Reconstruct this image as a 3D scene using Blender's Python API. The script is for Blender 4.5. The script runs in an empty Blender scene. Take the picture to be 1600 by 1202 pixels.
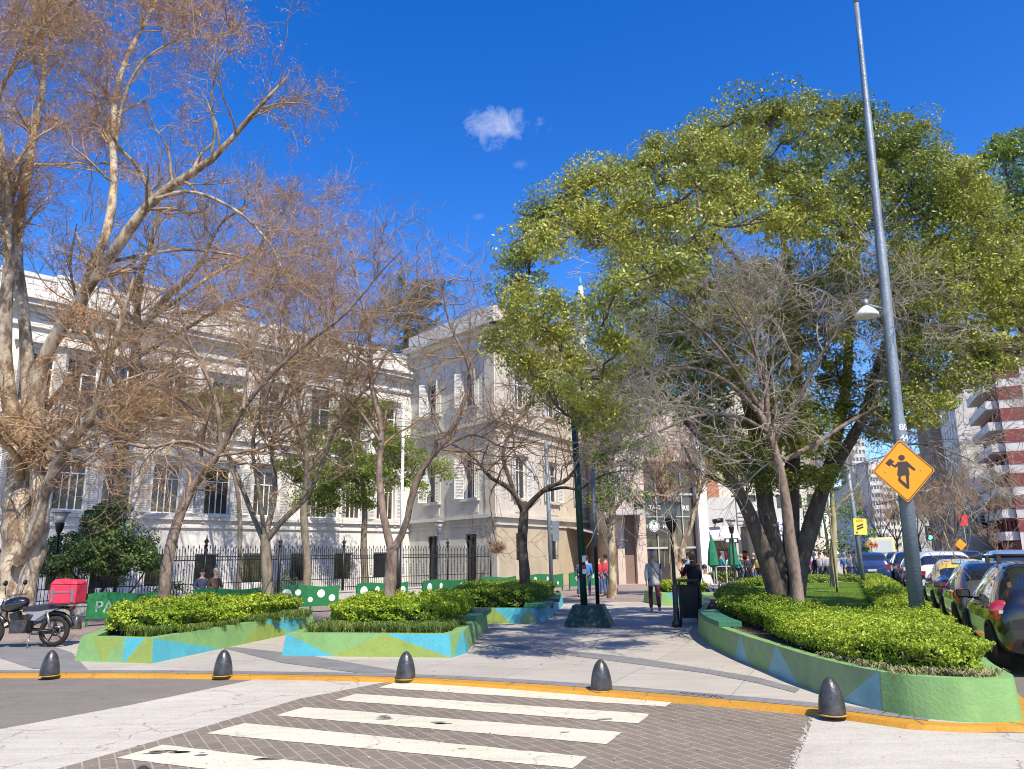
import bpy, math, random
import numpy as np
from mathutils import Vector, Matrix
random.seed(7)
SC = bpy.context.scene
COL = SC.collection
rad = math.radians
# ------------------------------------------------------------------ camera, sky, sun, exposure
F, PIT, ROLL, EYE = 1180.0, rad(12.93), rad(0.9), 1.65
_c, _s = math.cos(-ROLL), math.sin(-ROLL)
cd = bpy.data.cameras.new('camera'); cam = bpy.data.objects.new('camera', cd); COL.objects.link(cam)
cd.sensor_width = 36; cd.lens = F/1600*36; cd.clip_end = 3000; cd.clip_start = .1
rv = Vector((_c, -_s*math.sin(PIT), _s*math.cos(PIT))); uv_ = Vector((-_s, -_c*math.sin(PIT), _c*math.cos(PIT)))
fv = Vector((0, math.cos(PIT), math.sin(PIT)))
M = Matrix((rv, uv_, -fv)).transposed().to_4x4(); M.translation = Vector((0, 0, EYE)); cam.matrix_world = M
SC.camera = cam
SUN_EL = 51.0
sh = np.array([-0.42, 0.907]); sh /= np.linalg.norm(sh)          # ground direction in which shadows fall
sun_az = math.atan2(-sh[0], -sh[1])                              # azimuth of the sun, clockwise from +Y
w = bpy.data.worlds.new('World'); SC.world = w; w.use_nodes = True
nt = w.node_tree; nt.nodes.clear()
def nn(t, k, **kw):
    n = t.nodes.new(k)
    for a, b in kw.items(): setattr(n, a, b)
    return n
sky = nn(nt, 'ShaderNodeTexSky', sky_type='NISHITA', sun_disc=False)
sky.sun_elevation = rad(SUN_EL); sky.sun_rotation = sun_az; sky.altitude = 20; sky.air_density = 1.0; sky.dust_density = .3; sky.ozone_density = 3.5
hs = nn(nt, 'ShaderNodeHueSaturation'); hs.inputs['Saturation'].default_value = 1.38; hs.inputs['Hue'].default_value = .516; hs.inputs['Value'].default_value = 1.9
nt.links.new(sky.outputs[0], hs.inputs['Color'])
bg = nn(nt, 'ShaderNodeBackground'); bg.inputs[1].default_value = .088
out = nn(nt, 'ShaderNodeOutputWorld')
def mth(t, op, a, b=None, clamp=False):
    n = nn(t, 'ShaderNodeMath', operation=op, use_clamp=clamp)
    for i, v in enumerate((a, b)):
        if v is None: continue
        if isinstance(v, (int, float)): n.inputs[i].default_value = v
        else: t.links.new(v, n.inputs[i])
    return n.outputs[0]
def ray(x, y):
    u = (x-800)/F; v = (601-y)/F
    u, v = _c*u-_s*v, _s*u+_c*v
    return np.array([u, math.cos(PIT)-v*math.sin(PIT), math.sin(PIT)+v*math.cos(PIT)])
def cloud(t, px, py, size, amount, elong, seed):
    d = Vector(ray(px, py)).normalized()
    tc = nn(t, 'ShaderNodeTexCoord')
    sub = nn(t, 'ShaderNodeVectorMath', operation='SUBTRACT'); t.links.new(tc.outputs['Generated'], sub.inputs[0]); sub.inputs[1].default_value = d
    mp = nn(t, 'ShaderNodeMapping'); t.links.new(sub.outputs[0], mp.inputs[0])
    mp.inputs['Rotation'].default_value = (0, rad(30), 0); mp.inputs['Scale'].default_value = (1/(size*elong), 1/size, 1/size)
    ln = nn(t, 'ShaderNodeVectorMath', operation='LENGTH'); t.links.new(mp.outputs[0], ln.inputs[0])
    nz = nn(t, 'ShaderNodeTexNoise'); nz.inputs['Scale'].default_value = 34; nz.inputs['Detail'].default_value = 10; nz.inputs['Roughness'].default_value = .68
    nz.inputs['Distortion'].default_value = .35
    of = nn(t, 'ShaderNodeVectorMath', operation='ADD'); t.links.new(tc.outputs['Generated'], of.inputs[0]); of.inputs[1].default_value = (seed, seed*.7, 0)
    t.links.new(of.outputs[0], nz.inputs['Vector'])
    a = mth(t, 'MULTIPLY', nz.outputs['Fac'], 2.6)
    b = mth(t, 'SUBTRACT', a, ln.outputs['Value'])
    c = mth(t, 'SUBTRACT', b, .45)
    return mth(t, 'MULTIPLY', mth(t, 'MULTIPLY', c, .62, True), amount)
cl = mth(nt, 'MAXIMUM', cloud(nt, 776, 200, .026, .85, 2.3, 7.9), cloud(nt, 812, 256, .008, .22, 1.6, 1.2))
cl = mth(nt, 'MAXIMUM', cl, cloud(nt, 750, 338, .006, .18, 1.8, 5.1))
mx = nn(nt, 'ShaderNodeMixRGB'); nt.links.new(cl, mx.inputs[0]); nt.links.new(hs.outputs[0], mx.inputs[1]); mx.inputs[2].default_value = (7.2, 7.6, 8.4, 1)
nt.links.new(mx.outputs[0], bg.inputs[0]); nt.links.new(bg.outputs[0], out.inputs[0])
ld = bpy.data.lights.new('sun', 'SUN'); ld.energy = 5.0; ld.angle = rad(.5); ld.color = (1, .9, .74)
lo = bpy.data.objects.new('sun', ld); COL.objects.link(lo)
sdir = Vector((-sh[0]*math.cos(rad(SUN_EL)), -sh[1]*math.cos(rad(SUN_EL)), math.sin(rad(SUN_EL))))
lo.rotation_euler = sdir.to_track_quat('Z', 'Y').to_euler(); lo.location = (10, -10, 30)
SC.render.filter_size = 1.0; SC.cycles.pixel_filter_type = 'BLACKMAN_HARRIS'; SC.cycles.filter_width = 1.0
vs = SC.view_settings; vs.view_transform = 'Standard'; vs.look = 'None'; vs.gamma = 1; vs.use_curve_mapping = False; vs.exposure = .53
# ------------------------------------------------------------------ geometry of the view
def G(x, y, z=0.0):
    d = ray(x, y); t = (z-EYE)/d[2]; return (float(d[0]*t), float(d[1]*t))
def D(x, y, Y):
    d = ray(x, y); k = Y/d[1]; return np.array([d[0]*k, Y, d[2]*k+EYE])
# ------------------------------------------------------------------ materials
MT = {}
def mat(name, col, rough=.7, metal=0, nz=0, nscale=5, col2=None, bump=0, bscale=40, spec=.5, emit=None, island=0, trans=0, detail=4, stretch=None, coat=0, rp=(.35, .65)):
    if name in MT: return MT[name]
    m = bpy.data.materials.new(name); m.use_nodes = True; t = m.node_tree; b = t.nodes['Principled BSDF']
    b.inputs['Base Color'].default_value = (*col, 1); b.inputs['Roughness'].default_value = rough; b.inputs['Metallic'].default_value = metal
    b.inputs['Specular IOR Level'].default_value = spec; b.inputs['Coat Weight'].default_value = coat
    tc = nn(t, 'ShaderNodeTexCoord'); vec = tc.outputs['Object']
    if stretch:
        mp = nn(t, 'ShaderNodeMapping'); mp.inputs['Scale'].default_value = stretch; t.links.new(vec, mp.inputs[0]); vec = mp.outputs[0]
    src = None
    if nz or col2:
        n = nn(t, 'ShaderNodeTexNoise'); n.inputs['Scale'].default_value = nscale; n.inputs['Detail'].default_value = detail; n.inputs['Roughness'].default_value = .65
        t.links.new(vec, n.inputs['Vector'])
        r = nn(t, 'ShaderNodeValToRGB'); r.color_ramp.elements[0].position = rp[0]; r.color_ramp.elements[1].position = rp[1]
        c2 = col2 if col2 else tuple(min(1, c*(1+nz)) for c in col); c1 = col if col2 else tuple(c*(1-nz) for c in col)
        r.color_ramp.elements[0].color = (*c1, 1); r.color_ramp.elements[1].color = (*c2, 1)
        t.links.new(n.outputs['Fac'], r.inputs[0]); src = r.outputs[0]
    if island:
        g = nn(t, 'ShaderNodeNewGeometry'); h = nn(t, 'ShaderNodeHueSaturation')
        if src is not None: t.links.new(src, h.inputs['Color'])
        else: h.inputs['Color'].default_value = (*col, 1)
        mr = nn(t, 'ShaderNodeMapRange'); mr.inputs['To Min'].default_value = 1-island; mr.inputs['To Max'].default_value = 1+island
        t.links.new(g.outputs['Random Per Island'], mr.inputs[0]); t.links.new(mr.outputs[0], h.inputs['Value'])
        m2 = nn(t, 'ShaderNodeMapRange'); m2.inputs['To Min'].default_value = .48; m2.inputs['To Max'].default_value = .52
        x = mth(t, 'FRACT', mth(t, 'MULTIPLY', g.outputs['Random Per Island'], 7.13)); t.links.new(x, m2.inputs[0]); t.links.new(m2.outputs[0], h.inputs['Hue'])
        src = h.outputs[0]
    if src is not None: t.links.new(src, b.inputs['Base Color'])
    if bump:
        n = nn(t, 'ShaderNodeTexNoise'); n.inputs['Scale'].default_value = bscale; n.inputs['Detail'].default_value = 5; t.links.new(vec, n.inputs['Vector'])
        bp = nn(t, 'ShaderNodeBump'); bp.inputs['Strength'].default_value = bump; bp.inputs['Distance'].default_value = .02
        t.links.new(n.outputs['Fac'], bp.inputs['Height']); t.links.new(bp.outputs[0], b.inputs['Normal'])
    if emit: b.inputs['Emission Color'].default_value = (*emit[:3], 1); b.inputs['Emission Strength'].default_value = emit[3]
    if trans:
        tr = nn(t, 'ShaderNodeBsdfTranslucent'); mxs = nn(t, 'ShaderNodeMixShader'); mxs.inputs[0].default_value = trans
        if src is not None: t.links.new(src, tr.inputs[0])
        else: tr.inputs[0].default_value = (*col, 1)
        t.links.new(b.outputs[0], mxs.inputs[1]); t.links.new(tr.outputs[0], mxs.inputs[2]); t.links.new(mxs.outputs[0], t.nodes['Material Output'].inputs[0])
    MT[name] = m; return m
def leafmat(name, col, col2, ns=.9, island=.35, trans=.25, rough=.45):
    return mat(name, col, rough, col2=col2, nscale=ns, island=island, trans=trans, spec=.4, detail=2)
# ------------------------------------------------------------------ object helpers
def tag(o, label=None, cat=None, group=None, kind=None):
    if label: o['label'] = label
    if cat: o['category'] = cat
    if group: o['group'] = group
    if kind: o['kind'] = kind
    return o
def empty(name, loc, rz=0, label=None, cat=None, group=None):
    o = bpy.data.objects.new(name, None); COL.objects.link(o); o.location = loc; o.rotation_euler = (0, 0, rz); o.empty_display_size = .2
    return tag(o, label, cat, group)
def wm(q):
    m = Matrix.LocRotScale(q.location, q.rotation_euler, q.scale)
    return (wm(q.parent) @ q.matrix_parent_inverse @ m) if q.parent else m
def link(name, me, parent=None, world=False):
    o = bpy.data.objects.new(name, me); COL.objects.link(o)
    if parent is not None:
        o.parent = parent
        if world: o.matrix_parent_inverse = wm(parent).inverted()
    return o
def npmesh(name, V, Fq, mats, mi=None, smooth=False):
    """V (N,3), Fq (M,k) uniform polygons"""
    V = np.asarray(V, np.float32); Fq = np.asarray(Fq, np.int32); k = Fq.shape[1]
    me = bpy.data.meshes.new(name)
    me.vertices.add(len(V)); me.vertices.foreach_set('co', V.ravel())
    me.loops.add(Fq.size); me.loops.foreach_set('vertex_index', Fq.ravel())
    me.polygons.add(len(Fq)); me.polygons.foreach_set('loop_start', np.arange(len(Fq), dtype=np.int32)*k)
    for m in (mats if isinstance(mats, (list, tuple)) else [mats]): me.materials.append(m)
    if mi is not None: me.polygons.foreach_set('material_index', np.asarray(mi, np.int32))
    me.update(calc_edges=True); me.validate()
    if smooth: me.polygons.foreach_set('use_smooth', np.ones(len(Fq), bool))
    return me
class MB:
    def __init__(s): s.v = []; s.f = []; s.m = []; s.ms = []; s.cur = 0; s.sm = []
    def mat(s, m):
        if m not in s.ms: s.ms.append(m)
        s.cur = s.ms.index(m); return s
    def poly(s, pts, smooth=False):
        b = len(s.v); s.v += [tuple(map(float, p)) for p in pts]; s.f.append(tuple(range(b, b+len(pts)))); s.m.append(s.cur); s.sm.append(smooth)
    def faces(s, vs, fs, smooth=False):
        b = len(s.v); s.v += [tuple(map(float, p)) for p in vs]
        for f in fs: s.f.append(tuple(b+i for i in f)); s.m.append(s.cur); s.sm.append(smooth)
    def hexa(s, p):      # 8 pts: bottom 4 ccw, top 4 ccw
        s.faces(p, [(3, 2, 1, 0), (4, 5, 6, 7), (0, 1, 5, 4), (1, 2, 6, 5), (2, 3, 7, 6), (3, 0, 4, 7)])
    def box(s, c, d, R=None):
        x, y, z = d[0]/2, d[1]/2, d[2]/2
        p = [(-x, -y, -z), (x, -y, -z), (x, y, -z), (-x, y, -z), (-x, -y, z), (x, -y, z), (x, y, z), (-x, y, z)]
        if R is not None: p = [R @ Vector(q) for q in p]
        s.hexa([(q[0]+c[0], q[1]+c[1], q[2]+c[2]) for q in p])
    def tube(s, pts, r, n=10, cap=True, smooth=True, ph=0):
        pts = [Vector(p) for p in pts]; rs = r if hasattr(r, '__len__') else [r]*len(pts)
        vs = []; up = None
        for i, p in enumerate(pts):
            a = pts[max(0, i-1)]; b = pts[min(len(pts)-1, i+1)]; t = (b-a).normalized()
            if up is None: up = Vector((1, 0, 0)) if abs(t.x) < .9 else Vector((0, 1, 0))
            u = (up-t*up.dot(t)).normalized(); v = t.cross(u); up = u
            for k in range(n):
                q = 2*math.pi*k/n+ph; vs.append(p+(u*math.cos(q)+v*math.sin(q))*rs[i])
        fs = [(i*n+k, i*n+(k+1) % n, (i+1)*n+(k+1) % n, (i+1)*n+k) for i in range(len(pts)-1) for k in range(n)]
        s.faces(vs, fs, smooth)
        if cap:
            b = len(s.v)-len(vs)
            s.f.append(tuple(b+k for k in range(n-1, -1, -1))); s.m.append(s.cur); s.sm.append(False)
            e = b+(len(pts)-1)*n; s.f.append(tuple(e+k for k in range(n))); s.m.append(s.cur); s.sm.append(False)
    def lathe(s, prof, n=16, c=(0, 0, 0), smooth=True, R=None, sx=1, sy=1, caps=True):
        vs = []
        for r, z in prof:
            for k in range(n):
                q = 2*math.pi*k/n; p = Vector((r*math.cos(q)*sx, r*math.sin(q)*sy, z))
                if R is not None: p = R @ p
                vs.append((p[0]+c[0], p[1]+c[1], p[2]+c[2]))
        m = len(prof)
        fs = [(i*n+k, i*n+(k+1) % n, (i+1)*n+(k+1) % n, (i+1)*n+k) for i in range(m-1) for k in range(n)]
        s.faces(vs, fs, smooth); b = len(s.v)-len(vs)
        if caps and prof[0][0] > 1e-4: s.f.append(tuple(b+k for k in range(n-1, -1, -1))); s.m.append(s.cur); s.sm.append(False)
        if caps and prof[-1][0] > 1e-4: s.f.append(tuple(b+(m-1)*n+k for k in range(n))); s.m.append(s.cur); s.sm.append(False)
    def prism(s, poly, z0, z1):
        n = len(poly); a = sum(poly[i][0]*poly[(i+1) % n][1]-poly[(i+1) % n][0]*poly[i][1] for i in range(n))
        if a < 0: poly = poly[::-1]
        vs = [(x, y, z0) for x, y in poly]+[(x, y, z1) for x, y in poly]
        s.faces(vs, [tuple(range(n-1, -1, -1)), tuple(range(n, 2*n))]+[(i, (i+1) % n, n+(i+1) % n, n+i) for i in range(n)])
    def build(s, name, m=None, parent=None, world=False, bevel=0):
        me = bpy.data.meshes.new(name); me.from_pydata(s.v, [], s.f)
        ms = s.ms if s.ms else [m]
        for x in ms: me.materials.append(x)
        if s.ms: me.polygons.foreach_set('material_index', s.m)
        me.polygons.foreach_set('use_smooth', s.sm); me.update()
        o = link(name, me, parent, world)
        if bevel:
            b = o.modifiers.new('b', 'BEVEL'); b.width = bevel; b.segments = 2; b.limit_method = 'ANGLE'
        return o
def extr(o2, pts, thick, frame, m, name, parent, world=False):
    """flat outline pts (u,v) placed in frame (origin,U,V,N) with thickness"""
    O, U, V, N = frame; mb = MB().mat(m); n = len(pts)
    a = [O+U*u+V*v for u, v in pts]; b = [p+N*thick for p in a]
    mb.faces(a+b, [tuple(range(n-1, -1, -1)), tuple(range(n, 2*n))]+[(i, (i+1) % n, n+(i+1) % n, n+i) for i in range(n)])
    return mb.build(name, None, parent, world)
def copytree(o, parent=None):
    c = o.copy(); COL.objects.link(c); c.parent = parent
    for ch in [x for x in kids.get(o.name, [])]: copytree(ch, c)
    return c
kids = {}
def text_mesh(body, size, depth, m, name='lettering', align='CENTER'):
    cu = bpy.data.curves.new(name, 'FONT'); cu.body = body; cu.size = size; cu.extrude = depth/2; cu.align_x = align; cu.align_y = 'CENTER'; cu.offset = size*.012
    o = bpy.data.objects.new('tmp', cu); COL.objects.link(o)
    dg = bpy.context.evaluated_depsgraph_get(); dg.update()
    me = bpy.data.meshes.new_from_object(o.evaluated_get(dg)); bpy.data.objects.remove(o); me.materials.clear(); me.materials.append(m); me.name = name
    return me
def put_text(body, size, pos, nrm, m, parent, up=Vector((0, 0, 1)), depth=.01, name='lettering', squeeze=1):
    me = text_mesh(body, size, depth, m, name)
    N = Vector(nrm).normalized(); U = up.cross(N).normalized(); V = N.cross(U)
    Mx = Matrix((U*squeeze, V, N)).transposed().to_4x4(); Mx.translation = Vector(pos)
    me.transform(Mx); return link(name, me, parent, True)
def cat(pts, per=6):
    """catmull-rom resample"""
    P = np.array(pts, float); Q = np.vstack([2*P[0]-P[1], P, 2*P[-1]-P[-2]]); o = []
    for i in range(1, len(Q)-2):
        for k in range(per):
            t = k/per; a, b, c, d = Q[i-1], Q[i], Q[i+1], Q[i+2]
            o.append(.5*((2*b)+(-a+c)*t+(2*a-5*b+4*c-d)*t*t+(-a+3*b-3*c+d)*t**3))
    o.append(P[-1]); return np.array(o)
# common materials
M_black = mat('black_iron', (.012, .013, .014), .45, spec=.5)
M_white = mat('white_paint', (.75, .75, .73), .55, nz=.06, nscale=3)
M_glass = mat('dark_glass', (.02, .025, .03), .06, spec=.8)
M_conc = mat('pale_concrete', (.46, .44, .41), .9, nz=.13, nscale=3, bump=.3, bscale=60)
M_bark = mat('bark', (.16, .12, .09), .9, col2=(.3, .24, .19), nscale=9, stretch=(1, 1, .3), bump=.7, bscale=25)
M_soil = mat('soil', (.1, .07, .045), .95, nz=.4, nscale=9, bump=.8, bscale=30)
# ------------------------------------------------------------------ the setting: ground, street, plaza
RZ = -.05
SD = np.array([.40, .9165]); SN = np.array([.9165, -.40])           # along the street, across it
K0 = np.array([5.25, 8.2])
def st(t, a): p = K0+SD*t+SN*a; return (float(p[0]), float(p[1]))     # t metres along the kerb, a metres across
def road_mat(name, c, kind=None, **kw):
    m = mat(name, c, .88, nz=.16, nscale=.9, detail=10, bump=.35, bscale=90, **kw); return m
def weathered(name, c, dark, cells=None, rough=.9, bump=.3, cracks=0):
    """ground stuff: broad stains x fine speckle, optional slab joints"""
    m = bpy.data.materials.new(name); m.use_nodes = True; t = m.node_tree; b = t.nodes['Principled BSDF']; b.inputs['Roughness'].default_value = rough
    b.inputs['Specular IOR Level'].default_value = .3
    tc = nn(t, 'ShaderNodeTexCoord'); v = tc.outputs['Object']
    def noise(sc, de=6, ro=.6):
        n = nn(t, 'ShaderNodeTexNoise'); n.inputs['Scale'].default_value = sc; n.inputs['Detail'].default_value = de; n.inputs['Roughness'].default_value = ro; t.links.new(v, n.inputs['Vector']); return n.outputs['Fac']
    def ramp(f, a, bb, ca, cb):
        r = nn(t, 'ShaderNodeValToRGB'); r.color_ramp.elements[0].position = a; r.color_ramp.elements[1].position = bb
        r.color_ramp.elements[0].color = (*ca, 1); r.color_ramp.elements[1].color = (*cb, 1); t.links.new(f, r.inputs[0]); return r.outputs[0]
    def mul(x, y, fac=1):
        q = nn(t, 'ShaderNodeMixRGB', blend_type='MULTIPLY'); q.inputs[0].default_value = fac; t.links.new(x, q.inputs[1]); t.links.new(y, q.inputs[2]); return q.outputs[0]
    base = ramp(noise(.35, 7, .7), .3, .7, dark, c)
    base = mul(base, ramp(noise(55, 3, .8), .3, .75, (.72, .72, .72), (1.12, 1.12, 1.12)))
    base = mul(base, ramp(noise(4, 8, .75), .28, .42, (.8, .78, .76), (1, 1, 1)))
    h = noise(120, 3)
    mp2 = nn(t, 'ShaderNodeMapping'); mp2.inputs['Rotation'].default_value = (0, 0, .5); mp2.inputs['Scale'].default_value = (.5, 5, 1); t.links.new(v, mp2.inputs[0])
    n2 = nn(t, 'ShaderNodeTexNoise'); n2.inputs['Scale'].default_value = 1.3; n2.inputs['Detail'].default_value = 8; n2.inputs['Roughness'].default_value = .7; t.links.new(mp2.outputs[0], n2.inputs['Vector'])
    base = mul(base, ramp(n2.outputs['Fac'], .3, .6, (.86, .85, .84), (1.03, 1.03, 1.03)))
    if cracks:
        dv = nn(t, 'ShaderNodeTexNoise'); dv.inputs['Scale'].default_value = 1.5; dv.inputs['Detail'].default_value = 5; t.links.new(v, dv.inputs['Vector'])
        ad = nn(t, 'ShaderNodeVectorMath', operation='ADD'); t.links.new(v, ad.inputs[0]); t.links.new(dv.outputs['Color'], ad.inputs[1])
        vo = nn(t, 'ShaderNodeTexVoronoi', feature='DISTANCE_TO_EDGE'); vo.inputs['Scale'].default_value = .42; t.links.new(ad.outputs[0], vo.inputs['Vector'])
        base = mul(base, ramp(vo.outputs['Distance'], .002, .009, (.55, .52, .5), (1, 1, 1)), cracks)
    if cells:
        br = nn(t, 'ShaderNodeTexBrick'); mp = nn(t, 'ShaderNodeMapping'); mp.inputs['Rotation'].default_value = (0, 0, cells[4]); t.links.new(v, mp.inputs[0]); t.links.new(mp.outputs[0], br.inputs['Vector'])
        br.inputs['Scale'].default_value = 1; br.inputs['Brick Width'].default_value = cells[0]; br.inputs['Row Height'].default_value = cells[1]; br.inputs['Mortar Size'].default_value = cells[2]
        br.inputs['Color1'].default_value = (1, 1, 1, 1); br.inputs['Color2'].default_value = (.86, .86, .87, 1); br.inputs['Mortar'].default_value = (*cells[3], 1); br.inputs['Bias'].default_value = 0
        br.offset = cells[5]; br.inputs['Mortar Smooth'].default_value = .2
        base = mul(base, br.outputs['Color'])
    t.links.new(base, b.inputs['Base Color'])
    bp = nn(t, 'ShaderNodeBump'); bp.inputs['Strength'].default_value = bump; bp.inputs['Distance'].default_value = .01; t.links.new(h, bp.inputs['Height']); t.links.new(bp.outputs[0], b.inputs['Normal'])
    return m
M_asph = weathered('asphalt', (.235, .21, .185), (.17, .155, .135), cracks=.35)
M_plaza = weathered('plaza_slabs', (.53, .495, .43), (.42, .39, .34), cells=(1.6, 1.6, .008, (.62, .6, .58), .42, 0))
M_brownpav = weathered('brown_paving', (.36, .29, .25), (.27, .22, .19), cells=(.4, .4, .008, (.6, .58, .56), .6, .5))
M_graystrip = weathered('grey_strip_paving', (.26, .26, .26), (.2, .2, .2), cells=(.4, .2, .006, (.7, .7, .7), .42, .5))
M_roadconc = weathered('road_concrete', (.58, .545, .47), (.44, .41, .35), cracks=.8)
M_paver = weathered('road_pavers', (.265, .225, .18), (.195, .165, .13), cells=(.34, .13, .007, (1.6, 1.6, 1.55), 1.05, .5))
M_stripe = weathered('road_paint', (.72, .69, .54), (.58, .55, .43), rough=.7, cracks=.5)
M_yellow = weathered('yellow_kerb_paint', (.62, .31, .035), (.46, .23, .03), rough=.6, cracks=.4)
def sheet(name, pts, z, m):
    mb = MB().mat(m); n = len(pts); a = sum(pts[i][0]*pts[(i+1) % n][1]-pts[(i+1) % n][0]*pts[i][1] for i in range(n))
    if a < 0: pts = pts[::-1]
    mb.poly([(p[0], p[1], z) for p in pts]); return tag(mb.build(name), kind='structure')
gm = MB().mat(M_asph)
rr = [1, 6, 14, 30, 70, 160, 400, 1500]; NA = 40
for i in range(len(rr)-1):
    for k in range(NA):
        a, b = 2*math.pi*k/NA, 2*math.pi*(k+1)/NA
        gm.poly([(rr[i]*math.cos(a), rr[i]*math.sin(a), RZ), (rr[i+1]*math.cos(a), rr[i+1]*math.sin(a), RZ), (rr[i+1]*math.cos(b), rr[i+1]*math.sin(b), RZ), (rr[i]*math.cos(b), rr[i]*math.sin(b), RZ)])
gm.poly([(math.cos(2*math.pi*k/NA), math.sin(2*math.pi*k/NA), RZ) for k in range(NA)])
tag(gm.build('ground'), kind='structure')
# kerb line (outer = road edge, inner = plaza edge)
ko = [(-60, 17.5), (-25, 13.9), G(0, 1060, RZ), G(350, 1062, RZ), G(600, 1067, RZ), G(760, 1076, RZ), G(940, 1090, RZ), G(1110, 1104, RZ), G(1280, 1120, RZ), G(1420, 1140, RZ), G(1500, 1145, RZ), G(1570, 1144, RZ)]
ki = [(-60, 18), (-25, 14.4), G(0, 1052), G(350, 1053.5), G(620, 1058.5), G(780, 1066), G(940, 1077), G(1105, 1091), G(1270, 1106), G(1400, 1122), G(1490, 1130), G(1550, 1130)]
ko = [tuple(p) for p in cat(ko, 4)]; ki = [tuple(p) for p in cat(ki, 4)]
arc = [(5.05, 7.75), (5.4, 8.0), st(.4, .12)]; arci = [(4.9, 8.02), (5.1, 8.2), st(.5, -.18)]
ko += [*arc, st(30, .12), st(260, .12)]; ki += [*arci, st(30, -.18), st(260, -.18)]
pz = MB().mat(M_plaza)
pz.poly([(p[0], p[1], 0) for p in ki]+[(-200, 260, 0), (-200, 20, 0)])
tag(pz.build('plaza_pavement'), kind='structure')
kb = MB().mat(M_yellow)
for i in range(len(ko)-1):
    a, b, c, d = ko[i], ko[i+1], ki[i+1], ki[i]
    mid1 = ((a[0]*.85+d[0]*.15), (a[1]*.85+d[1]*.15)); mid2 = ((b[0]*.85+c[0]*.15), (b[1]*.85+c[1]*.15))
    kb.poly([(*mid1, .0), (*mid2, .0), (*c, .004), (*d, .004)]); kb.poly([(*a, RZ-.01), (*b, RZ-.01), (*mid2, .0), (*mid1, .0)])
kb.mat(M_graystrip); acc = 0.
for i in range(len(ko)-1):
    a, b, c, d = [np.array(q) for q in (ko[i], ko[i+1], ki[i+1], ki[i])]; l = float(np.linalg.norm(b-a))
    if l > 3: continue
    x = (-acc) % 1.0
    while x < l:
        f_ = x/l; p, q = a+(b-a)*f_, d+(c-d)*f_; e_ = (b-a)/l*.006; p = p*.86+q*.14; kb.poly([(*(p-e_), .003), (*(p+e_), .003), (*(q+e_), .007), (*(q-e_), .007)]); x += 1.
    acc += l
tag(kb.build('yellow_kerb'), kind='structure')
# dark gutter strip behind the kerb
gs = MB().mat(M_graystrip)
def inoff(p, q, w):
    d = np.array(q)-np.array(p); d /= np.linalg.norm(d)+1e-9; return np.array([-d[1], d[0]])*w
for i in range(2, 38):
    a, b = ki[i], ki[i+1]; n1 = inoff(a, b, 1)
    if n1[1] < 0: n1 = -n1
    gs.poly([(a[0]+n1[0]*.02, a[1]+n1[1]*.02, .004), (b[0]+n1[0]*.02, b[1]+n1[1]*.02, .004), (b[0]+n1[0]*.3, b[1]+n1[1]*.3, .004), (a[0]+n1[0]*.3, a[1]+n1[1]*.3, .004)])
tag(gs.build('gutter_strip'), kind='structure')
z1 = RZ+.004
sheet('road_concrete', [G(-260, 1202, RZ), G(0, 1140, RZ), G(200, 1103, RZ), G(400, 1061.8, RZ), G(600, 1066.8, RZ), G(470, 1092, RZ), G(300, 1142, RZ), G(90, 1202, RZ), G(-250, 1330, RZ), G(-900, 1330, RZ)], z1, M_roadconc)
pvr = [G(600, 1066.8, RZ), G(760, 1076, RZ), G(940, 1090, RZ), G(1110, 1104, RZ), G(1270, 1119, RZ), G(1262, 1150, RZ), G(1240, 1202, RZ), G(1200, 1420, RZ), G(-250, 1330, RZ), G(90, 1202, RZ), G(300, 1142, RZ), G(470, 1092, RZ)]
sheet('road_pavers', pvr, z1, M_paver)
sheet('road_concrete', [G(1270, 1119, RZ), G(1420, 1140.5, RZ), G(1500, 1145.5, RZ), (5.1, 7.7), (8.2, 8.0), (9, 2), G(1200, 1420, RZ), G(1240, 1202, RZ), G(1262, 1150, RZ)], z1, M_roadconc)
# broken edge mortar along the pavers
eb = MB().mat(M_roadconc)
rg = random.Random(3)
for i in range(70):
    t = i/70; p = G(1268-30*t+rg.uniform(-6, 6), 1122+82*t, RZ); r = rg.uniform(.01, .035)
    eb.prism([(p[0]+r*rg.uniform(.5, 1)*math.cos(a), p[1]+r*rg.uniform(.5, 1)*math.sin(a)) for a in np.linspace(0, 6.28, 7)[:-1]], z1, z1+.006)
tag(eb.build('crumbled_road_edge'), kind='stuff')
# zebra stripes
for q in ([(622, 1066), (1053, 1096), (1040, 1105.5), (592, 1075.5)], [(556, 1085), (1015.6, 1116.8), (997, 1131.7), (522.5, 1095)],
          [(476, 1106), (972.5, 1145.6), (948, 1164), (431, 1119)], [(382.5, 1131), (918, 1184), (894, 1202), (322.5, 1147.5)],
          [(255, 1165), (845, 1237), (815, 1262), (182, 1186)]):
    c = [G(x, y, RZ) for x, y in q]; rg = random.Random(int(q[0][0]))
    pts = []
    for i in range(4):
        a, b = np.array(c[i]), np.array(c[(i+1) % 4]); n = max(2, int(np.linalg.norm(b-a)/.13)); d = b-a; nr = np.array([-d[1], d[0]])/np.linalg.norm(d)
        for k in range(n): pts.append(tuple(a+d*k/n+nr*rg.uniform(-.008, .008)))
    sheet('crossing_stripe', pts, z1+.004, M_stripe)
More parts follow.
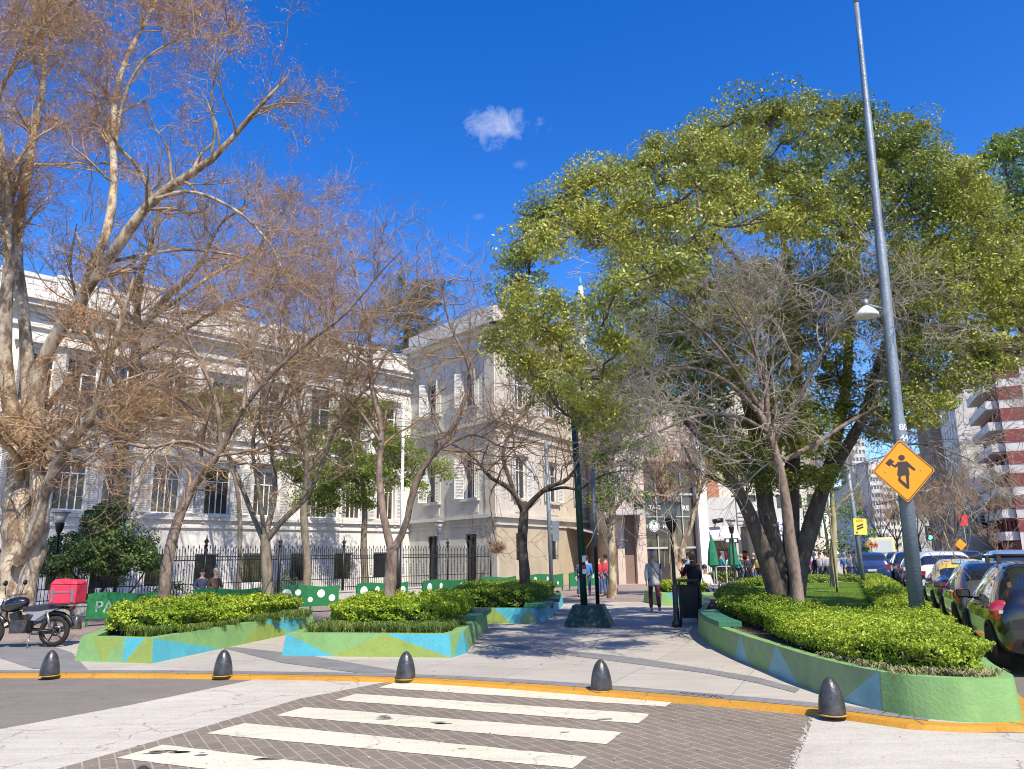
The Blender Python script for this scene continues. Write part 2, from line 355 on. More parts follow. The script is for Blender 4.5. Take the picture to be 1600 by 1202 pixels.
# worn patches where the stripe paint has gone
M_worn = weathered('worn_patch', (.23, .2, .185), (.18, .155, .145))
rg = random.Random(11)
for cx, cy, n, sx in ((250, 1177, 7, 28), (300, 1180, 5, 20), (610, 1123, 5, 22), (690, 1130, 3, 12), (420, 1188, 4, 14), (880, 1147, 1, 2), (720, 1175, 1, 2), (816, 1176, 1, 2), (950, 1124, 1, 3)):
    for k in range(n):
        p = G(cx+rg.uniform(-sx, sx), cy+rg.uniform(-3, 3), RZ); r = rg.uniform(.02, .07)
        sheet('worn_paint_patch', [(p[0]+r*rg.uniform(.6, 1.3)*1.5*math.cos(a), p[1]+r*rg.uniform(.5, 1)*.6*math.sin(a)) for a in np.linspace(0, 6.28, 8)[:-1]], z1+.008, M_worn)
# paving bands on the plaza
sheet('grey_paving_band', [G(345, 1012), G(372, 1012), G(480, 1024), G(640, 1052), G(560, 1052), G(440, 1036)], .005, M_graystrip)
sheet('grey_paving_band', [G(735, 1005), G(760, 1003), G(1000, 1029), G(1180, 1058), G(1250, 1077), G(1243, 1083), G(1180, 1067), G(1100, 1052), G(900, 1026)], .005, M_graystrip)
sheet('grey_paving_band', [G(-20, 1003), G(60, 1003), G(112, 1020), G(140, 1050), G(50, 1045), G(-20, 1022)], .005, M_graystrip)
sheet('brown_paving', [(-60, 24.5), (-14, 16.8), G(40, 1012), G(120, 1001), (-9.3, 20.2), (-4.5, 20.8), (-1.7, 24), (-1.8, 28.6), (2.2, 29.5), (5, 29), (8.5, 31), (25, 60), (40, 100), (-40, 100), (-60, 60)], .004, M_brownpav)
dr = MB().mat(M_graystrip)
for i in range(7):
    a = G(1072+i*9, 1084.5+i*.9); dr.box((a[0], a[1], .008), (.05, .16, .01), Matrix.Rotation(.5, 3, 'Z'))
tag(dr.build('drain_grate'), 'black slotted drain grate in the gutter strip behind the kerb', 'drain')
# ------------------------------------------------------------------ buildings
class Face:
    def __init__(s, o, e, flip=False):
        s.o = np.array(o, float); e = np.array(e, float); s.L = float(np.linalg.norm(e-s.o)); s.d = (e-s.o)/s.L
        s.n = np.array([s.d[1], -s.d[0]])          # outward = right of travel direction
        if flip: s.n = -s.n
    def p(s, u, out, z): q = s.o+s.d*u+s.n*out; return (q[0], q[1], z)
    def box(s, mb, u0, u1, z0, z1, a, b):
        if a > b: a, b = b, a
        P = [s.p(u0, b, z0), s.p(u1, b, z0), s.p(u1, a, z0), s.p(u0, a, z0), s.p(u0, b, z1), s.p(u1, b, z1), s.p(u1, a, z1), s.p(u0, a, z1)]
        mb.hexa(P)
def wall(face, z0, z1, ops, m, name, parent, depth=.3):
    us = sorted({0, face.L, *[o[0] for o in ops], *[o[1] for o in ops]}); zs = sorted({z0, z1, *[o[2] for o in ops], *[o[3] for o in ops]})
    mb = MB().mat(m)
    for i in range(len(us)-1):
        for j in range(len(zs)-1):
            uc, zc = (us[i]+us[i+1])/2, (zs[j]+zs[j+1])/2
            if any(o[0] < uc < o[1] and o[2] < zc < o[3] for o in ops): continue
            mb.poly([face.p(us[i], 0, zs[j]), face.p(us[i+1], 0, zs[j]), face.p(us[i+1], 0, zs[j+1]), face.p(us[i], 0, zs[j+1])])
    for u0, u1, a, b in [o[:4] for o in ops]:
        for q in ([(u0, a), (u1, a)], [(u1, a), (u1, b)], [(u1, b), (u0, b)], [(u0, b), (u0, a)]):
            (x0, y0), (x1, y1) = q
            mb.poly([face.p(x0, 0, y0), face.p(x0, -depth, y0), face.p(x1, -depth, y1), face.p(x1, 0, y1)])
    return mb.build(name, None, parent, True)
M_int = mat('dark_interior', (.03, .03, .03), .9)
def window(face, o, parent, mf, shutters=0, bars=0, arch=False, mp=None, cross=2, ang=0):
    u0, u1, a, b = o[:4]; w_ = u1-u0
    f = MB().mat(mf); t = .07
    face.box(f, u0+.002, u0+t, a, b, -.2, -.12); face.box(f, u1-t, u1-.002, a, b, -.2, -.12)
    face.box(f, u0+t, u1-t, b-t, b, -.2, -.12); face.box(f, u0+t, u1-t, a, a+t, -.2, -.12)
    if cross: face.box(f, (u0+u1)/2-.03, (u0+u1)/2+.03, a+t, b-t, -.195, -.13)
    if cross > 1: face.box(f, u0+t, (u0+u1)/2-.03, a+(b-a)*.68, a+(b-a)*.68+.05, -.19, -.135); face.box(f, (u0+u1)/2+.03, u1-t, a+(b-a)*.68, a+(b-a)*.68+.05, -.19, -.135)
    if cross == 3:
        for q_ in (.27, .73): face.box(f, u0+w_*q_-.02, u0+w_*q_+.02, a+t, a+(b-a)*.67, -.19, -.14)
    fo = f.build('window', None, parent, True)
    g = MB().mat(mp or M_glass); g.poly([face.p(u0, -.17, a), face.p(u1, -.17, a), face.p(u1, -.17, b), face.p(u0, -.17, b)]); g.build('pane', None, fo, True)
    if shutters:
        for sgn, u in ((-1, u0), (1, u1)):
            s = MB().mat(M_shut); wd = w_*.46
            ca, sa = math.cos(ang), math.sin(ang)
            def P(k, out, z): return face.p(u+sgn*k*ca, .03+out*ca+k*sa, z)
            def bx(k0, k1, za, zb, o0, o1): s.hexa([P(k0, o1, za), P(k1, o1, za), P(k1, o0, za), P(k0, o0, za), P(k0, o1, zb), P(k1, o1, zb), P(k1, o0, zb), P(k0, o0, zb)])
            bx(0, .05, a+.02, b-.02, 0, .04); bx(wd-.05, wd, a+.02, b-.02, 0, .04)
            for zz in (a+.02, (a+b)/2, b-.08): bx(.05, wd-.05, zz, zz+.06, 0, .04)
            n = int((b-a)/.09)
            for k in range(n):
                zz = a+.08+(b-a-.16)*k/n; bx(.05, wd-.05, zz, zz+.055, .008, .022)
            s.build('shutter', None, fo, True)
    if bars:
        s = MB().mat(M_black); n = int(w_/.13)
        for k in range(1, n): s.tube([face.p(u0+w_*k/n, -.04, a), face.p(u0+w_*k/n, -.04, b)], .012, 5, cap=False)
        for zz in (a+.3, b-.3): s.tube([face.p(u0, -.04, zz), face.p(u1, -.04, zz)], .012, 5, cap=False)
        s.build('window_grille', None, fo, True)
    return fo
def glaze(face, ops, parent, m):
    for o in ops:
        g = MB().mat(m); face.box(g, o[0]-.02, o[1]+.02, o[2]-.02, o[3]+.02, -.31, -.25); g.build('window', None, parent, True)
M_shut = mat('white_shutter', (.62, .62, .6), .6, nz=.08, nscale=4)
M_wallA = mat('white_stucco', (.72, .705, .67), .85, col2=(.54, .53, .5), stretch=(1, 1, .35), nscale=1.1, detail=10, bump=.25, bscale=30)
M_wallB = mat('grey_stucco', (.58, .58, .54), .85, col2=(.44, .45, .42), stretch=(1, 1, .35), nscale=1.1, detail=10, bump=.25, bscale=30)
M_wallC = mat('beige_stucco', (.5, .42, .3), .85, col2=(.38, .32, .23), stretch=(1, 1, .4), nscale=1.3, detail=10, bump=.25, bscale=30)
M_stone = mat('pale_stone', (.6, .55, .46), .8, col2=(.48, .43, .36), nscale=1.3, stretch=(1, 1, .4), detail=10)
M_roofm = mat('roof_membrane', (.3, .29, .28), .9, nz=.1)
C0 = np.array([-.97, 42.]); I0 = np.array([-6.6, 48.5]); A0 = I0-np.array([.69, .72])*33; B1_ = C0+np.array([.5, .866])*24
fA = Face(A0, I0); fE = Face(I0, C0); fB = Face(C0, B1_)
def uof(face, px):        # where the sight line of column px meets the face at eye height
    r = ray(px, 875); a = np.array([[r[0], -face.d[0]], [r[1], -face.d[1]]]); k = np.linalg.solve(a, face.o); return float(k[1])
HA = 14.7; HB = 16.0
def band(mb, face, z0, z1, out, e0=0, e1=0): face.box(mb, -e0, face.L+e1, z0, z1, .0, out)
# white palace wing
pw = empty('palace_wing', (*A0, 0), 0, 'white three storey palace wing with shutters, cornices and parapet behind the railing', 'building')
ops = []
gw = [uof(fA, x) for x in (22, 98, 172, 248, 323, 397, 470, 537, 597)]
for u in gw: ops.append((u-.62, u+.62, .55, 2.1, 'g'))
fw = [uof(fA, x) for x in (20, 96, 172, 250, 332, 408, 492, 546, 600)]
for u in fw: ops.append((u-.68, u+.68, 4.05, 6.5, 'f')); ops.append((u-.68, u+.68, 8.75, 11.1, 's'))
u0 = fw[0]-3.1
for k in range(3):
    uu = u0-2.9*k
    if uu > .9: ops += [(uu-.62, uu+.62, .55, 2.1, 'g'), (uu-.68, uu+.68, 4.05, 6.5, 'f'), (uu-.68, uu+.68, 8.75, 11.1, 's')]
wall(fA, 0, HA-1.0, ops, M_wallA, 'wall', pw)
rg = random.Random(5)
M_pane3 = mat('curtained_glass', (.1, .075, .055), .12, col2=(.025, .022, .02), nscale=1.1, spec=.7)
M_pane2 = mat('olive_reflection_glass', (.1, .1, .035), .1, col2=(.02, .025, .02), nscale=1.2, spec=.8)  # yellow-green reflection of the courtyard painted into the pane colour
for i, o in enumerate(ops):
    if o[4] == 'g': window(fA, o, pw, M_white, bars=1, cross=0, mp=M_pane2 if i % 2 else None)
    elif o[4] == 'f': window(fA, o, pw, M_white, shutters=1, cross=3, ang=rg.choice([.1, .3, 1.0, 1.3]), mp=M_pane3)
    else: window(fA, o, pw, M_white, shutters=1, cross=2, ang=rg.choice([.1, .5, 1.2]))
def cornices(face, H, parent, m, zs, e0=0, e1=0):
    for z0, z1, out in zs: c = MB().mat(m); band(c, face, z0, z1, out, e0*out, e1*out); c.build('cornice', None, parent, True)
cornices(fA, HA, pw, M_wallA, [(3.35, 3.45, .1), (3.45, 3.75, .06), (3.75, 3.9, .22), (7.55, 7.7, .12), (7.7, 7.95, .07), (7.95, 8.12, .26), (12.2, 12.35, .15), (12.35, 12.9, .08), (12.9, 13.1, .35), (13.1, 13.35, .6), (13.35, 13.5, .75)], 0, 0)
for o in ops:
    if o[4] in 'fs':
        hd = MB().mat(M_wallA)
        u, a, b = (o[0]+o[1])/2, o[2], o[3]
        fA.box(hd, o[0]-.2, o[0]-.02, a, b+.15, 0, .07); fA.box(hd, o[1]+.02, o[1]+.2, a, b+.15, 0, .07); fA.box(hd, o[0]-.25, o[1]+.25, b+.15, b+.35, 0, .1)
        fA.box(hd, o[0]-.35, o[1]+.35, b+.35, b+.47, 0, .3)
        if o[4] == 'f': hd.hexa([fA.p(u-.95, .26, b+.47), fA.p(u+.95, .26, b+.47), fA.p(u+.95, 0, b+.47), fA.p(u-.95, 0, b+.47), fA.p(u-.03, .26, b+.92), fA.p(u+.03, .26, b+.92), fA.p(u+.03, 0, b+.92), fA.p(u-.03, 0, b+.92)])
        fA.box(hd, o[0]-.3, o[1]+.3, a-.14, a-.002, 0, .22)
        for s in (o[0]-.1, o[1]-.08): fA.box(hd, s, s+.18, a-.42, a-.14, 0, .15)
        hd.build('window_surround', None, pw, True)
bl = MB().mat(M_wallA)
fA.box(bl, 0, fA.L, 13.5, 13.75, 0, .3); fA.box(bl, 0, fA.L, 14.45, 14.65, 0, .32)
fA.box(bl, 0, fA.L, 13.75, 14.45, .03, .26)
for k in range(9): u = fA.L*(k+.3)/9; fA.box(bl, u-.3, u+.3, 13.75, 14.45, .0, .3); fA.box(bl, u-.34, u+.34, 14.65, 14.8, -.02, .36)
bl.build('parapet', None, pw, True)
rf = MB().mat(M_roofm); bk = fA.p(0, -14, 0), fA.p(fA.L, -14, 0)
rf.poly([fA.p(0, 0, 13.7), fA.p(fA.L, 0, 13.7), fA.p(fA.L+6, -14, 13.7), fA.p(0, -14, 13.7)]); 
rf.mat(M_wallA); rf.poly([fA.p(0, -14, 0), fA.p(0, 0, 0), fA.p(0, 0, 13.7), fA.p(0, -14, 13.7)]); rf.poly([fA.p(fA.L+6, -14, 0), fA.p(0, -14, 0), fA.p(0, -14, 13.7), fA.p(fA.L+6, -14, 13.7)])
rf.build('roof', None, pw, True)
for px, w2, h2 in ((190, 1.5, 1.6), (352, 1.2, 1.3)):
    ch = MB().mat(M_stone); u = uof(fA, px); fA.box(ch, u, u+w2, 13.7, 15.6+h2*.3, -3.4, -2.2); fA.box(ch, u-.1, u+w2+.1, 15.6+h2*.3, 15.75+h2*.3, -3.5, -2.1)
    ch.build('chimney', None, pw, True)
# corner block: grey courtyard side and beige street side
cb = empty('corner_building', (*C0, 0), 0, 'three storey corner building with grey courtyard side and sunlit beige street side', 'building')
opsE = []
for x in (620, 676, 736):
    u = uof(fE, x)
    if u < .7: continue
    opsE += [(u-.5, u+.5, .35, 3.0, 'g'), (u-.6, u+.6, 5.0, 7.4, 'f'), (u-.6, u+.6, 10.4, 12.5, 's')]
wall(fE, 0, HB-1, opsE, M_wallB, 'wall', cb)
opsB = []
for x in (816, 866, 911, 942):
    u = uof(fB, x); opsB += [(u-.65, u+.65, 1.45, 3.05, 'g'), (u-.65, u+.65, 5.0, 7.4, 'f'), (u-.65, u+.65, 10.4, 12.5, 's')]
ud = uof(fB, 957); opsB += [(ud-.3, ud+1.3, 0.02, 3.0, 'd')]
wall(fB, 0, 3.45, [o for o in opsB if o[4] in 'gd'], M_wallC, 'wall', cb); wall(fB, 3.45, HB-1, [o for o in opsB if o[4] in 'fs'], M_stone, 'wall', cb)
for f_, oo in ((fE, opsE), (fB, opsB)):
    for o in oo:
        if o[4] == 'g': window(f_, o, cb, M_black if f_ is fE else M_white, bars=1, cross=1)
        elif o[4] == 'd': window(f_, o, cb, M_bark, cross=1)
        else: window(f_, o, cb, M_white, shutters=1, cross=2, ang=.15 if f_ is fB else .9)
    for z0, z1, out in ((3.45, 3.55, .1), (3.55, 3.85, .05), (3.85, 4.05, .25), (8.6, 8.8, .12), (8.8, 9.15, .06), (9.15, 9.35, .3), (13.7, 13.9, .15), (13.9, 14.5, .08), (14.5, 14.8, .4), (14.8, 15.15, .75), (15.15, 16.0, .3)):
        c = MB().mat(M_wallB if f_ is fE else M_stone); f_.box(c, (-out if f_ is fB else 0), f_.L+(out if f_ is fE else 0)-.003, z0, z1, 0, out+(.002 if f_ is fB else 0))
        c.build('cornice', None, cb, True)
    for o in oo:
        if o[4] in 'fs':
            h = MB().mat(M_wallB if f_ is fE else M_stone); a, b = o[2], o[3]; f_.box(h, o[0]-.18, o[0]-.02, a, b+.1, 0, .06); f_.box(h, o[1]+.02, o[1]+.18, a, b+.1, 0, .06); f_.box(h, o[0]-.25, o[1]+.25, b+.1, b+.3, 0, .16)
            f_.box(h, o[0]-.25, o[1]+.25, a-.15, a-.002, 0, .2); f_.box(h, o[0]-.1, o[1]+.1, a-.8, a-.15, 0, .04); h.build('window_surround', None, cb, True)
    h = MB().mat(M_wallB if f_ is fE else M_wallC); f_.box(h, .003, f_.L-.003, 0, .35, 0, .08)
    h.build('base_course', None, cb, True)
q = MB().mat(M_stone)
fE.box(q, fE.L-.9, fE.L-.0, 4.05, 8.6, .002, .07); fE.box(q, fE.L-.9, fE.L-.0, 9.35, 13.7, .002, .07)
fB.box(q, 0, .9, 4.05, 8.6, .002, .07); fB.box(q, 0, .9, 9.35, 13.7, .002, .07); q.build('corner_pilaster', None, cb, True)
r2 = MB().mat(M_roofm); r2.poly([fE.p(0, 0, 15.1), fE.p(fE.L, 0, 15.1), fB.p(fB.L, 0, 15.1), fB.p(fB.L, -14, 15.1), fE.p(0, -8, 15.1)]); r2.build('roof', None, cb, True)
aw = MB().mat(M_roofm); ua = uof(fB, 885)
aw.hexa([fB.p(ua, 2.2, 3.0), fB.p(ua+7, 2.2, 3.0), fB.p(ua+7, .05, 3.5), fB.p(ua, .05, 3.5), fB.p(ua, 2.2, 3.06), fB.p(ua+7, 2.2, 3.06), fB.p(ua+7, .05, 3.56), fB.p(ua, .05, 3.56)])
aw.build('awning', None, cb, True)
# cafe building, frontal glass front
cy = 46.5
cA, cB2 = D(966, 880, cy)[:2], D(1094, 880, cy+1.0)[:2]
fC = Face(cA, cB2); cf = empty('cafe_building', (*cA, 0), 0, 'cafe building with dark glass front, round white emblem and pale stone wall left of it', 'building')
uS = uof(fC, 1012); HC = 11.5
M_wallD = mat('pink_stone', (.56, .46, .38), .8, col2=(.46, .37, .3), nscale=1.2, bump=.2)
wall(fC, 0, HC, [(.45, 1.2, .02, 4.2), (uS, fC.L-.02, .02, 7.4)], M_wallD, 'wall', cf, .5)
dm = MB().mat(mat('recess_door', (.2, .13, .1), .7)); dm.poly([fC.p(.45, -.3, .02), fC.p(1.2, -.3, .02), fC.p(1.2, -.3, 4.2), fC.p(.45, -.3, 4.2)]); dm.build('door', None, cf, True)
M_gls2 = mat('shop_glass', (.035, .033, .03), .08, col2=(.09, .075, .06), nscale=.8, spec=.7)
gl = MB().mat(M_gls2); gl.poly([fC.p(uS, -.35, .02), fC.p(fC.L, -.35, .02), fC.p(fC.L, -.35, 7.4), fC.p(uS, -.35, 7.4)]); glo = gl.build('shop_window', None, cf, True)
fr = MB().mat(mat('grey_frame', (.42, .42, .4), .5))
W = fC.L-uS
for k in range(5): u = uS+W*k/4-.03; fC.box(fr, u, u+.06, 0, 7.4, -.33, -.24)
for zz, h_ in ((2.05, .12), (3.95, .06), (5.3, .12)): fC.box(fr, uS+.03, fC.L-.03, zz, zz+h_, -.325, -.245)
fr.build('window_frame', None, cf, True)
sg = MB().mat(mat('sign_dark', (.05, .048, .042), .6)); fC.box(sg, uS+.04, uS+W*.62, 2.95, 3.75, -.24, -.12); so = sg.build('sign_board', None, cf, True)
M_let = mat('letter_white', (.8, .8, .76), .5)
em = MB().mat(M_let); ue = uS+.58
O = Vector(fC.p(ue, -.115, 3.42)); U = Vector((*fC.d, 0)); V = Vector((0, 0, 1)); N = Vector((*fC.n, 0))
def disc(mb, O, U, V, N, r0, r1, z, n=28):
    for k in range(n):
        a, b = 2*math.pi*k/n, 2*math.pi*(k+1)/n
        P = [O+N*z+(U*math.cos(q)+V*math.sin(q))*r for q, r in ((a, r0), (b, r0), (b, r1), (a, r1))]
        if r0 < 1e-3: P = [P[0], P[3], P[2]]
        mb.poly(P if r0 > 1e-3 else P)
disc(em, O, U, V, N, .0, .34, 0); em.mat(mat('emblem_green', (.02, .1, .05), .5)); disc(em, O, U, V, N, .27, .31, .006)
for sx in (-1, 1):
    for k in range(5): zz = -.16+k*.07; em.poly([O+U*(sx*.07)+V*zz+N*.006, O+U*(sx*(.19-.012*k))+V*(zz+.02)+N*.006, O+U*(sx*(.19-.012*k))+V*(zz+.045)+N*.006, O+U*(sx*.07)+V*(zz+.03)+N*.006][::sx])
em.poly([O+U*-.05+V*.07+N*.006, O+U*.05+V*.07+N*.006, O+U*.06+V*.2+N*.006, O+V*.24+N*.006, O+U*-.06+V*.2+N*.006])
em.build('emblem', None, so, True)
put_text('T', .3, fC.p(uS+.12, -.11, 3.38), N, M_let, so); put_text('FFEE', .3, fC.p(ue+.85, -.11, 3.38), N, M_let, so)
put_text('TARBUCKS', .34, fC.p(uS+W*.36, -.3, 4.55), N, M_let, cf); put_text('RE', .42, fC.p(uS+W*.82, -.22, 4.5), N, M_let, cf)
cc = MB().mat(M_white); fC.box(cc, fC.L+.0, fC.L+.62, 0, 9.5, -.3, .25); cc.build('column', None, cf, True)
rr_ = MB().mat(M_roofm); rr_.poly([fC.p(0, 0, HC-.02), fC.p(fC.L, 0, HC-.02), fC.p(fC.L, -12, HC-.02), fC.p(0, -12, HC-.02)]); rr_.mat(M_wallD); rr_.poly([fC.p(0, -12, 0), fC.p(0, 0, 0), fC.p(0, 0, HC), fC.p(0, -12, HC)]); rr_.poly([fC.p(fC.L, 0, 0), fC.p(fC.L, -12, 0), fC.p(fC.L, -12, HC), fC.p(fC.L, 0, HC)]); rr_.build('roof', None, cf, True)
aw = MB().mat(M_roofm)
aw.hexa([fC.p(-.6, 1.5, 4.0), fC.p(1.6, 1.5, 4.0), fC.p(1.6, .0, 4.4), fC.p(-.6, .0, 4.4), fC.p(-.6, 1.5, 4.08), fC.p(1.6, 1.5, 4.08), fC.p(1.6, 0, 4.48), fC.p(-.6, 0, 4.48)]); aw.build('awning', None, cf, True)
# shops along the pedestrian street
M_brick = mat('brown_brick', (.36, .16, .09), .85, nz=.2, nscale=4)
M_awg = mat('grey_awning', (.42, .42, .45), .8, nz=.1); M_red = mat('sign_red', (.55, .03, .04), .6); M_navy = mat('sign_navy', (.03, .05, .2), .6)
def shop(name, px0, px1, Y, H, label, zt=3.0, mw=mat('shop_white', (.5, .49, .47), .7, nz=.08), y1=None, floors=0):
    a, b = D(px0, 880, Y)[:2], D(px1, 880, y1 or Y)[:2]; f = Face(a, b); e = empty(name, (*a, 0), 0, label, 'shop')
    ops = [(.15, f.L-.15, .02, zt)]
    for k in range(floors):
        n = max(1, int(f.L/2.6))
        for j in range(n): u = f.L*(j+.5)/n; ops.append((u-.55, u+.55, zt+1.6+3.1*k, zt+3.3+3.1*k))
    wall(f, 0, H, ops, mw, 'wall', e, .6)
    g = MB().mat(M_gls2); g.poly([f.p(.15, -.6, .02), f.p(f.L-.15, -.6, .02), f.p(f.L-.15, -.6, zt), f.p(.15, -.6, zt)]); g.build('shop_window', None, e, True)
    for o in ops[1:]: window(f, o, e, M_white, cross=1)
    r = MB().mat(M_roofm); r.poly([f.p(0, 0, H), f.p(f.L, 0, H), f.p(f.L, -8, H), f.p(0, -8, H)]); r.mat(mw)
    r.poly([f.p(0, -8, 0), f.p(0, 0, 0), f.p(0, 0, H), f.p(0, -8, H)]); r.poly([f.p(f.L, 0, 0), f.p(f.L, -8, 0), f.p(f.L, -8, H), f.p(f.L, 0, H)]); r.build('roof', None, e, True)
    return f, e
f1, s1 = shop('pastry_shop', 1109, 1156, 54, 5.6, 'white single storey shop with grey awning and red panels right of the cafe', 2.6)
m = MB().mat(M_awg); m.hexa([f1.p(.05, .9, 2.6), f1.p(f1.L-.05, .9, 2.6), f1.p(f1.L-.05, 0, 3.5), f1.p(.05, 0, 3.5), f1.p(.05, .9, 2.68), f1.p(f1.L-.05, .9, 2.68), f1.p(f1.L-.05, 0, 3.58), f1.p(.05, 0, 3.58)]); m.build('awning', None, s1, True)
m = MB().mat(M_black); m.tube([f1.p(.3, .5, 3.9), f1.p(1.0, .5, 4.0)], .16, 8); m.tube([f1.p(.65, .0, 3.95), f1.p(.65, .5, 3.95)], .05, 6); m.build('projector_lamp', None, s1, True)
for u in (.3, 1.25): 
    m = MB().mat(M_red); f1.box(m, u, u+.55, .9, 1.9, -.58, -.5); m.build('poster', None, s1, True)
m = MB().mat(M_white); f1.box(m, .9, 1.2, .9, 1.9, -.59, -.52); m.build('poster', None, s1, True)
br = empty('brick_building', (*D(1106, 880, 60)[:2], 0), 0, 'brown brick building strip rising above the white shop roof', 'building')
fbk = Face(D(1106, 880, 60)[:2], D(1150, 880, 61)[:2]); m = MB().mat(M_stone); fbk.box(m, 0, fbk.L, 0, 11.2, -7, 0); m.build('wall', None, br, True)
m = MB().mat(M_brick); fbk.box(m, .4, 1.5, 6, 11.19, .003, .06); m.build('brick_panel', None, br, True)
f2, s2 = shop('covered_market', 1158, 1222, 56, 5.4, 'white market hall with ribbed fascia and beige blinds behind the evergreen trunk', 3.6)
m = MB().mat(mat('beige_blind', (.4, .35, .27), .8, nz=.1)); f2.box(m, .1, f2.L-.1, 1.9, 3.58, -.4, -.34); m.build('blind', None, s2, True)
m = MB().mat(M_awg)
for k in range(4): f2.box(m, 0, f2.L, 3.75+k*.28, 3.83+k*.28, .003, .05)
m.build('fascia_ribs', None, s2, True)
m = MB().mat(mat('orange_sign', (.7, .16, .02), .6)); f2.box(m, .15, f2.L-.15, 1.5, 1.75, -.3, -.25); m.build('sign_board', None, s2, True)
f3, s3 = shop('food_kiosk', 1200, 1262, 52, 4.6, 'white food kiosk with dark blue sign lettering behind the tree trunks', 2.5)
sn = MB().mat(M_white); f3.box(sn, .1, f3.L-.1, 2.95, 3.9, .02, .1); so = sn.build('sign_board', None, s3, True)
put_text('ARN·C', .5, f3.p(.72, .11, 3.55), (f3.n[0], f3.n[1], 0), M_navy, so); put_text('COMIDA', .2, f3.p(.72, .11, 3.13), (f3.n[0], f3.n[1], 0), M_navy, so)
m = MB().mat(mat('pale_awning', (.5, .58, .6), .8)); m.hexa([f3.p(.05, 1.1, 2.15), f3.p(f3.L-.05, 1.1, 2.15), f3.p(f3.L-.05, .1, 2.75), f3.p(.05, .1, 2.75), f3.p(.05, 1.1, 2.22), f3.p(f3.L-.05, 1.1, 2.22), f3.p(f3.L-.05, .1, 2.82), f3.p(.05, .1, 2.82)]); m.build('awning', None, s3, True)
m = MB().mat(MT['orange_sign']); f3.box(m, .3, f3.L-.3, 1.5, 1.95, -.4, -.35); m.build('counter_front', None, s3, True)
# pale blocks seen through the crown
def block(name, label, px0, px1, Y, H, m, fl=3.0, cols=5, y1=None, wm=None, z0=3.5, depth=12, cat_='building', ww=.55):
    a, b = D(px0, 870, Y)[:2], D(px1, 870, y1 or Y)[:2]; f = Face(a, b); e = empty(name, (*a, 0), 0, label, cat_)
    ops = []; k = 0
    while z0+fl*k+1.6 < H-.5:
        for j in range(cols): u = f.L*(j+.5)/cols; ops.append((u-ww, u+ww, z0+fl*k, z0+fl*k+1.5))
        k += 1
    wall(f, -.05, H, ops, m, 'wall', e)
    glaze(f, ops, e, wm or M_glass)
    r = MB().mat(M_roofm); P = [f.p(0, -.26, 0), f.p(f.L, -.26, 0), f.p(f.L, -depth, 0), f.p(0, -depth, 0)]
    r.poly([(p[0], p[1], H) for p in [f.p(0, 0, 0), f.p(f.L, 0, 0), P[2], P[3]]]); r.mat(m)
    for i, j in ((1, 2), (2, 3), (3, 0)):
        q0 = P[i] if i != 1 else f.p(f.L, 0, 0); q1 = P[j] if j != 0 else f.p(0, 0, 0)
        r.poly([(q0[0], q0[1], -.05), (q1[0], q1[1], -.05), (q1[0], q1[1], H), (q0[0], q0[1], H)])
    r.build('roof', None, e, True); return f, e, ops
block('pale_tower_block', 'pale stone apartment block seen through the evergreen crown above the shops', 1120, 1290, 84, 20, M_stone, cols=7)
# right-hand side of the avenue
M_redb = mat('red_render', (.2, .045, .04), .8, nz=.15); M_offw = mat('off_white_render', (.55, .53, .5), .8, nz=.12, nscale=.5)
def right_face(t0, t1, a): return Face(st(t1, a), st(t0, a), flip=False)
fa = right_face(108, 125, 18.5)
ap = empty('apartment_block', (*st(108, 18.5), 0), 0, 'tall apartment block with red walls and long white balcony fronts right of the avenue', 'building')
HH = 30
ops = [(u, u+1.5, 3.4+2.9*k, 5.5+2.9*k) for k in range(9) for u in (1.5, 5, 8.5, 12, 14.6)]
wall(fa, -.05, HH, ops, M_redb, 'wall', ap)
glaze(fa, ops, ap, M_glass)
for k in range(9):
    b = MB().mat(M_offw); z = 2.9+2.9*k
    fa.box(b, 1, fa.L-.6, z, z+.18, .002, 1.5); fa.box(b, 1, fa.L-.6, z+.18, z+1.1, 1.38, 1.5); fa.box(b, fa.L-.72, fa.L-.6, z+.18, z+1.1, .002, 1.38); fa.box(b, 1, 1.12, z+.18, z+1.1, .002, 1.38)
    b.build('balcony', None, ap, True)
fe = Face(st(108, 18.5), st(108, 36)); ops = []
ops = [(4.2, 5.1, 3.4+2.9*k, 5.2+2.9*k) for k in range(9)]+[(10, 11.5, 3.4+2.9*k, 5.2+2.9*k) for k in range(9)]
wall(fe, -.05, HH, ops, M_offw, 'wall', ap)
glaze(fe, ops, ap, M_glass)
rb = MB().mat(M_redb)
for k in range(9): fe.box(rb, .01, 2.9, 4.0+2.9*k, 5.7+2.9*k, .003, .08)
rb.build('red_panel', None, ap, True)
r = MB().mat(M_roofm); r.poly([(*st(108, 18.5), HH), (*st(108, 36), HH), (*st(125, 36), HH), (*st(125, 18.5), HH)]); r.build('roof', None, ap, True)
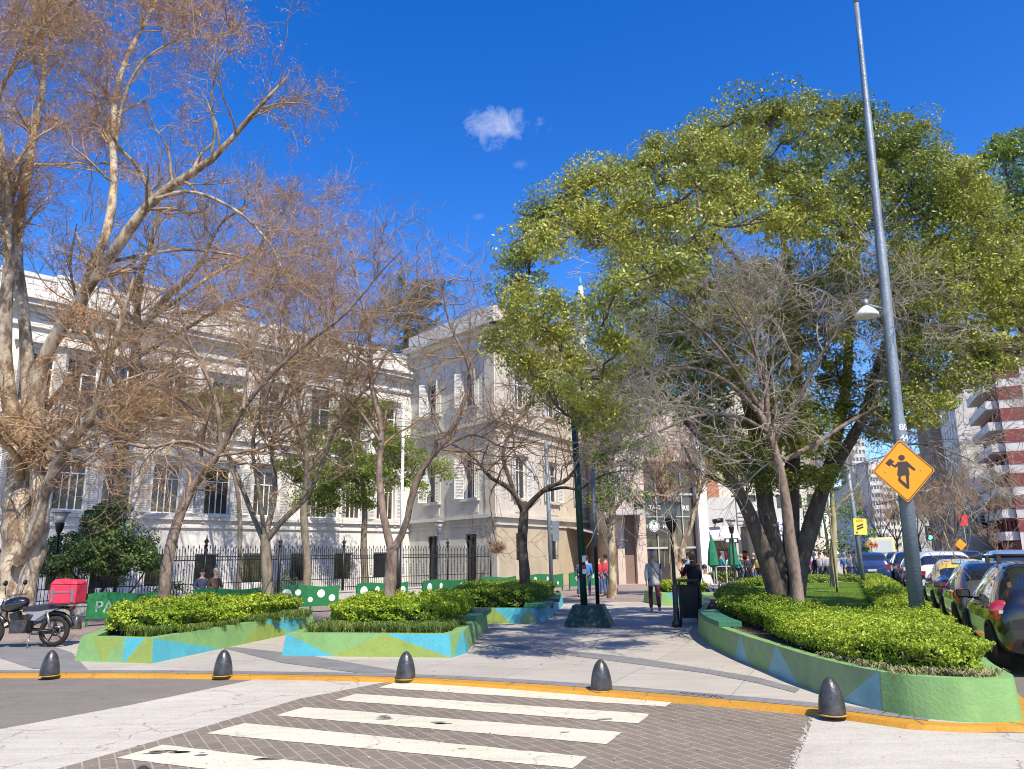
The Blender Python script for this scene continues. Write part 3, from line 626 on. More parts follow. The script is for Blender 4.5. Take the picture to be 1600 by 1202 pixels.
def rblock(name, label, t0, t1, a, H, m, fl=3.0, n=6, depth=14, m2=None, end=1):
    f = right_face(t0, t1, a); e = empty(name, (*st(t0, a), 0), 0, label, 'building'); ops = []; k = 0
    while 3.5+fl*k+1.8 < H:
        for j in range(n): u = f.L*(j+.5)/n; ops.append((u-.6, u+.6, 3.5+fl*k, 5.1+fl*k))
        k += 1
    wall(f, -.05, H, ops, m, 'wall', e); glaze(f, ops, e, M_glass)
    f2 = Face(st(t0, a), st(t0, a+depth)); ops = [(u, u+.9, 4+fl*j*2, 5.2+fl*j*2) for j in range(int((H-5)/fl/2)+1) for u in (2.2, 5.0) if 5.2+fl*j*2 < H]
    wall(f2, -.05, H, ops, m2 or m, 'wall', e); glaze(f2, ops, e, M_glass)
    r = MB().mat(M_roofm); r.poly([(*st(t0, a), H), (*st(t0, a+depth), H), (*st(t1, a+depth), H), (*st(t1, a), H)]); r.build('roof', None, e, True); return f, e
rblock('tall_white_building', 'tall blank white side wall building left of the red and white apartment block', 134, 156, 16.5, 33, M_offw, depth=22)
rblock('brown_building', 'narrow brown balconied building beyond the tall white building on the avenue', 158, 185, 14.8, 33, mat('brown_render', (.25, .17, .13), .8, nz=.1), depth=10)
rblock('distant_grey_building', 'distant grey building past the brown one along the avenue', 190, 245, 12.5, 24, M_wallB, n=9)
# classical corner house with rounded bay
fcx = D(1532, 868, 118)
ch = empty('corner_house', (fcx[0], fcx[1], 0), 0, 'old pale corner house with rounded bay, arched doorway and attic windows', 'building')
m = MB().mat(M_offw); m.lathe([(3.4, -.05), (3.4, 7.9), (3.9, 8.0), (4.1, 8.4), (3.4, 8.5), (3.3, 10.0), (3.6, 10.1), (3.6, 10.4), (.01, 10.5)], 24); m.build('round_bay', None, ch)
m = MB().mat(M_offw); m.box((6.5, 1, 4.2), (9, 6, 8.5)); m.box((6.5, 1, 8.6), (9.6, 6.6, .4)); m.build('wall', None, ch)
for k in range(7):
    a = -2.6+k*.42; m = MB().mat(M_glass); m.box((3.38*math.cos(a), 3.38*math.sin(a), 5.4), (.15, .8, 2.6), Matrix.Rotation(a, 3, 'Z')); m.build('window', None, ch)
    m = MB().mat(M_glass); m.box((3.32*math.cos(a), 3.32*math.sin(a), 9.2), (.15, .6, .8), Matrix.Rotation(a, 3, 'Z')); m.build('window', None, ch)
for x in (4.2, 6.6, 9):
    m = MB().mat(M_glass); m.box((x, -2.03, 5.4), (.9, .12, 2.6)); m.build('window', None, ch)
m = MB().mat(M_glass)
m.box((7, -2.03, 1.4), (1.5, .12, 2.8)); m.lathe([(.75, -.06), (.75, .06)], 16, (7, -2.03, 2.8), R=Matrix.Rotation(math.pi/2, 3, 'X')); m.build('arched_door', None, ch)
# far end of the avenue
for i, (px0, px1, Y, H, mm, lb) in enumerate(((1330, 1348, 330, 30, M_stone, 'low pale block at the far end of the avenue, left side'), (1349, 1372, 300, 46, M_wallB, 'dark grey slab tower at the far end of the avenue'), (1373, 1392, 290, 36, M_offw, 'white high-rise at the far end of the avenue between the poles'),
        (1393, 1412, 340, 34, M_stone, 'cream high-rise behind the grey pole at the far end of the avenue'), (1440, 1462, 300, 30, M_offw, 'small white block closing the avenue just right of the grey pole'))):
    block('distant_tower', lb, px0, px1, Y, H, mm, cols=4, z0=4, ww=.45, wm=mat('far_glass', (.12, .14, .17), .3))
# ------------------------------------------------------------------ planters
def pmat(name, c):
    m = mat(name, c, .6, col2=tuple(x*.78+.03 for x in c), nscale=6, bump=.3, bscale=30, detail=12); t = m.node_tree; b = t.nodes['Principled BSDF']; src = b.inputs['Base Color'].links[0].from_socket
    tc = nn(t, 'ShaderNodeTexCoord'); n = nn(t, 'ShaderNodeTexNoise'); n.inputs['Scale'].default_value = 7; n.inputs['Detail'].default_value = 12; n.inputs['Roughness'].default_value = .8; t.links.new(tc.outputs['Object'], n.inputs['Vector'])
    r = nn(t, 'ShaderNodeValToRGB'); r.color_ramp.elements[0].position = .66; r.color_ramp.elements[1].position = .69; t.links.new(n.outputs['Fac'], r.inputs[0])
    q = nn(t, 'ShaderNodeMixRGB'); t.links.new(r.outputs[0], q.inputs[0]); t.links.new(src, q.inputs[1]); q.inputs[2].default_value = (.5, .5, .42, 1); t.links.new(q.outputs[0], b.inputs['Base Color'])
    n = nn(t, 'ShaderNodeTexNoise'); n.inputs['Scale'].default_value = 1.6; n.inputs['Detail'].default_value = 9; n.inputs['Roughness'].default_value = .7; t.links.new(tc.outputs['Object'], n.inputs['Vector'])
    r = nn(t, 'ShaderNodeValToRGB'); r.color_ramp.elements[0].position = .3; r.color_ramp.elements[1].position = .55; r.color_ramp.elements[0].color = (.78, .8, .74, 1); t.links.new(n.outputs['Fac'], r.inputs[0])
    w_ = nn(t, 'ShaderNodeMixRGB', blend_type='MULTIPLY'); w_.inputs[0].default_value = 1; t.links.new(q.outputs[0], w_.inputs[1]); t.links.new(r.outputs[0], w_.inputs[2]); t.links.new(w_.outputs[0], b.inputs['Base Color']); return m
def pmat_(name, c): return mat(name, c, .6, col2=tuple(x*.78+.03 for x in c), nscale=6, bump=.3, bscale=30, detail=12)
PC = [pmat('planter_green', (.2, .38, .12)), pmat('planter_lime', (.25, .34, .06)), pmat('planter_turquoise', (.07, .4, .48)), pmat('planter_pale_blue', (.22, .46, .47)), pmat('planter_dark_green', (.02, .16, .08)), pmat('planter_sage', (.24, .36, .16))]
def planter(name, ring, h, label, tris, base=0, batter=.06, rim=.22, soil=.08, closed=True, rimc=0, basefn=None):
    """ring: outer ground outline (ccw seen from above). tris: (s0, s1, sa, up, colour) along the perimeter"""
    ring = [np.array(p, float) for p in ring]; a = sum(ring[i][0]*ring[(i+1) % len(ring)][1]-ring[(i+1) % len(ring)][0]*ring[i][1] for i in range(len(ring)))
    assert a > 0, name
    n = len(ring); root = empty(name, (*ring[0], 0), 0, label, 'planter')
    def inset(w):
        o = []
        for i in range(n):
            p, c, q = ring[i-1], ring[i], ring[(i+1) % n]; d1 = (c-p)/np.linalg.norm(c-p); d2 = (q-c)/np.linalg.norm(q-c)
            n1, n2 = np.array([-d1[1], d1[0]]), np.array([-d2[1], d2[0]]); b = n1+n2; b /= np.linalg.norm(b); o.append(c+b*w/max(.35, b.dot(n1)))
        return o
    top, inn = inset(batter), inset(batter+rim); cum = [0]
    for i in range(n): cum.append(cum[-1]+float(np.linalg.norm(ring[(i+1) % n]-ring[i])))
    knots = set(np.round(cum, 4)); Lt = cum[-1]
    for t in tris: knots |= {round(t[0], 4), round(t[1], 4), round(t[2], 4)}
    k = sorted(x for x in knots if 0 <= x <= Lt+1e-6); mb = MB()
    def at(s, h_):
        i = min(n-1, max(0, int(np.searchsorted(cum, s, 'right'))-1)); f = (s-cum[i])/(cum[i+1]-cum[i]); a_ = ring[i]*(1-f)+ring[(i+1) % n]*f; b_ = top[i]*(1-f)+top[(i+1) % n]*f
        p = a_*(1-h_)+b_*h_; return (p[0], p[1], h_*h)
    for s0, s1 in zip(k[:-1], k[1:]):
        if s1-s0 < 1e-4: continue
        m_ = (s0+s1)/2; e = 1e-5; lev = [(0, 0, basefn(m_) if basefn else base)]
        ups = [t for t in tris if t[0] < m_ < t[1] and t[3]]; dn = [t for t in tris if t[0] < m_ < t[1] and not t[3]]
        def hh(t, s): return (s-t[0])/(t[2]-t[0]) if s <= t[2] and t[2] > t[0] else (t[1]-s)/(t[1]-t[2]) if t[1] > t[2] else 1.
        bc = lev[0][2]; stack = []
        if ups: t = ups[0]; ha, hb = hh(t, s0+e), hh(t, s1-e); stack.append((0, 0, ha, hb, t[4])); lo_ = (ha, hb)
        else: lo_ = (0, 0)
        if dn:
            t = dn[0]; ha, hb = 1-hh(t, s0+e), 1-hh(t, s1-e); ha, hb = max(ha, lo_[0]), max(hb, lo_[1]); stack.append((lo_[0], lo_[1], ha, hb, bc)); stack.append((ha, hb, 1, 1, t[4]))
        else: stack.append((lo_[0], lo_[1], 1, 1, bc))
        for a0, a1, b0, b1, c in stack:
            if b0-a0 < 1e-4 and b1-a1 < 1e-4: continue
            mb.mat(PC[c]); mb.poly([at(s0+e*0, a0), at(s1-e, a1), at(s1-e, b1), at(s0+e*0, b0)])
    mb.mat(PC[rimc])
    for i in range(n):
        j = (i+1) % n; mb.poly([(*top[i], h), (*top[j], h), (*inn[j], h), (*inn[i], h)]); mb.poly([(*inn[i], h), (*inn[j], h), (*inn[j], h-.3), (*inn[i], h-.3)])
    mb.build('planter_wall', None, root, True)
    sb = MB().mat(M_soil); sb.poly([(*p, h-soil) for p in inn]); sb.build('soil', None, root, True)
    return root, inn
def g2(x, y, z=0): return np.array(G(x, y, z))
a, b, c = g2(116, 1033), g2(237, 1037), g2(492, 983)
p1 = [a, b, c, c+np.array([-1.3, .9]), a+np.array([-1.6, 5.3])]; L = [float(np.linalg.norm(p1[(i+1) % 5]-p1[i])) for i in range(5)]
planter('planter', p1, .4, 'green and turquoise painted planter with hedge and two trees, nearest the motorcycle',
        [(0, .35, 0, True, 0), (.25, 1.05, .62, False, 1), (.62, 1.5, 1.1, False, 2), (L[0], L[0]+2.1, L[0], True, 2), (L[0]+2.9, L[0]+4.7, L[0]+3.8, True, 1), (L[0]+3.6, L[0]+5.9, L[0]+5.2, False, 2)], basefn=lambda s: 1 if .9 < s < L[0] else 0)
a, b, c = g2(440, 1025), g2(705, 1028), g2(745, 1000)
c2 = c+np.array([.15, 2.6]); p2 = [a, b, b+np.array([.22, .6]), c, c2, c2+np.array([-1.1, .9]), a+np.array([.3, 5.6])]
L0 = float(np.linalg.norm(b-a))
planter('planter', p2, .38, 'green and turquoise painted planter with bright hedge, middle of the plaza front',
        [(0, 1.0, 0, True, 2), (.9, L0, 1.95, True, 1), (1.7, L0+.001, L0, False, 2), (L0+.1, L0+1.2, L0+.55, True, 2)], batter=.05)
b0, b1, b2 = g2(705, 973), g2(838, 975), g2(885, 945)
p3 = [b0, b1, b1+np.array([.35, 1.2]), b2+np.array([-.1, 0]), b2+np.array([-.7, 1.2]), b0+np.array([-.6, 7.5])]
planter('planter', p3, .38, 'shaded turquoise and green planter with dark clipped hedge and forked tree', [(0, 1.2, .3, False, 0), (.7, 1.7, 1.2, True, 1), (1.9, 2.6, 2.2, True, 5)], base=2, rimc=4)
def bench(path, w_, h, label):
    mb = MB().mat(PC[4]); P = cat(path, 4); n = len(P); T = []
    for i in range(n):
        d = P[min(n-1, i+1)]-P[max(0, i-1)]; d /= np.linalg.norm(d); T.append(np.array([-d[1], d[0]]))
    for i in range(n-1):
        q = [P[i]-T[i]*w_/2, P[i+1]-T[i+1]*w_/2, P[i+1]+T[i+1]*w_/2, P[i]+T[i]*w_/2]
        mb.hexa([(*x, h) for x in q]+[(*x, h+.09) for x in q])
    root = empty('bench', (*P[0], 0), 0, label, 'bench'); o = mb.build('seat', None, root, True)
    for i in (0, n//2, n-1):
        s = MB().mat(PC[4]); c = P[i] if 0 < i < n-1 else P[i]*.85+P[n//2]*.15; s.box((*c, h-.09), (.12, w_*.5, .17)); s.build('bracket', None, root, True)
bench([g2(722, 1003)+np.array([.0, .3]), g2(735, 1000)+np.array([.05, 1.2]), g2(738, 1000)+np.array([.1, 2.6])], .45, .385, 'dark green slab bench fixed along the right edge of the middle planter')
bench([b1+np.array([-.05, .3]), b1+np.array([.3, 1.7])], .5, .385, 'dark bench slab at the near right corner of the shaded planter')
bench([b1+np.array([.5, 2.6]), b2+np.array([-.5, -1.2])], .5, .385, 'dark bench slab at the far right side of the shaded planter')
e1, e2 = g2(1033, 947), g2(1120, 946)
p4 = [e1, e2, e2+np.array([.6, 2.2]), e1+np.array([-.2, 2.4])]
planter('planter', p4, .42, 'small light green planter with low hedge behind the litter bin', [(.2, 1.0, .5, False, 2), (.7, 1.6, 1.1, True, 2)], rim=.25)
# long planter on the right: outline runs from the near right tip round
Wl = [g2(*p) for p in ((1140, 1024), (1170, 1038), (1200, 1050), (1235, 1065), (1270, 1079), (1330, 1099), (1380, 1112))]
FR = [g2(1380, 1112), g2(1430, 1121), g2(1500, 1128), g2(1545, 1129), np.array([4.93, 8.0]), np.array([5.12, 8.22])]
right_side = [np.array(st(.8, -.18)), np.array(st(6, -.22)), np.array(st(12, -.25)), np.array(st(18, -.3)), np.array(st(27, -.4))]
back = [np.array(st(28.2, -1.5)), np.array([9.6, 33.5]), np.array([6.6, 28.])]+list(cat([(5.3, 22.), (4.5, 19.2), (3.98, 17.3), (3.78, 15.9), (3.62, 14.6), tuple(Wl[0])], 4)[:-1])
ring = [Wl[0]]+list(cat(Wl, 2)[1:])+list(cat(FR, 7)[1:])+right_side+back
cumr = 0; LW = sum(float(np.linalg.norm(Wl[i+1]-Wl[i])) for i in range(6))
pr, inn = planter('planter', ring, .4, 'long curved green planter island with clipped hedge, lawn and trees beside the avenue',
    [(.3, 1.1, .65, True, 3), (1.9, 3.05, 2.25, True, 3), (4.15, LW-.02, LW-.03, True, 3), (1.25, 1.9, 1.6, True, 0)], basefn=lambda s: 0 if s > LW else 5, batter=.03, rim=.14)
bench([np.array([4.2, 17.2]), np.array([3.98, 16.]), np.array([3.85, 14.9]), np.array([3.80, 14.0])], .4, .402, 'green slab bench on the curved wall at the left end of the long planter')
# ------------------------------------------------------------------ hedges and grass
RG = np.random.default_rng(12)
def rnd_unit(n, rg=RG):
    v = rg.normal(size=(n, 3)); return v/np.linalg.norm(v, axis=1)[:, None]
def leaf_geo(P, size, rg, nb=None, nbw=1.2, asp=.5, droop=0):
    n = len(P); N = rnd_unit(n, rg)
    if nb is not None: N = N+np.asarray(nb)*nbw; N /= np.linalg.norm(N, axis=1)[:, None]
    T = np.cross(N, rnd_unit(n, rg)); 
    if droop: T = T+np.array([0, 0, -droop])
    T -= N*(T*N).sum(1)[:, None]; T /= np.linalg.norm(T, axis=1)[:, None]+1e-9; B = np.cross(N, T); s = np.asarray(size)*rg.uniform(.65, 1.25, n); s = s[:, None]
    V = np.stack([P-T*s*.5, P+B*s*asp*.5, P+T*s*.5+N*s*.08, P-B*s*asp*.5], 1).reshape(-1, 3); Fq = np.arange(4*n).reshape(n, 4); return V, Fq
def inside(pt, poly):
    x, y = pt[:, 0], pt[:, 1]; r = np.zeros(len(pt), bool); n = len(poly)
    for i in range(n):
        x0, y0 = poly[i-1]; x1, y1 = poly[i]
        c = ((y0 > y) != (y1 > y)) & (x < (x1-x0)*(y-y0)/(y1-y0+1e-12)+x0); r ^= c
    return r
def edge_dist(pt, poly):
    d = np.full(len(pt), 1e9); n = len(poly)
    for i in range(n):
        a = np.array(poly[i-1]); b = np.array(poly[i]); ab = b-a; t = np.clip(((pt-a)@ab)/(ab@ab+1e-12), 0, 1); d = np.minimum(d, np.linalg.norm(pt-(a+t[:, None]*ab), axis=1))
    return d
def lump(P, k=1.7, seed=0):
    x, y = P[:, 0]+seed, P[:, 1]-seed; return .5*np.sin(k*2.1*x+1.3*np.sin(k*1.7*y))+.5*np.sin(k*2.9*y+1.1*np.sin(k*2.3*x))
def hedge(label, poly, z0, z1, dens, size, m, rough_=.05, cat_='hedge', seed=0, name='hedge'):
    rg = np.random.default_rng(seed+1); poly = [np.array(p, float) for p in poly]; A = .5*abs(sum(poly[i-1][0]*poly[i][1]-poly[i][0]*poly[i-1][1] for i in range(len(poly))))
    lo_, hi = np.min(poly, 0), np.max(poly, 0); nt_ = int(A*dens*1.4); bbA = np.prod(hi-lo_); c = rg.uniform(lo_, hi, (int(nt_*bbA/A), 2)); c = c[inside(c, poly)]
    ed = edge_dist(c, poly); z = z1-.12*np.exp(-ed/.07)+rough_*lump(c, 2.2, seed)+rough_*.7*lump(c, 7, seed)+rg.normal(0, .025, len(c))-np.abs(rg.normal(0, .03, len(c)))
    kp = lump(c, 11, seed)+.7*lump(c, 23, seed+1)+rg.normal(0, .25, len(c)) > -.62; c, z = c[kp], z[kp]; top = np.c_[c, z]; nb = np.tile([0, 0, 1.], (len(c), 1))
    S, NB = [top], [nb]
    for i in range(len(poly)):
        a, b = poly[i-1], poly[i]; l = np.linalg.norm(b-a); k = int(l*(z1-z0)*dens*1.8); t = rg.uniform(0, 1, k); q = a+t[:, None]*(b-a); d = (b-a)/l; nr = np.array([d[1], -d[0]])
        if inside((a+b)[None]/2+nr*.03, poly)[0]: nr = -nr
        zz = z0+(z1-z0-.04)*rg.uniform(0, 1, k)**.75; off = .04*lump(q, 5, seed+3)+.05*np.sin(zz*19+q[:, 0]*9)*1+rg.normal(0, .03, k)-.10*(1-(zz-z0)/(z1-z0))
        q3 = np.c_[q.sum(1), zz*1.3]; kp = lump(q3, 9, seed)+.7*lump(q3, 21, seed+1)+rg.normal(0, .25, k) > -.45+.9*np.maximum(0, .35-(zz-z0)/(z1-z0)); S.append(np.c_[q+nr*off[:, None], zz][kp]); NB.append(np.tile([nr[0], nr[1], .5], (int(kp.sum()), 1)))
    P = np.vstack(S); V, Fq = leaf_geo(P, size, rg, np.vstack(NB), .9, .62)
    root = empty(name, (*np.mean(poly, 0), z0), 0, label, cat_)
    link('foliage', npmesh('foliage', V, Fq, m), root, True)
    # added solid core, dark-coloured to show as leaf gaps, leafless stems at the foot
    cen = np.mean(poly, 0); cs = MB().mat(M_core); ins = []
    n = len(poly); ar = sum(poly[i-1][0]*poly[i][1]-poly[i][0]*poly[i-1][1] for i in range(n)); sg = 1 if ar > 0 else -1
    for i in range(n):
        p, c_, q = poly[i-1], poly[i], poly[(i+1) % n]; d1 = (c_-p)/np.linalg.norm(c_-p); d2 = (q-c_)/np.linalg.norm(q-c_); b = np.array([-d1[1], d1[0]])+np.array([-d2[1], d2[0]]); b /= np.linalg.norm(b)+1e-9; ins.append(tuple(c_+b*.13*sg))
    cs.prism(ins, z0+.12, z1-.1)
    s = cs.mat(M_bark)
    for i in range(n):
        a, b = np.array(ins[i-1]), np.array(ins[i]); k = min(22, int(np.linalg.norm(b-a)/.28))
        for j in range(k):
            p = a+(b-a)*(j+rg.uniform())/k; s.tube([(*p, z0-.08), (p[0]+rg.normal(0, .04), p[1]+rg.normal(0, .04), z0+.1), (p[0]+rg.normal(0, .08), p[1]+rg.normal(0, .08), z0+.22)], [.014, .011, .008], 4)
    s.build('core_and_stems', None, root, True)
    return root
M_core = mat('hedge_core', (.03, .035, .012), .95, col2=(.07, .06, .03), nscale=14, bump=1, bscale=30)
M_hedge = leafmat('hedge_leaf', (.21, .32, .02), (.42, .52, .05), .7, .4, .35)
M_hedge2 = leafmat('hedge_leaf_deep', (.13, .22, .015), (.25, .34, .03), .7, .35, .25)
M_hedge3 = leafmat('hedge_leaf_yellow', (.24, .36, .02), (.45, .55, .05), .7, .4, .35)
I = [np.array(p) for p in inn]
def rr_in(t, a): return np.array(st(t, a))
front = [np.array([3.95, 9.3]), np.array([4.2, 8.55]), np.array([4.75, 8.35]), np.array([5.0, 8.5]), rr_in(3, -.36), rr_in(5.6, -.36), np.array([7.0, 13.3]), np.array([5.4, 13.0]), np.array([4.2, 13.4]), np.array([3.85, 11.2])]
hedge('clipped bright green hedge filling the near end of the long planter round the grey pole', front, .38, .74, 3600, .036, M_hedge, seed=1)
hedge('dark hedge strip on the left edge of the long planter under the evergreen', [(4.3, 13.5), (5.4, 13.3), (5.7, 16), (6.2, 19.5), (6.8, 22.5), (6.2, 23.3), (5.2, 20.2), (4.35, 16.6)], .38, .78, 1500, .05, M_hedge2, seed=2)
hedge('bright hedge strip along the kerb beside the parked cars', [rr_in(7.0, -1.15), rr_in(7.0, -.36), rr_in(11.5, -.38), rr_in(17, -.4), rr_in(26, -.5), rr_in(26, -1.3), rr_in(18, -1.25), rr_in(11.5, -1.2)], .38, .76, 1300, .055, M_hedge, seed=3)
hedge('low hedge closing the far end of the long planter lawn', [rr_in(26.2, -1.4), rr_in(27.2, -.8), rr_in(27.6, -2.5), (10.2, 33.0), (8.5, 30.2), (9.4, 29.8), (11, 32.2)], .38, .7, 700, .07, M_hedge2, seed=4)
i1 = [a*1. for a in p1]
hedge('bright hedge in the planter nearest the motorcycle', [(-7.5, 14.9), (-6.3, 14.7), (-5.75, 17.2), (-5.35, 19.6), (-6.3, 20.1), (-8.9, 19.0), (-8.5, 17.2), (-7.9, 15.2)], .42, .8, 2000, .06, M_hedge, .1, seed=5)
hedge('yellow green hedge in the middle planter round the forked tree', [(-3.75, 15.9), (-3.2, 15.1), (-1.5, 15.1), (-1.1, 16.4), (-1.0, 18.6), (-3.6, 19.0)], .42, .84, 2200, .055, M_hedge3, .1, seed=6)
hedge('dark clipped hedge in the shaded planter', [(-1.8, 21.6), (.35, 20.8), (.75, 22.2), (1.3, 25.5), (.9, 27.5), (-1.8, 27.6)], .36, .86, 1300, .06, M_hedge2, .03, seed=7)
hedge('low hedge in the small light green planter behind the litter bin', [tuple(e1+np.array([.3, .4])), tuple(e2+np.array([-.25, .35])), tuple(e2+np.array([.2, 1.9])), tuple(e1+np.array([.3, 2.0]))], .4, .78, 900, .07, M_hedge, .08, seed=8)
def tufts(label, pts, h, nbl, m, name='border_grass', w_=.008, sp=.09):
    rg = np.random.default_rng(len(pts)); Vs = []; 
    for p in pts:
        n = nbl; az = rg.uniform(0, 6.28, n); ln = h*rg.uniform(.6, 1.15, n); lean = rg.uniform(.25, 1.0, n)
        b = np.array(p)+np.c_[rg.normal(0, sp*.4, n), rg.normal(0, sp*.4, n), np.zeros(n)]; d = np.c_[np.cos(az), np.sin(az), np.zeros(n)]; s = np.c_[-np.sin(az), np.cos(az), np.zeros(n)]*w_
        mid = b+d*(ln*lean*.45)[:, None]+np.array([0, 0, 1])*(ln*.75)[:, None]; tip = b+d*(ln*lean)[:, None]+np.array([0, 0, 1])*(ln*(.85-.35*lean))[:, None]
        Vs.append(np.stack([b-s, b+s, mid+s*.8, mid-s*.8, mid-s*.8, mid+s*.8, tip+s*.1, tip-s*.1], 1).reshape(-1, 3))
    V = np.vstack(Vs); o = link(name, npmesh(name, V, np.arange(len(V)).reshape(-1, 4), m)); return tag(o, label, 'grass', kind='stuff')
M_grass = leafmat('lawn_blade', (.13, .24, .02), (.26, .4, .04), .5, .25, .35)
M_tuft = leafmat('tuft_blade', (.1, .17, .03), (.2, .27, .06), 1.5, .3, .3)
rg = np.random.default_rng(3)
def strip(poly, n):
    poly = [np.array(p) for p in poly]; lo_, hi = np.min(poly, 0), np.max(poly, 0); c = rg.uniform(lo_, hi, (n*6, 2)); c = c[inside(c, poly)][:n]; return c
tufts('low border grass along the front rim of the left planter', [(*p, .33) for p in strip([(-7.3, 14.6), (-6.25, 14.05), (-5.5, 17.0), (-4.95, 19.2), (-5.35, 19.6), (-5.75, 17.1), (-6.35, 14.65), (-7.2, 15)], 70)], .24, 46, M_tuft)
tufts('low border grass along the front rim of the middle planter', [(*p, .31) for p in strip([(-3.95, 14.75), (-1.35, 14.1), (-.95, 16), (-1.1, 16.4), (-1.5, 15.1), (-3.2, 15.15), (-3.8, 15.9)], 85)], .26, 50, M_tuft)
tufts('weeds and dry grass at the near rim of the long planter', [(*p, .33) for p in strip([(3.8, 10.2), (4.05, 8.4), (4.8, 8.15), (5.05, 8.4), (4.75, 8.4), (4.2, 8.6), (3.95, 9.5)], 60)], .16, 20, mat('dry_grass', (.28, .26, .12), .8, nz=.3))
lawn = [(6.0, 13.0), rr_in(5.2, -1.0), rr_in(12, -1.1), rr_in(26, -1.2), (10.6, 32.6), (8.8, 29.8), (7.3, 23.4), (6.0, 17)]
ls = strip(lawn, 9000)
lm = MB().mat(mat('lawn_soil', (.09, .16, .025), .95, nz=.3, nscale=2)); 
lm.poly([(*p, .4) for p in lawn]); tag(lm.build('lawn_base'), kind='structure')
tufts('short sunlit lawn inside the long planter', [(*p, .395) for p in ls], .085, 14, M_grass, 'lawn_grass', .006, .2)
# ------------------------------------------------------------------ trees
def tubes(P, R, S, close=False):
    """P (N,K,3), R (N,K) -> vertices, quads"""
    N, K, _ = P.shape; T = np.gradient(P, axis=1); T /= np.linalg.norm(T, axis=2)[..., None]+1e-9
    ref = np.where(np.abs(T[:, :1, 2:3]) > .9, np.array([1., 0, 0]), np.array([0, 0, 1.])); ref = np.broadcast_to(ref, T.shape)
    U = np.cross(T, ref); U /= np.linalg.norm(U, axis=2)[..., None]+1e-9; W_ = np.cross(T, U)
    q = np.arange(S)*2*math.pi/S; V = P[:, :, None]+(U[:, :, None]*np.cos(q)[:, None]+W_[:, :, None]*np.sin(q)[:, None])*R[:, :, None, None]
    idx = np.arange(N*K*S).reshape(N, K, S); a = idx[:, :-1]; b = idx[:, 1:]
    return V.reshape(-1, 3), np.stack([a, np.roll(a, -1, 2), np.roll(b, -1, 2), b], -1).reshape(-1, 4)
def grow(P, R, n, rg, tmin, lr, ang, bias=(0, 0, .2), wander=.12, K=6, rs=.6, rmin=.004, tip=.35, lenp=None, curl=0, tmax=1., zmin=0):
    N, Kp, _ = P.shape; L = np.linalg.norm(np.diff(P, axis=1), axis=2).sum(1); w_ = L if lenp is None else L**lenp; idx = rg.choice(N, n, p=w_/w_.sum())
    t = rg.uniform(tmin, tmax, n); f = t*(Kp-1)-1e-6; f = np.clip(f, 0, Kp-1.001); i = f.astype(int); fr_ = (f-i)[:, None]
    p = P[idx, i]*(1-fr_)+P[idx, i+1]*fr_; tg = P[idx, i+1]-P[idx, i]; tg /= np.linalg.norm(tg, axis=1)[:, None]+1e-9; r = R[idx, i]*(1-fr_[:, 0])+R[idx, i+1]*fr_[:, 0]
    pe = rnd_unit(n, rg); pe -= tg*(pe*tg).sum(1)[:, None]; pe /= np.linalg.norm(pe, axis=1)[:, None]+1e-9; a = rg.uniform(ang[0], ang[1], n)[:, None]
    d = np.cos(a)*tg+np.sin(a)*pe+np.array(bias); d /= np.linalg.norm(d, axis=1)[:, None]; ln = rg.uniform(lr[0], lr[1], n)*(1.15-.45*t); Q = np.zeros((n, K, 3)); Q[:, 0] = p
    cv = rnd_unit(n, rg)*curl
    for k in range(1, K):
        d = d+rg.normal(0, wander, (n, 3))+np.array(bias)*.3+cv; d /= np.linalg.norm(d, axis=1)[:, None]; Q[:, k] = Q[:, k-1]+d*(ln/(K-1))[:, None]
    if zmin: kp = p[:, 2] > zmin; Q, r, p = Q[kp], r[kp], p[kp]; n = len(Q)
    r0 = np.clip(r*rs*rg.uniform(.7, 1.1, n), rmin, None); RR = r0[:, None]*np.linspace(1, tip, K)[None]; return Q, np.maximum(RR, rmin*.6)
YS = [1.]
def limb(px, Y, r0, r1, K=18):
    """polyline of photo columns/rows at distances Y -> resampled limb"""
    n = len(px); Ys = Y if hasattr(Y, '__len__') else [Y]*n
    if len(Ys) != n: Ys = np.interp(np.linspace(0, 1, n), np.linspace(0, 1, len(Ys)), Ys)
    pts = cat([D(x, y, yy*YS[0]) for (x, y), yy in zip(px, Ys)], 6); s = np.r_[0, np.cumsum(np.linalg.norm(np.diff(pts, axis=0), axis=1))]; t = np.linspace(0, s[-1], K)
    return np.stack([np.interp(t, s, pts[:, j]) for j in range(3)], 1), np.linspace(1, 0, K)**.8*(r0-r1)+r1
def stack(ls): return np.stack([l[0] for l in ls]), np.stack([l[1] for l in ls])
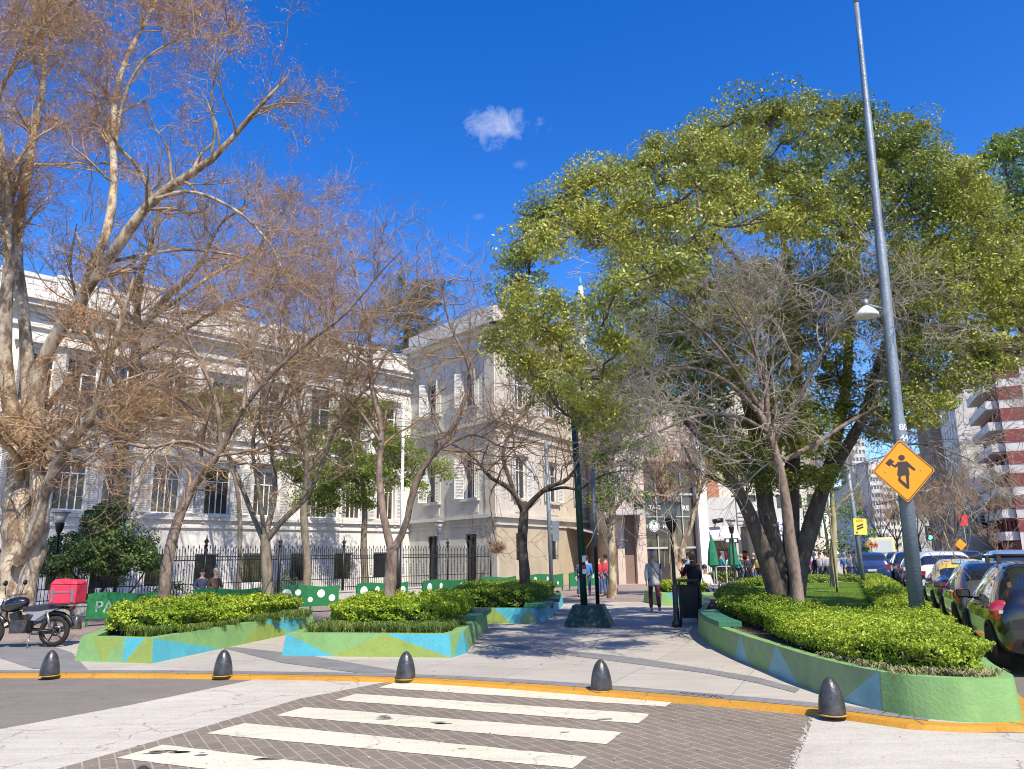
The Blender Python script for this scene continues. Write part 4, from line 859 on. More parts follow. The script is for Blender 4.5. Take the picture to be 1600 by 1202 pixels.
def tree(name, label, limbs, base, mt, mtw, levels, seed=0, leaves=None, cat_='tree', gnarl=.0, sides=9, group=None, fat=.72):
    rg = np.random.default_rng(seed); root = empty(name, base, 0, label, cat_, group); P, R = stack(limbs); R = R*fat
    if gnarl: R = R*(1+gnarl*np.sin(np.arange(P.shape[1])*1.9+seed)[None]*.5+rg.normal(0, gnarl*.4, R.shape))
    V, Q = tubes(P, R, sides); link('trunk', npmesh('trunk', V, Q, mt, smooth=True), root, True)
    Vs, Qs, off = [], [], 0; cur = [(P, R)]; allb = [(P, R)]
    for lv in levels:
        src = lv.pop('src', -1); S = lv.pop('S', 4); a_, b_ = (allb[src] if not isinstance(src, tuple) else tuple(np.concatenate([allb[s][i][:, :] for s in src]) for i in (0, 1)))
        Pn, Rn = grow(a_, b_, lv.pop('n'), rg, lv.pop('tmin', .25), lv.pop('lr'), lv.pop('ang', (.5, 1.1)), **lv); allb.append((Pn, Rn)); v, q = tubes(Pn, Rn, S); Vs.append(v); Qs.append(q+off); off += len(v)
    if Vs: link('branches', npmesh('branches', np.vstack(Vs), np.vstack(Qs), mtw, smooth=True), root, True)
    if leaves:
        for lf in leaves:
            a_, b_ = allb[lf['src']]; n = lf['n']; idx = rg.integers(0, len(a_), n)
            if lf.get('clump'):
                keep = lump(a_[:, -1], lf['clump'], seed)+.5*lump(a_[:, -1][:, [2, 0, 1]], lf['clump'], seed+2) > lf.get('thr', 0); ids = np.where(keep)[0]; idx = rg.choice(ids, n) if len(ids) else idx
            f = rg.uniform(lf.get('t0', .3), 1, n)*(a_.shape[1]-1)-1e-6; i = f.astype(int); fr_ = (f-i)[:, None]; p = a_[idx, i]*(1-fr_)+a_[idx, i+1]*fr_+rg.normal(0, lf.get('sp', .05), (n, 3))
            V, Q = leaf_geo(p, lf['size'], rg, np.tile([0, 0, 1.], (n, 1)), lf.get('nbw', .5), lf.get('asp', .5), lf.get('droop', 0)); link(lf.get('name', 'crown'), npmesh(lf.get('name', 'crown'), V, Q, lf['m']), root, True)
    return root, allb
M_plane = mat('plane_bark', (.2, .14, .09), .9, col2=(.5, .41, .29), nscale=3.6, stretch=(1, 1, .5), bump=.8, bscale=14, detail=9, rp=(.44, .56))
M_twig = mat('twig_bark', (.25, .18, .115), .9, nz=.2, nscale=6); M_twigL = mat('pale_twig', (.34, .3, .25), .85, nz=.25, nscale=3); M_twigR = mat('reddish_twig', (.3, .2, .12), .9, nz=.25, nscale=5)
M_seed = mat('dry_catkin', (.42, .22, .09), .9, island=.5)
M_dark = mat('dark_bark', (.06, .045, .035), .9, col2=(.14, .11, .085), nscale=9, stretch=(1, 1, .3), bump=.8, bscale=25)
M_greyb = mat('grey_bark', (.13, .11, .08), .9, col2=(.26, .22, .16), nscale=9, stretch=(1, 1, .3), bump=.8, bscale=25)
M_pinkb = mat('pinkish_bark', (.1, .07, .055), .9, col2=(.3, .225, .18), nscale=7, stretch=(1, 1, .4), bump=1, bscale=22, detail=10)
# great plane tree, far left
LS = [limb([(10, 985), (22, 930), (28, 870), (30, 790), (34, 730), (38, 690)], 22, .78, .56), limb([(38, 960), (45, 900), (60, 850), (62, 800), (60, 740), (52, 690)], 21.7, .4, .36),
      limb([(34, 720), (14, 620), (6, 520), (14, 400), (5, 260), (-25, 130), (-60, 20)], (22, 20), .38, .05), limb([(45, 720), (44, 600), (38, 500), (26, 400), (38, 300), (52, 215), (68, 120), (66, 20), (72, -60)], (22, 22.5), .34, .04),
      limb([(50, 710), (60, 590), (83, 533), (133, 457), (172, 402), (240, 312), (330, 250), (398, 175), (450, 120)], (22, 19.5), .4, .05), limb([(120, 520), (140, 430), (165, 370), (178, 290), (176, 200), (190, 110), (240, 10), (270, -60)], (21.5, 24), .26, .03),
      limb([(240, 312), (214, 260), (186, 230), (160, 180), (138, 125), (105, 90), (60, 85)], (20.5, 18), .1, .02), limb([(178, 240), (195, 150), (230, 90), (300, 50), (345, 25)], (23, 22), .1, .02),
      limb([(52, 700), (62, 653), (100, 605), (140, 566), (180, 541), (215, 510), (262, 480), (310, 445), (350, 418), (400, 395), (450, 340)], (22.3, 25), .2, .03), limb([(28, 880), (55, 830), (70, 775), (92, 720), (112, 690), (150, 640), (162, 585), (190, 500), (210, 430)], (21.5, 19), .3, .05),
      limb([(240, 312), (300, 300), (370, 330), (420, 380), (450, 440)], (20, 19), .1, .02), limb([(10, 985), (-14, 960)], 21.6, .5, .2), limb([(330, 250), (335, 200), (330, 150), (345, 100), (380, 60)], (19.6, 18), .07, .015),
      limb([(-25, 240), (10, 120), (60, 50), (140, -20)], (19, 17), .1, .03), limb([(170, 410), (220, 400), (290, 390), (370, 400), (440, 420), (490, 400)], (21, 22), .09, .02)]
tree('plane_tree', 'huge leafless plane tree with mottled pale trunk and brown catkins at far left', LS, (*D(15, 985, 22)[:2], 0), M_plane, mat('tan_plane_twig', (.34, .235, .13), .9, nz=.35, nscale=4),
     [dict(src=0, zmin=3.5, n=170, lr=(1.6, 3.9), tmin=.35, ang=(.5, 1.3), curl=.06, bias=(0, 0, .05), K=8, rs=.45, rmin=.014, S=5, wander=.16), dict(n=1300, lr=(.7, 2.0), tmin=.15, ang=(.4, 1.1), K=6, rs=.6, rmin=.011, wander=.18, bias=(0, 0, .05)),
      dict(n=8500, lr=(.4, 1.2), tmin=.1, ang=(.5, 1.3), K=6, rs=.6, rmin=.0065, S=3, curl=.1, wander=.24, bias=(0, 0, 0)), dict(n=13000, lr=(.15, .5), tmin=.2, ang=(.4, 1.2), K=4, rs=.7, rmin=.004, S=3, wander=.25, bias=(0, 0, -.1))],
     seed=4, leaves=[dict(src=4, n=76000, size=.052, m=M_seed, sp=.06, asp=.55, clump=.8, thr=-.15, droop=1, name='catkins'), dict(src=4, n=34000, size=.05, m=M_seed, sp=.1, asp=.55, droop=1, name='catkins')], gnarl=.16, sides=12, fat=.62)
# second plane behind the railing
LS = [limb([(165, 900), (170, 830), (182, 760), (190, 700), (205, 640), (212, 560), (215, 480)], 30, .48, .2), limb([(205, 640), (160, 560), (130, 500), (110, 420), (120, 350)], (30, 28), .16, .03),
      limb([(213, 530), (245, 480), (290, 440), (320, 400), (345, 350), (400, 310)], (30, 31), .2, .03), limb([(214, 500), (220, 430), (240, 370), (250, 300), (245, 240)], (30, 32), .18, .02), limb([(212, 560), (280, 520), (350, 480), (410, 455), (460, 440)], (30, 28), .14, .02)]
tree('plane_tree', 'brown trunked leafless tree inside the railing behind the glossy magnolia', LS, (*D(165, 900, 30)[:2], 0), M_dark, M_twig,
     [dict(src=0, zmin=4, n=110, lr=(1.6, 3.8), tmin=.35, ang=(.6, 1.4), curl=.08, K=8, rs=.5, rmin=.016, S=4, wander=.15), dict(n=900, lr=(.7, 1.9), tmin=.15, K=5, rs=.6, rmin=.013, S=3, wander=.2), dict(n=2600, lr=(.4, 1.2), tmin=.1, curl=.12, K=6, rs=.6, rmin=.007, S=3, wander=.22)],
     seed=5, leaves=[dict(src=3, n=5000, size=.06, m=M_seed, sp=.08, asp=.5, name='catkins')], gnarl=.1)
LS = [limb([(478, 950), (480, 880), (474, 800), (480, 730), (470, 650), (455, 560), (440, 480)], 33, .26, .05), limb([(478, 740), (520, 680), (545, 600), (575, 520), (600, 450)], (33, 32), .14, .02), limb([(474, 690), (430, 620), (390, 560), (370, 500)], (33, 34), .12, .02), limb([(465, 620), (500, 540), (520, 470)], (33, 34), .1, .02)]
tree('courtyard_tree', 'grey leafless tree with many twigs in the courtyard between the forked trunks', LS, (*D(478, 950, 33)[:2], 0), M_greyb, M_twigR,
     [dict(src=0, zmin=4.5, n=90, lr=(1.5, 3.2), tmin=.3, ang=(.4, 1.1), K=7, rs=.5, rmin=.018, S=4, wander=.18), dict(n=500, lr=(.7, 1.8), tmin=.15, K=5, rs=.6, rmin=.013, S=3, wander=.2), dict(n=1800, lr=(.35, .9), tmin=.1, K=4, rs=.6, rmin=.008, S=3, wander=.22)], seed=15)
TW = lambda a=1.: [dict(src=0, zmin=2.9, n=int(60*a), lr=(1.1, 2.8), tmin=.3, ang=(.6, 1.45), bias=(0, 0, .03), K=9, rs=.55, rmin=.013, S=4, wander=.24, curl=.1), dict(n=int(330*a), lr=(.6, 1.8), tmin=.1, ang=(.6, 1.4), K=8, rs=.6, rmin=.009, S=3, wander=.24, curl=.13, bias=(0, 0, -.01)),
                   dict(n=int(1350*a), lr=(.35, 1.1), tmin=.1, ang=(.6, 1.3), K=6, rs=.65, rmin=.0065, S=3, wander=.24, curl=.14, bias=(0, 0, -.01)), dict(n=int(1500*a), lr=(.15, .45), tmin=.1, ang=(.5, 1.1), K=4, rs=.7, rmin=.0045, S=3, wander=.25, bias=(0, 0, 0))]
LS = [limb([(243, 985), (256, 930), (262, 880), (276, 820), (300, 765), (330, 725), (352, 690)], 17.5, .2, .1), limb([(340, 712), (290, 690), (230, 700), (180, 690), (130, 720)], (17.5, 15.5), .07, .015), limb([(350, 695), (380, 640), (420, 590), (475, 540), (540, 490), (600, 420), (630, 390)], (17.5, 16), .09, .012),
      limb([(345, 705), (340, 640), (320, 580), (290, 520), (270, 440)], (17.5, 17), .08, .012), limb([(350, 700), (300, 640), (240, 600), (190, 560)], (17.5, 19), .06, .012), limb([(380, 640), (390, 560), (410, 480), (440, 400)], (17, 18.5), .05, .01)]
tree('leaning_tree', 'leafless tree with thin trunk leaning right, standing in the left planter', LS, (*G(247, 990, .3), .3), M_pinkb, M_twigR, TW(1.2), seed=6, gnarl=.08)
LS = [limb([(416, 985), (418, 930), (416, 880), (414, 835)], 18.6, .2, .16), limb([(414, 850), (395, 805), (375, 755), (358, 712), (330, 660), (300, 610)], (18.6, 20), .1, .02), limb([(416, 845), (440, 815), (480, 775), (505, 720), (530, 660), (580, 600)], (18.6, 18), .11, .02), limb([(414, 840), (430, 770), (425, 700), (440, 630), (470, 560), (480, 470)], (18.6, 20), .1, .02), limb([(414, 840), (405, 770), (395, 690), (420, 610), (455, 540), (500, 500)], (18.6, 17), .08, .015)]
tree('forked_tree', 'grey trunked leafless tree with low fork, right end of the left planter', LS, (*G(416, 985, .3), .3), M_greyb, M_twigR, TW(1.2), seed=7, gnarl=.07)
LS = [limb([(604, 985), (608, 930), (611, 890), (613, 850)], 17, .2, .17), limb([(612, 862), (598, 800), (592, 730), (596, 670), (580, 600), (578, 530), (560, 450), (545, 400)], (17, 17.5), .13, .015), limb([(614, 862), (634, 820), (645, 770), (665, 725), (695, 690), (720, 640), (735, 580), (700, 500), (690, 430)], (17, 16), .12, .012),
      limb([(594, 690), (560, 640), (520, 610), (470, 600)], (17, 18), .05, .01), limb([(690, 700), (740, 680), (790, 700), (840, 690)], (16.4, 16), .04, .01), limb([(580, 600), (610, 540), (650, 480), (660, 420)], (17.4, 18), .06, .01)]
tree('forked_tree', 'leafless pinkish tree with two rising stems in the middle planter', LS, (*G(604, 985, .3), .3), M_pinkb, M_twigR, TW(1.15), seed=8, gnarl=.08)
LS = [limb([(817, 960), (820, 900), (816, 850), (819, 800), (816, 785)], 23, .24, .18), limb([(818, 800), (805, 775), (788, 758), (765, 745), (745, 720), (720, 700), (690, 690)], (23, 21), .12, .02), limb([(808, 780), (795, 745), (786, 710), (800, 670), (825, 640), (840, 600), (830, 560)], (23, 24), .1, .015),
      limb([(818, 800), (835, 780), (856, 762), (885, 750), (905, 720), (914, 690)], (23, 22), .13, .02), limb([(850, 768), (880, 762), (905, 765), (920, 755), (950, 740), (990, 735)], (23, 21.5), .07, .015)]
tree('forked_tree', 'dark trunked leafless tree with wide low fork in the shaded planter', LS, (*G(817, 955, .3), .3), M_dark, M_twigR, TW(.8), seed=9, gnarl=.07)
# silvery bare tree in front of the evergreen
YS[0] = .945
LS = [limb([(1250, 985), (1246, 930), (1240, 880), (1233, 830), (1226, 770), (1215, 720), (1200, 670), (1182, 640)], 15.2, .17, .09), limb([(1225, 720), (1280, 690), (1335, 655), (1400, 630), (1470, 615), (1540, 590), (1610, 560)], (15.2, 15.8), .07, .012), limb([(1200, 670), (1196, 600), (1180, 540), (1196, 480), (1230, 430)], (15.2, 15), .08, .012),
      limb([(1185, 645), (1140, 600), (1080, 575), (1010, 590), (960, 620)], (15.2, 13.6), .07, .012), limb([(1200, 675), (1150, 650), (1090, 650), (1040, 670), (990, 690)], (15.2, 13.2), .06, .01), limb([(1210, 690), (1260, 600), (1300, 530), (1370, 470)], (15.2, 14), .06, .01),
      limb([(1190, 640), (1120, 540), (1050, 480), (980, 440)], (15.2, 13.8), .06, .01), limb([(1190, 600), (1170, 520), (1120, 440), (1100, 400)], (15.1, 14), .05, .01), limb([(1335, 655), (1400, 690), (1470, 700), (1560, 740)], (15.4, 15.6), .035, .008)]
tree('bare_tree', 'slim leafless tree with tangled silvery twigs in front of the evergreen', LS, (*G(1250, 985, .35), .35), M_pinkb, M_twigL,
     [dict(src=0, zmin=3.2, n=105, lr=(1.0, 2.6), tmin=.3, ang=(.5, 1.2), bias=(0, -.05, .02), K=8, rs=.5, rmin=.010, S=4, wander=.2, curl=.1), dict(n=1000, lr=(.5, 1.6), tmin=.1, ang=(.5, 1.2), K=7, rs=.6, rmin=.007, S=3, wander=.2, curl=.12, bias=(0, 0, -.03)), dict(n=5200, lr=(.25, .8), tmin=.1, K=5, rs=.65, rmin=.0055, S=3, wander=.2, curl=.12, bias=(0, 0, -.05))], seed=10, gnarl=.07)
# evergreens: crown built of leafy clumps carried by their own branches
M_eg = leafmat('evergreen_leaf', (.14, .19, .03), (.43, .43, .07), .35, .45, .25)
M_eg2 = leafmat('evergreen_leaf_cool', (.11, .19, .03), (.22, .29, .05), .5, .45, .28)
M_egd = leafmat('magnolia_leaf', (.08, .14, .035), (.16, .23, .08), .8, .5, .2)
def crown_tree(name, label, limbs, base, mt, blobs, Y0, seed, m, sub=.42, cl=26, lpc=110, size=.1, cat_='tree', droop=.6, twig=M_dark, thin=1., flat=.75, spr=1.):
    """blobs: (px, py, radius_px, depth offset[, leaf factor])"""
    rg = np.random.default_rng(seed); root = empty(name, base, 0, label, cat_); P, R = stack(limbs); R = R*.62; V, Q = tubes(P, R, 9); link('trunk', npmesh('trunk', V, Q, mt, smooth=True), root, True)
    att = P[:, 4:].reshape(-1, 3); C, tw = [], []
    cen = [(D(b_[0], b_[1], Y0+b_[3]), b_[2]/F*(Y0+b_[3]), b_[4] if len(b_) > 4 else 1) for b_ in blobs]; todo = list(range(len(cen)))
    cc3 = np.array([c_[0] for c_ in cen]); best = np.array([((att-c_)**2).sum(1).min() for c_ in cc3]); par = [att[((att-c_)**2).sum(1).argmin()] for c_ in cc3]
    while todo:
        i = min(todo, key=lambda q: best[q]); todo.remove(i); c, r, fac = cen[i]; near = par[i]; n = max(3, int(cl*fac*(r/1.2)**2)); u = rnd_unit(n, rg)*(rg.uniform(.3, 1.32, n))[:, None]*r; u[:, 2] *= flat; cc_ = c+u; C.append(cc_)
        K = 6; t = np.linspace(0, 1, K)[:, None]; ln = float(np.linalg.norm(c-near))
        mainb = near*(1-t)+c*t+np.array([0, 0, -.16*ln])*np.sin(t*3.14)+rg.normal(0, .05*ln, (K, 3))*np.sin(t*3.14); tw.append((mainb[None], np.linspace(.016+.011*ln, .016, K)[None]))
        d2 = ((cc3-c)**2).sum(1)*1.5; up = d2 < best; best = np.where(up, d2, best)
        for q in np.where(up)[0]: par[q] = c
        s0 = mainb[rg.integers(2, K, n)]; t3 = t[None]; q = s0[:, None]*(1-t3)+cc_[:, None]*t3+rg.normal(0, .05*r, (n, K, 3))*np.sin(t3*3.14); tw.append((q, np.tile(np.linspace(.014, .005, K), (n, 1))))
    TP = np.concatenate([a for a, b in tw]); TR = np.concatenate([b for a, b in tw]); V, Q = tubes(TP, TR, 4); link('branches', npmesh('branches', V, Q, twig, smooth=True), root, True)
    C = np.vstack(C); n = len(C); k = int(lpc*thin); sc = rg.uniform(.45, 1.45, n)*sub*spr; off = rg.normal(0, 1, (n, k, 3)); off *= (1/np.maximum(1, np.linalg.norm(off, axis=2)/1.5))[..., None]; off[:, :, 2] *= .65
    Pp = (C[:, None]+off*sc[:, None, None]*.62).reshape(-1, 3); nb = off.reshape(-1, 3)*.4+np.array([0, 0, .8]); V, Q = leaf_geo(Pp, size, rg, nb, .6, .45, droop); link('crown', npmesh('crown', V, Q, m), root, True); return root
YS[0] = .89
LS = [limb([(1226, 980), (1205, 900), (1178, 820), (1150, 760), (1110, 700), (1070, 655), (1040, 610)], (18.6, 17), .34, .06), limb([(1232, 980), (1214, 880), (1196, 790), (1185, 700), (1160, 600), (1110, 500), (1040, 420), (960, 330)], (19, 19.5), .36, .05), limb([(1240, 980), (1252, 880), (1275, 790), (1310, 720), (1350, 650), (1375, 560), (1420, 450)], (18.8, 18), .3, .06),
      limb([(1236, 980), (1236, 850), (1238, 720), (1245, 600), (1240, 480), (1225, 380), (1215, 260)], (19.2, 20), .34, .05), limb([(1246, 900), (1285, 770), (1320, 620), (1330, 480), (1350, 340), (1390, 270)], (19, 21), .26, .05), limb([(1240, 540), (1180, 440), (1130, 380), (1070, 300)], (19.4, 20), .15, .04), limb([(1180, 810), (1140, 760), (1090, 735), (1070, 700)], (18.4, 17.5), .13, .04),
      limb([(1350, 650), (1430, 560), (1500, 510), (1560, 500)], (18.3, 17), .14, .04)]
YS[0] = 1.
SIL = [(778, 440), (792, 400), (805, 355), (850, 305), (920, 262), (1000, 212), (1060, 215), (1110, 178), (1170, 155), (1260, 150), (1330, 165), (1420, 175), (1450, 235), (1500, 225), (1530, 300), (1600, 360), (1640, 480), (1610, 560), (1530, 590), (1470, 640), (1400, 680), (1340, 720), (1280, 765), (1150, 765), (1100, 710), (1050, 640), (990, 650), (950, 690), (890, 670), (850, 620), (800, 580), (785, 510)]
GAP = [(905, 425, 42, 24), (1175, 385, 45, 14), (1260, 395, 28, 14), (1370, 385, 14, 14), (1345, 545, 12, 20), (1320, 700, 12, 20)]
rg0 = np.random.default_rng(44); BL = []; S_ = [np.array(p, float) for p in SIL]; pts_ = rg0.uniform((770, 140), (1650, 780), (9000, 2)); pts_ = pts_[inside(pts_, S_)]; ed_ = edge_dist(pts_, S_)
for p, e in zip(pts_, ed_):
    r = float(np.clip(rg0.uniform(24, 52), 18, e+16)) if e > 12 else 0
    if r == 0 or any(((p[0]-g[0])/(g[2]+r*.8))**2+((p[1]-g[1])/(g[3]+r*.8))**2 < 1 for g in GAP): continue
    if any((p[0]-b[0])**2+(p[1]-b[1])**2 < (.56*(r+b[2]))**2*(.5 if (b[5] > 0) != (len(BL) % 2 > 0) else 1) for b in BL): continue
    dome = min(1, e/170)**.5; low = (p[1]-150)/600; side = 1 if len(BL) % 2 else -1
    dy = -side*dome*5.0*rg0.uniform(.55, 1.0) if side > 0 else dome*3.6*rg0.uniform(.3, 1.0)
    if low > .45 and 980 < p[0] < 1390: dy = rg0.uniform(0.3, 3.4)        # behind the silvery tree
    if p[0] > 1290: dy = max(dy, -.7)
    if low > .62 and 1090 < p[0] < 1390: r *= .8
    BL.append((float(p[0]), float(p[1]), r, dy, 1.0 if low < .6 else .85, side))
crown_tree('evergreen_tree', 'large many stemmed evergreen with broad yellow green crown in the long planter', LS, (*D(1232, 980, 16.9)[:2], .35), M_dark, [b[:5] for b in BL], 14.6, 21, M_eg, lpc=260, cl=62, size=.072, sub=.37)
LS = [limb([(957, 935), (957, 880), (955, 830), (957, 790), (950, 720)], 27, .27, .12), limb([(955, 830), (940, 790), (935, 740)], 27, .12, .05), limb([(957, 800), (980, 770), (990, 740)], 27, .12, .05)]
crown_tree('street_tree', 'pale barked tree with small dark leafy crown in front of the awning door', LS, (*G(957, 925)[:2], 0), M_plane, [(960, 745, 34, 0), (935, 700, 34, 0), (985, 700, 36, 0), (940, 775, 22, -.5), (985, 780, 22, -.5), (960, 660, 34, 0)], 27, 22, M_eg2, size=.12, cl=26, lpc=130)
LS = [limb([(1500, 960), (1520, 800), (1560, 640), (1580, 500), (1580, 380), (1570, 260)], 30, .4, .08), limb([(1560, 640), (1620, 500), (1640, 400)], 30, .3, .08)]
crown_tree('evergreen_tree', 'dark evergreen crown at the right edge above the parked cars', [limb([(1700, 940), (1690, 800), (1660, 640), (1630, 500), (1600, 380), (1570, 260)], 27, .4, .08), limb([(1660, 640), (1600, 520), (1540, 450)], 27, .2, .06)], (*D(1700, 940, 27)[:2], 0), M_dark,
           [(1560, 250, 50, 0), (1600, 230, 50, 0), (1530, 300, 45, 0), (1590, 310, 55, 0), (1560, 370, 55, 0), (1600, 400, 55, 0), (1530, 400, 45, 1), (1560, 440, 45, 0), (1640, 300, 80, 1), (1650, 430, 70, 0), (1500, 380, 40, 2), (1600, 470, 40, 0), (1480, 330, 40, 2, .6)], 27, 23, M_eg2, size=.13, cl=20, lpc=150, sub=.5)
# magnolia and courtyard greenery behind the railing
LS = [limb([(140, 955), (145, 900), (150, 860), (140, 820)], 27, .2, .06), limb([(150, 940), (180, 890), (215, 850)], 27, .1, .03), limb([(140, 940), (110, 890), (85, 860)], 27, .1, .03), limb([(165, 950), (200, 930), (235, 880)], 27, .07, .03)]
crown_tree('magnolia', 'broad glossy dark green magnolia behind the railing at left', LS, (*D(145, 955, 27)[:2], 0), M_dark, [(160, 815, 30, 0), (120, 845, 34, 0), (180, 845, 36, -.5), (75, 870, 26, 0), (215, 860, 34, 0), (140, 870, 36, -1), (100, 880, 30, -1), (190, 880, 34, -.5), (235, 880, 20, 0), (60, 890, 18, 0), (170, 795, 20, 0)], 27, 24, M_egd, size=.12, cl=62, lpc=120, sub=.3, twig=M_dark, cat_='tree')
crown_tree('shrub', 'leafy green shrub inside the railing right of the leaning trunk', [limb([(285, 950), (285, 925)], 29.5, .05, .02), limb([(275, 950), (270, 920)], 29.5, .05, .02)], (*D(285, 950, 29.5)[:2], 0), M_dark, [(285, 920, 16, 0), (270, 930, 14, 0), (298, 932, 13, 0), (240, 925, 14, 0)], 29.5, 25, M_egd, size=.1, cl=26, lpc=80, sub=.25, cat_='shrub')
LS = [limb([(571, 945), (570, 900), (568, 850), (570, 800), (566, 750), (560, 690)], 38, .32, .12), limb([(566, 760), (530, 730), (500, 710)], 38, .12, .05), limb([(566, 740), (600, 710), (640, 690)], 38, .12, .05)]
crown_tree('courtyard_tree', 'leafy green tree with grey trunk standing in the palace courtyard', LS, (*D(571, 945, 38)[:2], 0), M_greyb, [(500, 730, 32, 0), (535, 700, 34, -1), (575, 740, 34, -1), (610, 720, 30, 0), (640, 760, 22, 0), (560, 780, 24, 0), (500, 770, 22, 0), (600, 680, 30, 0), (470, 750, 20, 0), (540, 650, 34, 1), (490, 690, 26, 0), (650, 720, 22, 0), (580, 640, 26, 1), (520, 750, 30, -1), (550, 730, 30, -1), (620, 700, 26, -1), (475, 780, 20, 0), (690, 730, 18, 0), (510, 790, 20, 0), (450, 720, 20, 0)], 38, 26, leafmat('courtyard_leaf', (.17, .26, .04), (.34, .42, .09), .5, .4, .35), size=.15, cl=30, lpc=130, sub=.5, droop=.3)
LS = [limb([(372, 940), (375, 850), (370, 760), (345, 680), (335, 620)], 36, .2, .08)]
crown_tree('courtyard_tree', 'small yellow green tree against the white wall, high between the bare branches', LS, (*D(372, 940, 36)[:2], 0), M_greyb, [(330, 620, 28, 0), (365, 625, 26, 0), (300, 635, 22, 0), (350, 655, 22, 0), (385, 650, 16, 0)], 36, 27, MT['courtyard_leaf'], size=.13, cl=34, lpc=110, sub=.45)
crown_tree('shrub', 'round grey green shrub inside the railing behind the second green barrier', [limb([(452, 950), (450, 930)], 35, .05, .02)], (*D(452, 950, 35)[:2], 0), M_dark, [(452, 905, 18, 0), (470, 915, 12, 0), (440, 920, 14, 0)], 35, 28, M_egd, size=.12, cl=20, lpc=60, sub=.28, cat_='shrub')
# cedar rising behind the inner corner
rg = np.random.default_rng(31); tk = limb([(632, 930), (634, 700), (634, 560), (632, 445)], 58, .5, .06); V, Q = tubes(tk[0][None], tk[1][None], 8)
cr = empty('cedar', (*D(640, 930, 58)[:2], 0), 0, 'dark blue green cedar rising behind the roof at the inner corner', 'tree'); link('trunk', npmesh('trunk', V, Q, M_dark, smooth=True), cr, True)
lim = stack([tk]); a_, b_ = grow(*lim, 120, rg, .42, (2.8, 5.6), (1.2, 1.6), bias=(0, 0, -.02), wander=.08, K=7, rs=.4, rmin=.03, tip=.3); V, Q = tubes(a_, b_, 4); link('branches', npmesh('branches', V, Q, M_dark), cr, True)
a2, b2 = grow(a_, b_, 2200, rg, .1, (.5, 1.3), (.6, 1.2), bias=(0, 0, -.25), wander=.1, K=4, rs=.4, rmin=.012)
f = rg.uniform(0, 1, 70000); ix = rg.integers(0, len(a2), 70000); ii = np.clip((f*3).astype(int), 0, 2); P_ = a2[ix, ii]+(a2[ix, ii+1]-a2[ix, ii])*(f*3-ii)[:, None]+rg.normal(0, .08, (70000, 3))
V, Q = leaf_geo(P_, .22, rg, np.tile([0, 0, 1.], (70000, 1)), .4, .16, .4); link('crown', npmesh('crown', V, Q, leafmat('cedar_needles', (.05, .09, .055), (.1, .15, .09), .6, .4, .1)), cr, True)
# young tree, plane with fork by the cafe, pollard, purple cordyline
tree('young_tree', 'young leafless tree with yellowish smooth trunk and stake on the lawn', [limb([(1303, 918), (1302, 860), (1303, 820), (1300, 780), (1297, 740)], 24.5, .17, .06), limb([(1303, 800), (1330, 770), (1355, 740)], 24.5, .05, .01), limb([(1302, 810), (1280, 780), (1268, 740)], 24.5, .05, .01)], (*G(1303, 920, .35), .35), mat('smooth_bark', (.34, .3, .16), .8, nz=.2, nscale=4, bump=.2), M_twigL,
     [dict(src=0, n=26, lr=(.8, 1.8), tmin=.55, ang=(.4, 1.1), K=7, rs=.5, rmin=.012, S=4, wander=.15), dict(n=240, lr=(.4, 1.2), tmin=.1, K=5, rs=.6, rmin=.007, S=3, wander=.2), dict(n=900, lr=(.2, .6), tmin=.1, K=4, rs=.6, rmin=.005, S=3, wander=.2)], seed=33)
s = MB().mat(M_bark); p = D(1307, 915, 24.3); s.tube([(p[0], p[1], .35), (p[0]+.02, p[1], 4.4)], .03, 6); tag(s.build('tree_stake'), 'thin wooden stake tied beside the young yellowish tree', 'stake')
tree('street_tree', 'pale forked plane trunk between the tall lamp and the cafe window', [limb([(1056, 925), (1052, 870), (1048, 810), (1042, 770), (1030, 730)], 32, .32, .14), limb([(1062, 925), (1066, 860), (1082, 810), (1092, 760), (1085, 700)], 32, .22, .08), limb([(1044, 790), (1025, 790), (1015, 760)], 32, .1, .03), limb([(1090, 770), (1110, 740), (1120, 700)], 32, .1, .03)], (*G(1058, 922), 0), M_plane, mat('tan_twig', (.36, .22, .14), .9, nz=.25, nscale=5),
     [dict(src=0, n=40, lr=(1.2, 2.6), tmin=.6, ang=(.4, 1.1), K=7, rs=.5, rmin=.014, S=4, wander=.18), dict(n=420, lr=(.5, 1.5), tmin=.1, K=5, rs=.6, rmin=.009, S=3, wander=.2), dict(n=1900, lr=(.3, .8), tmin=.1, K=4, rs=.6, rmin=.006, S=3, wander=.2)], seed=34, leaves=[dict(src=2, n=2600, size=.1, m=M_eg2, sp=.12, name='crown', clump=1.2, thr=.3)])
tree('pollard_tree', 'small round headed reddish pollard on a white trunk at the railing end', [limb([(778, 920), (778, 880), (777, 862)], 39, .05, .04)], (*G(778, 920), 0), M_offw, M_twigR, [dict(src=0, n=60, lr=(.5, .8), tmin=.9, ang=(.2, 1.5), K=5, rs=.5, rmin=.012, S=3, wander=.1), dict(n=500, lr=(.2, .4), tmin=.3, K=4, rs=.7, rmin=.008, S=3, wander=.2)], seed=35)
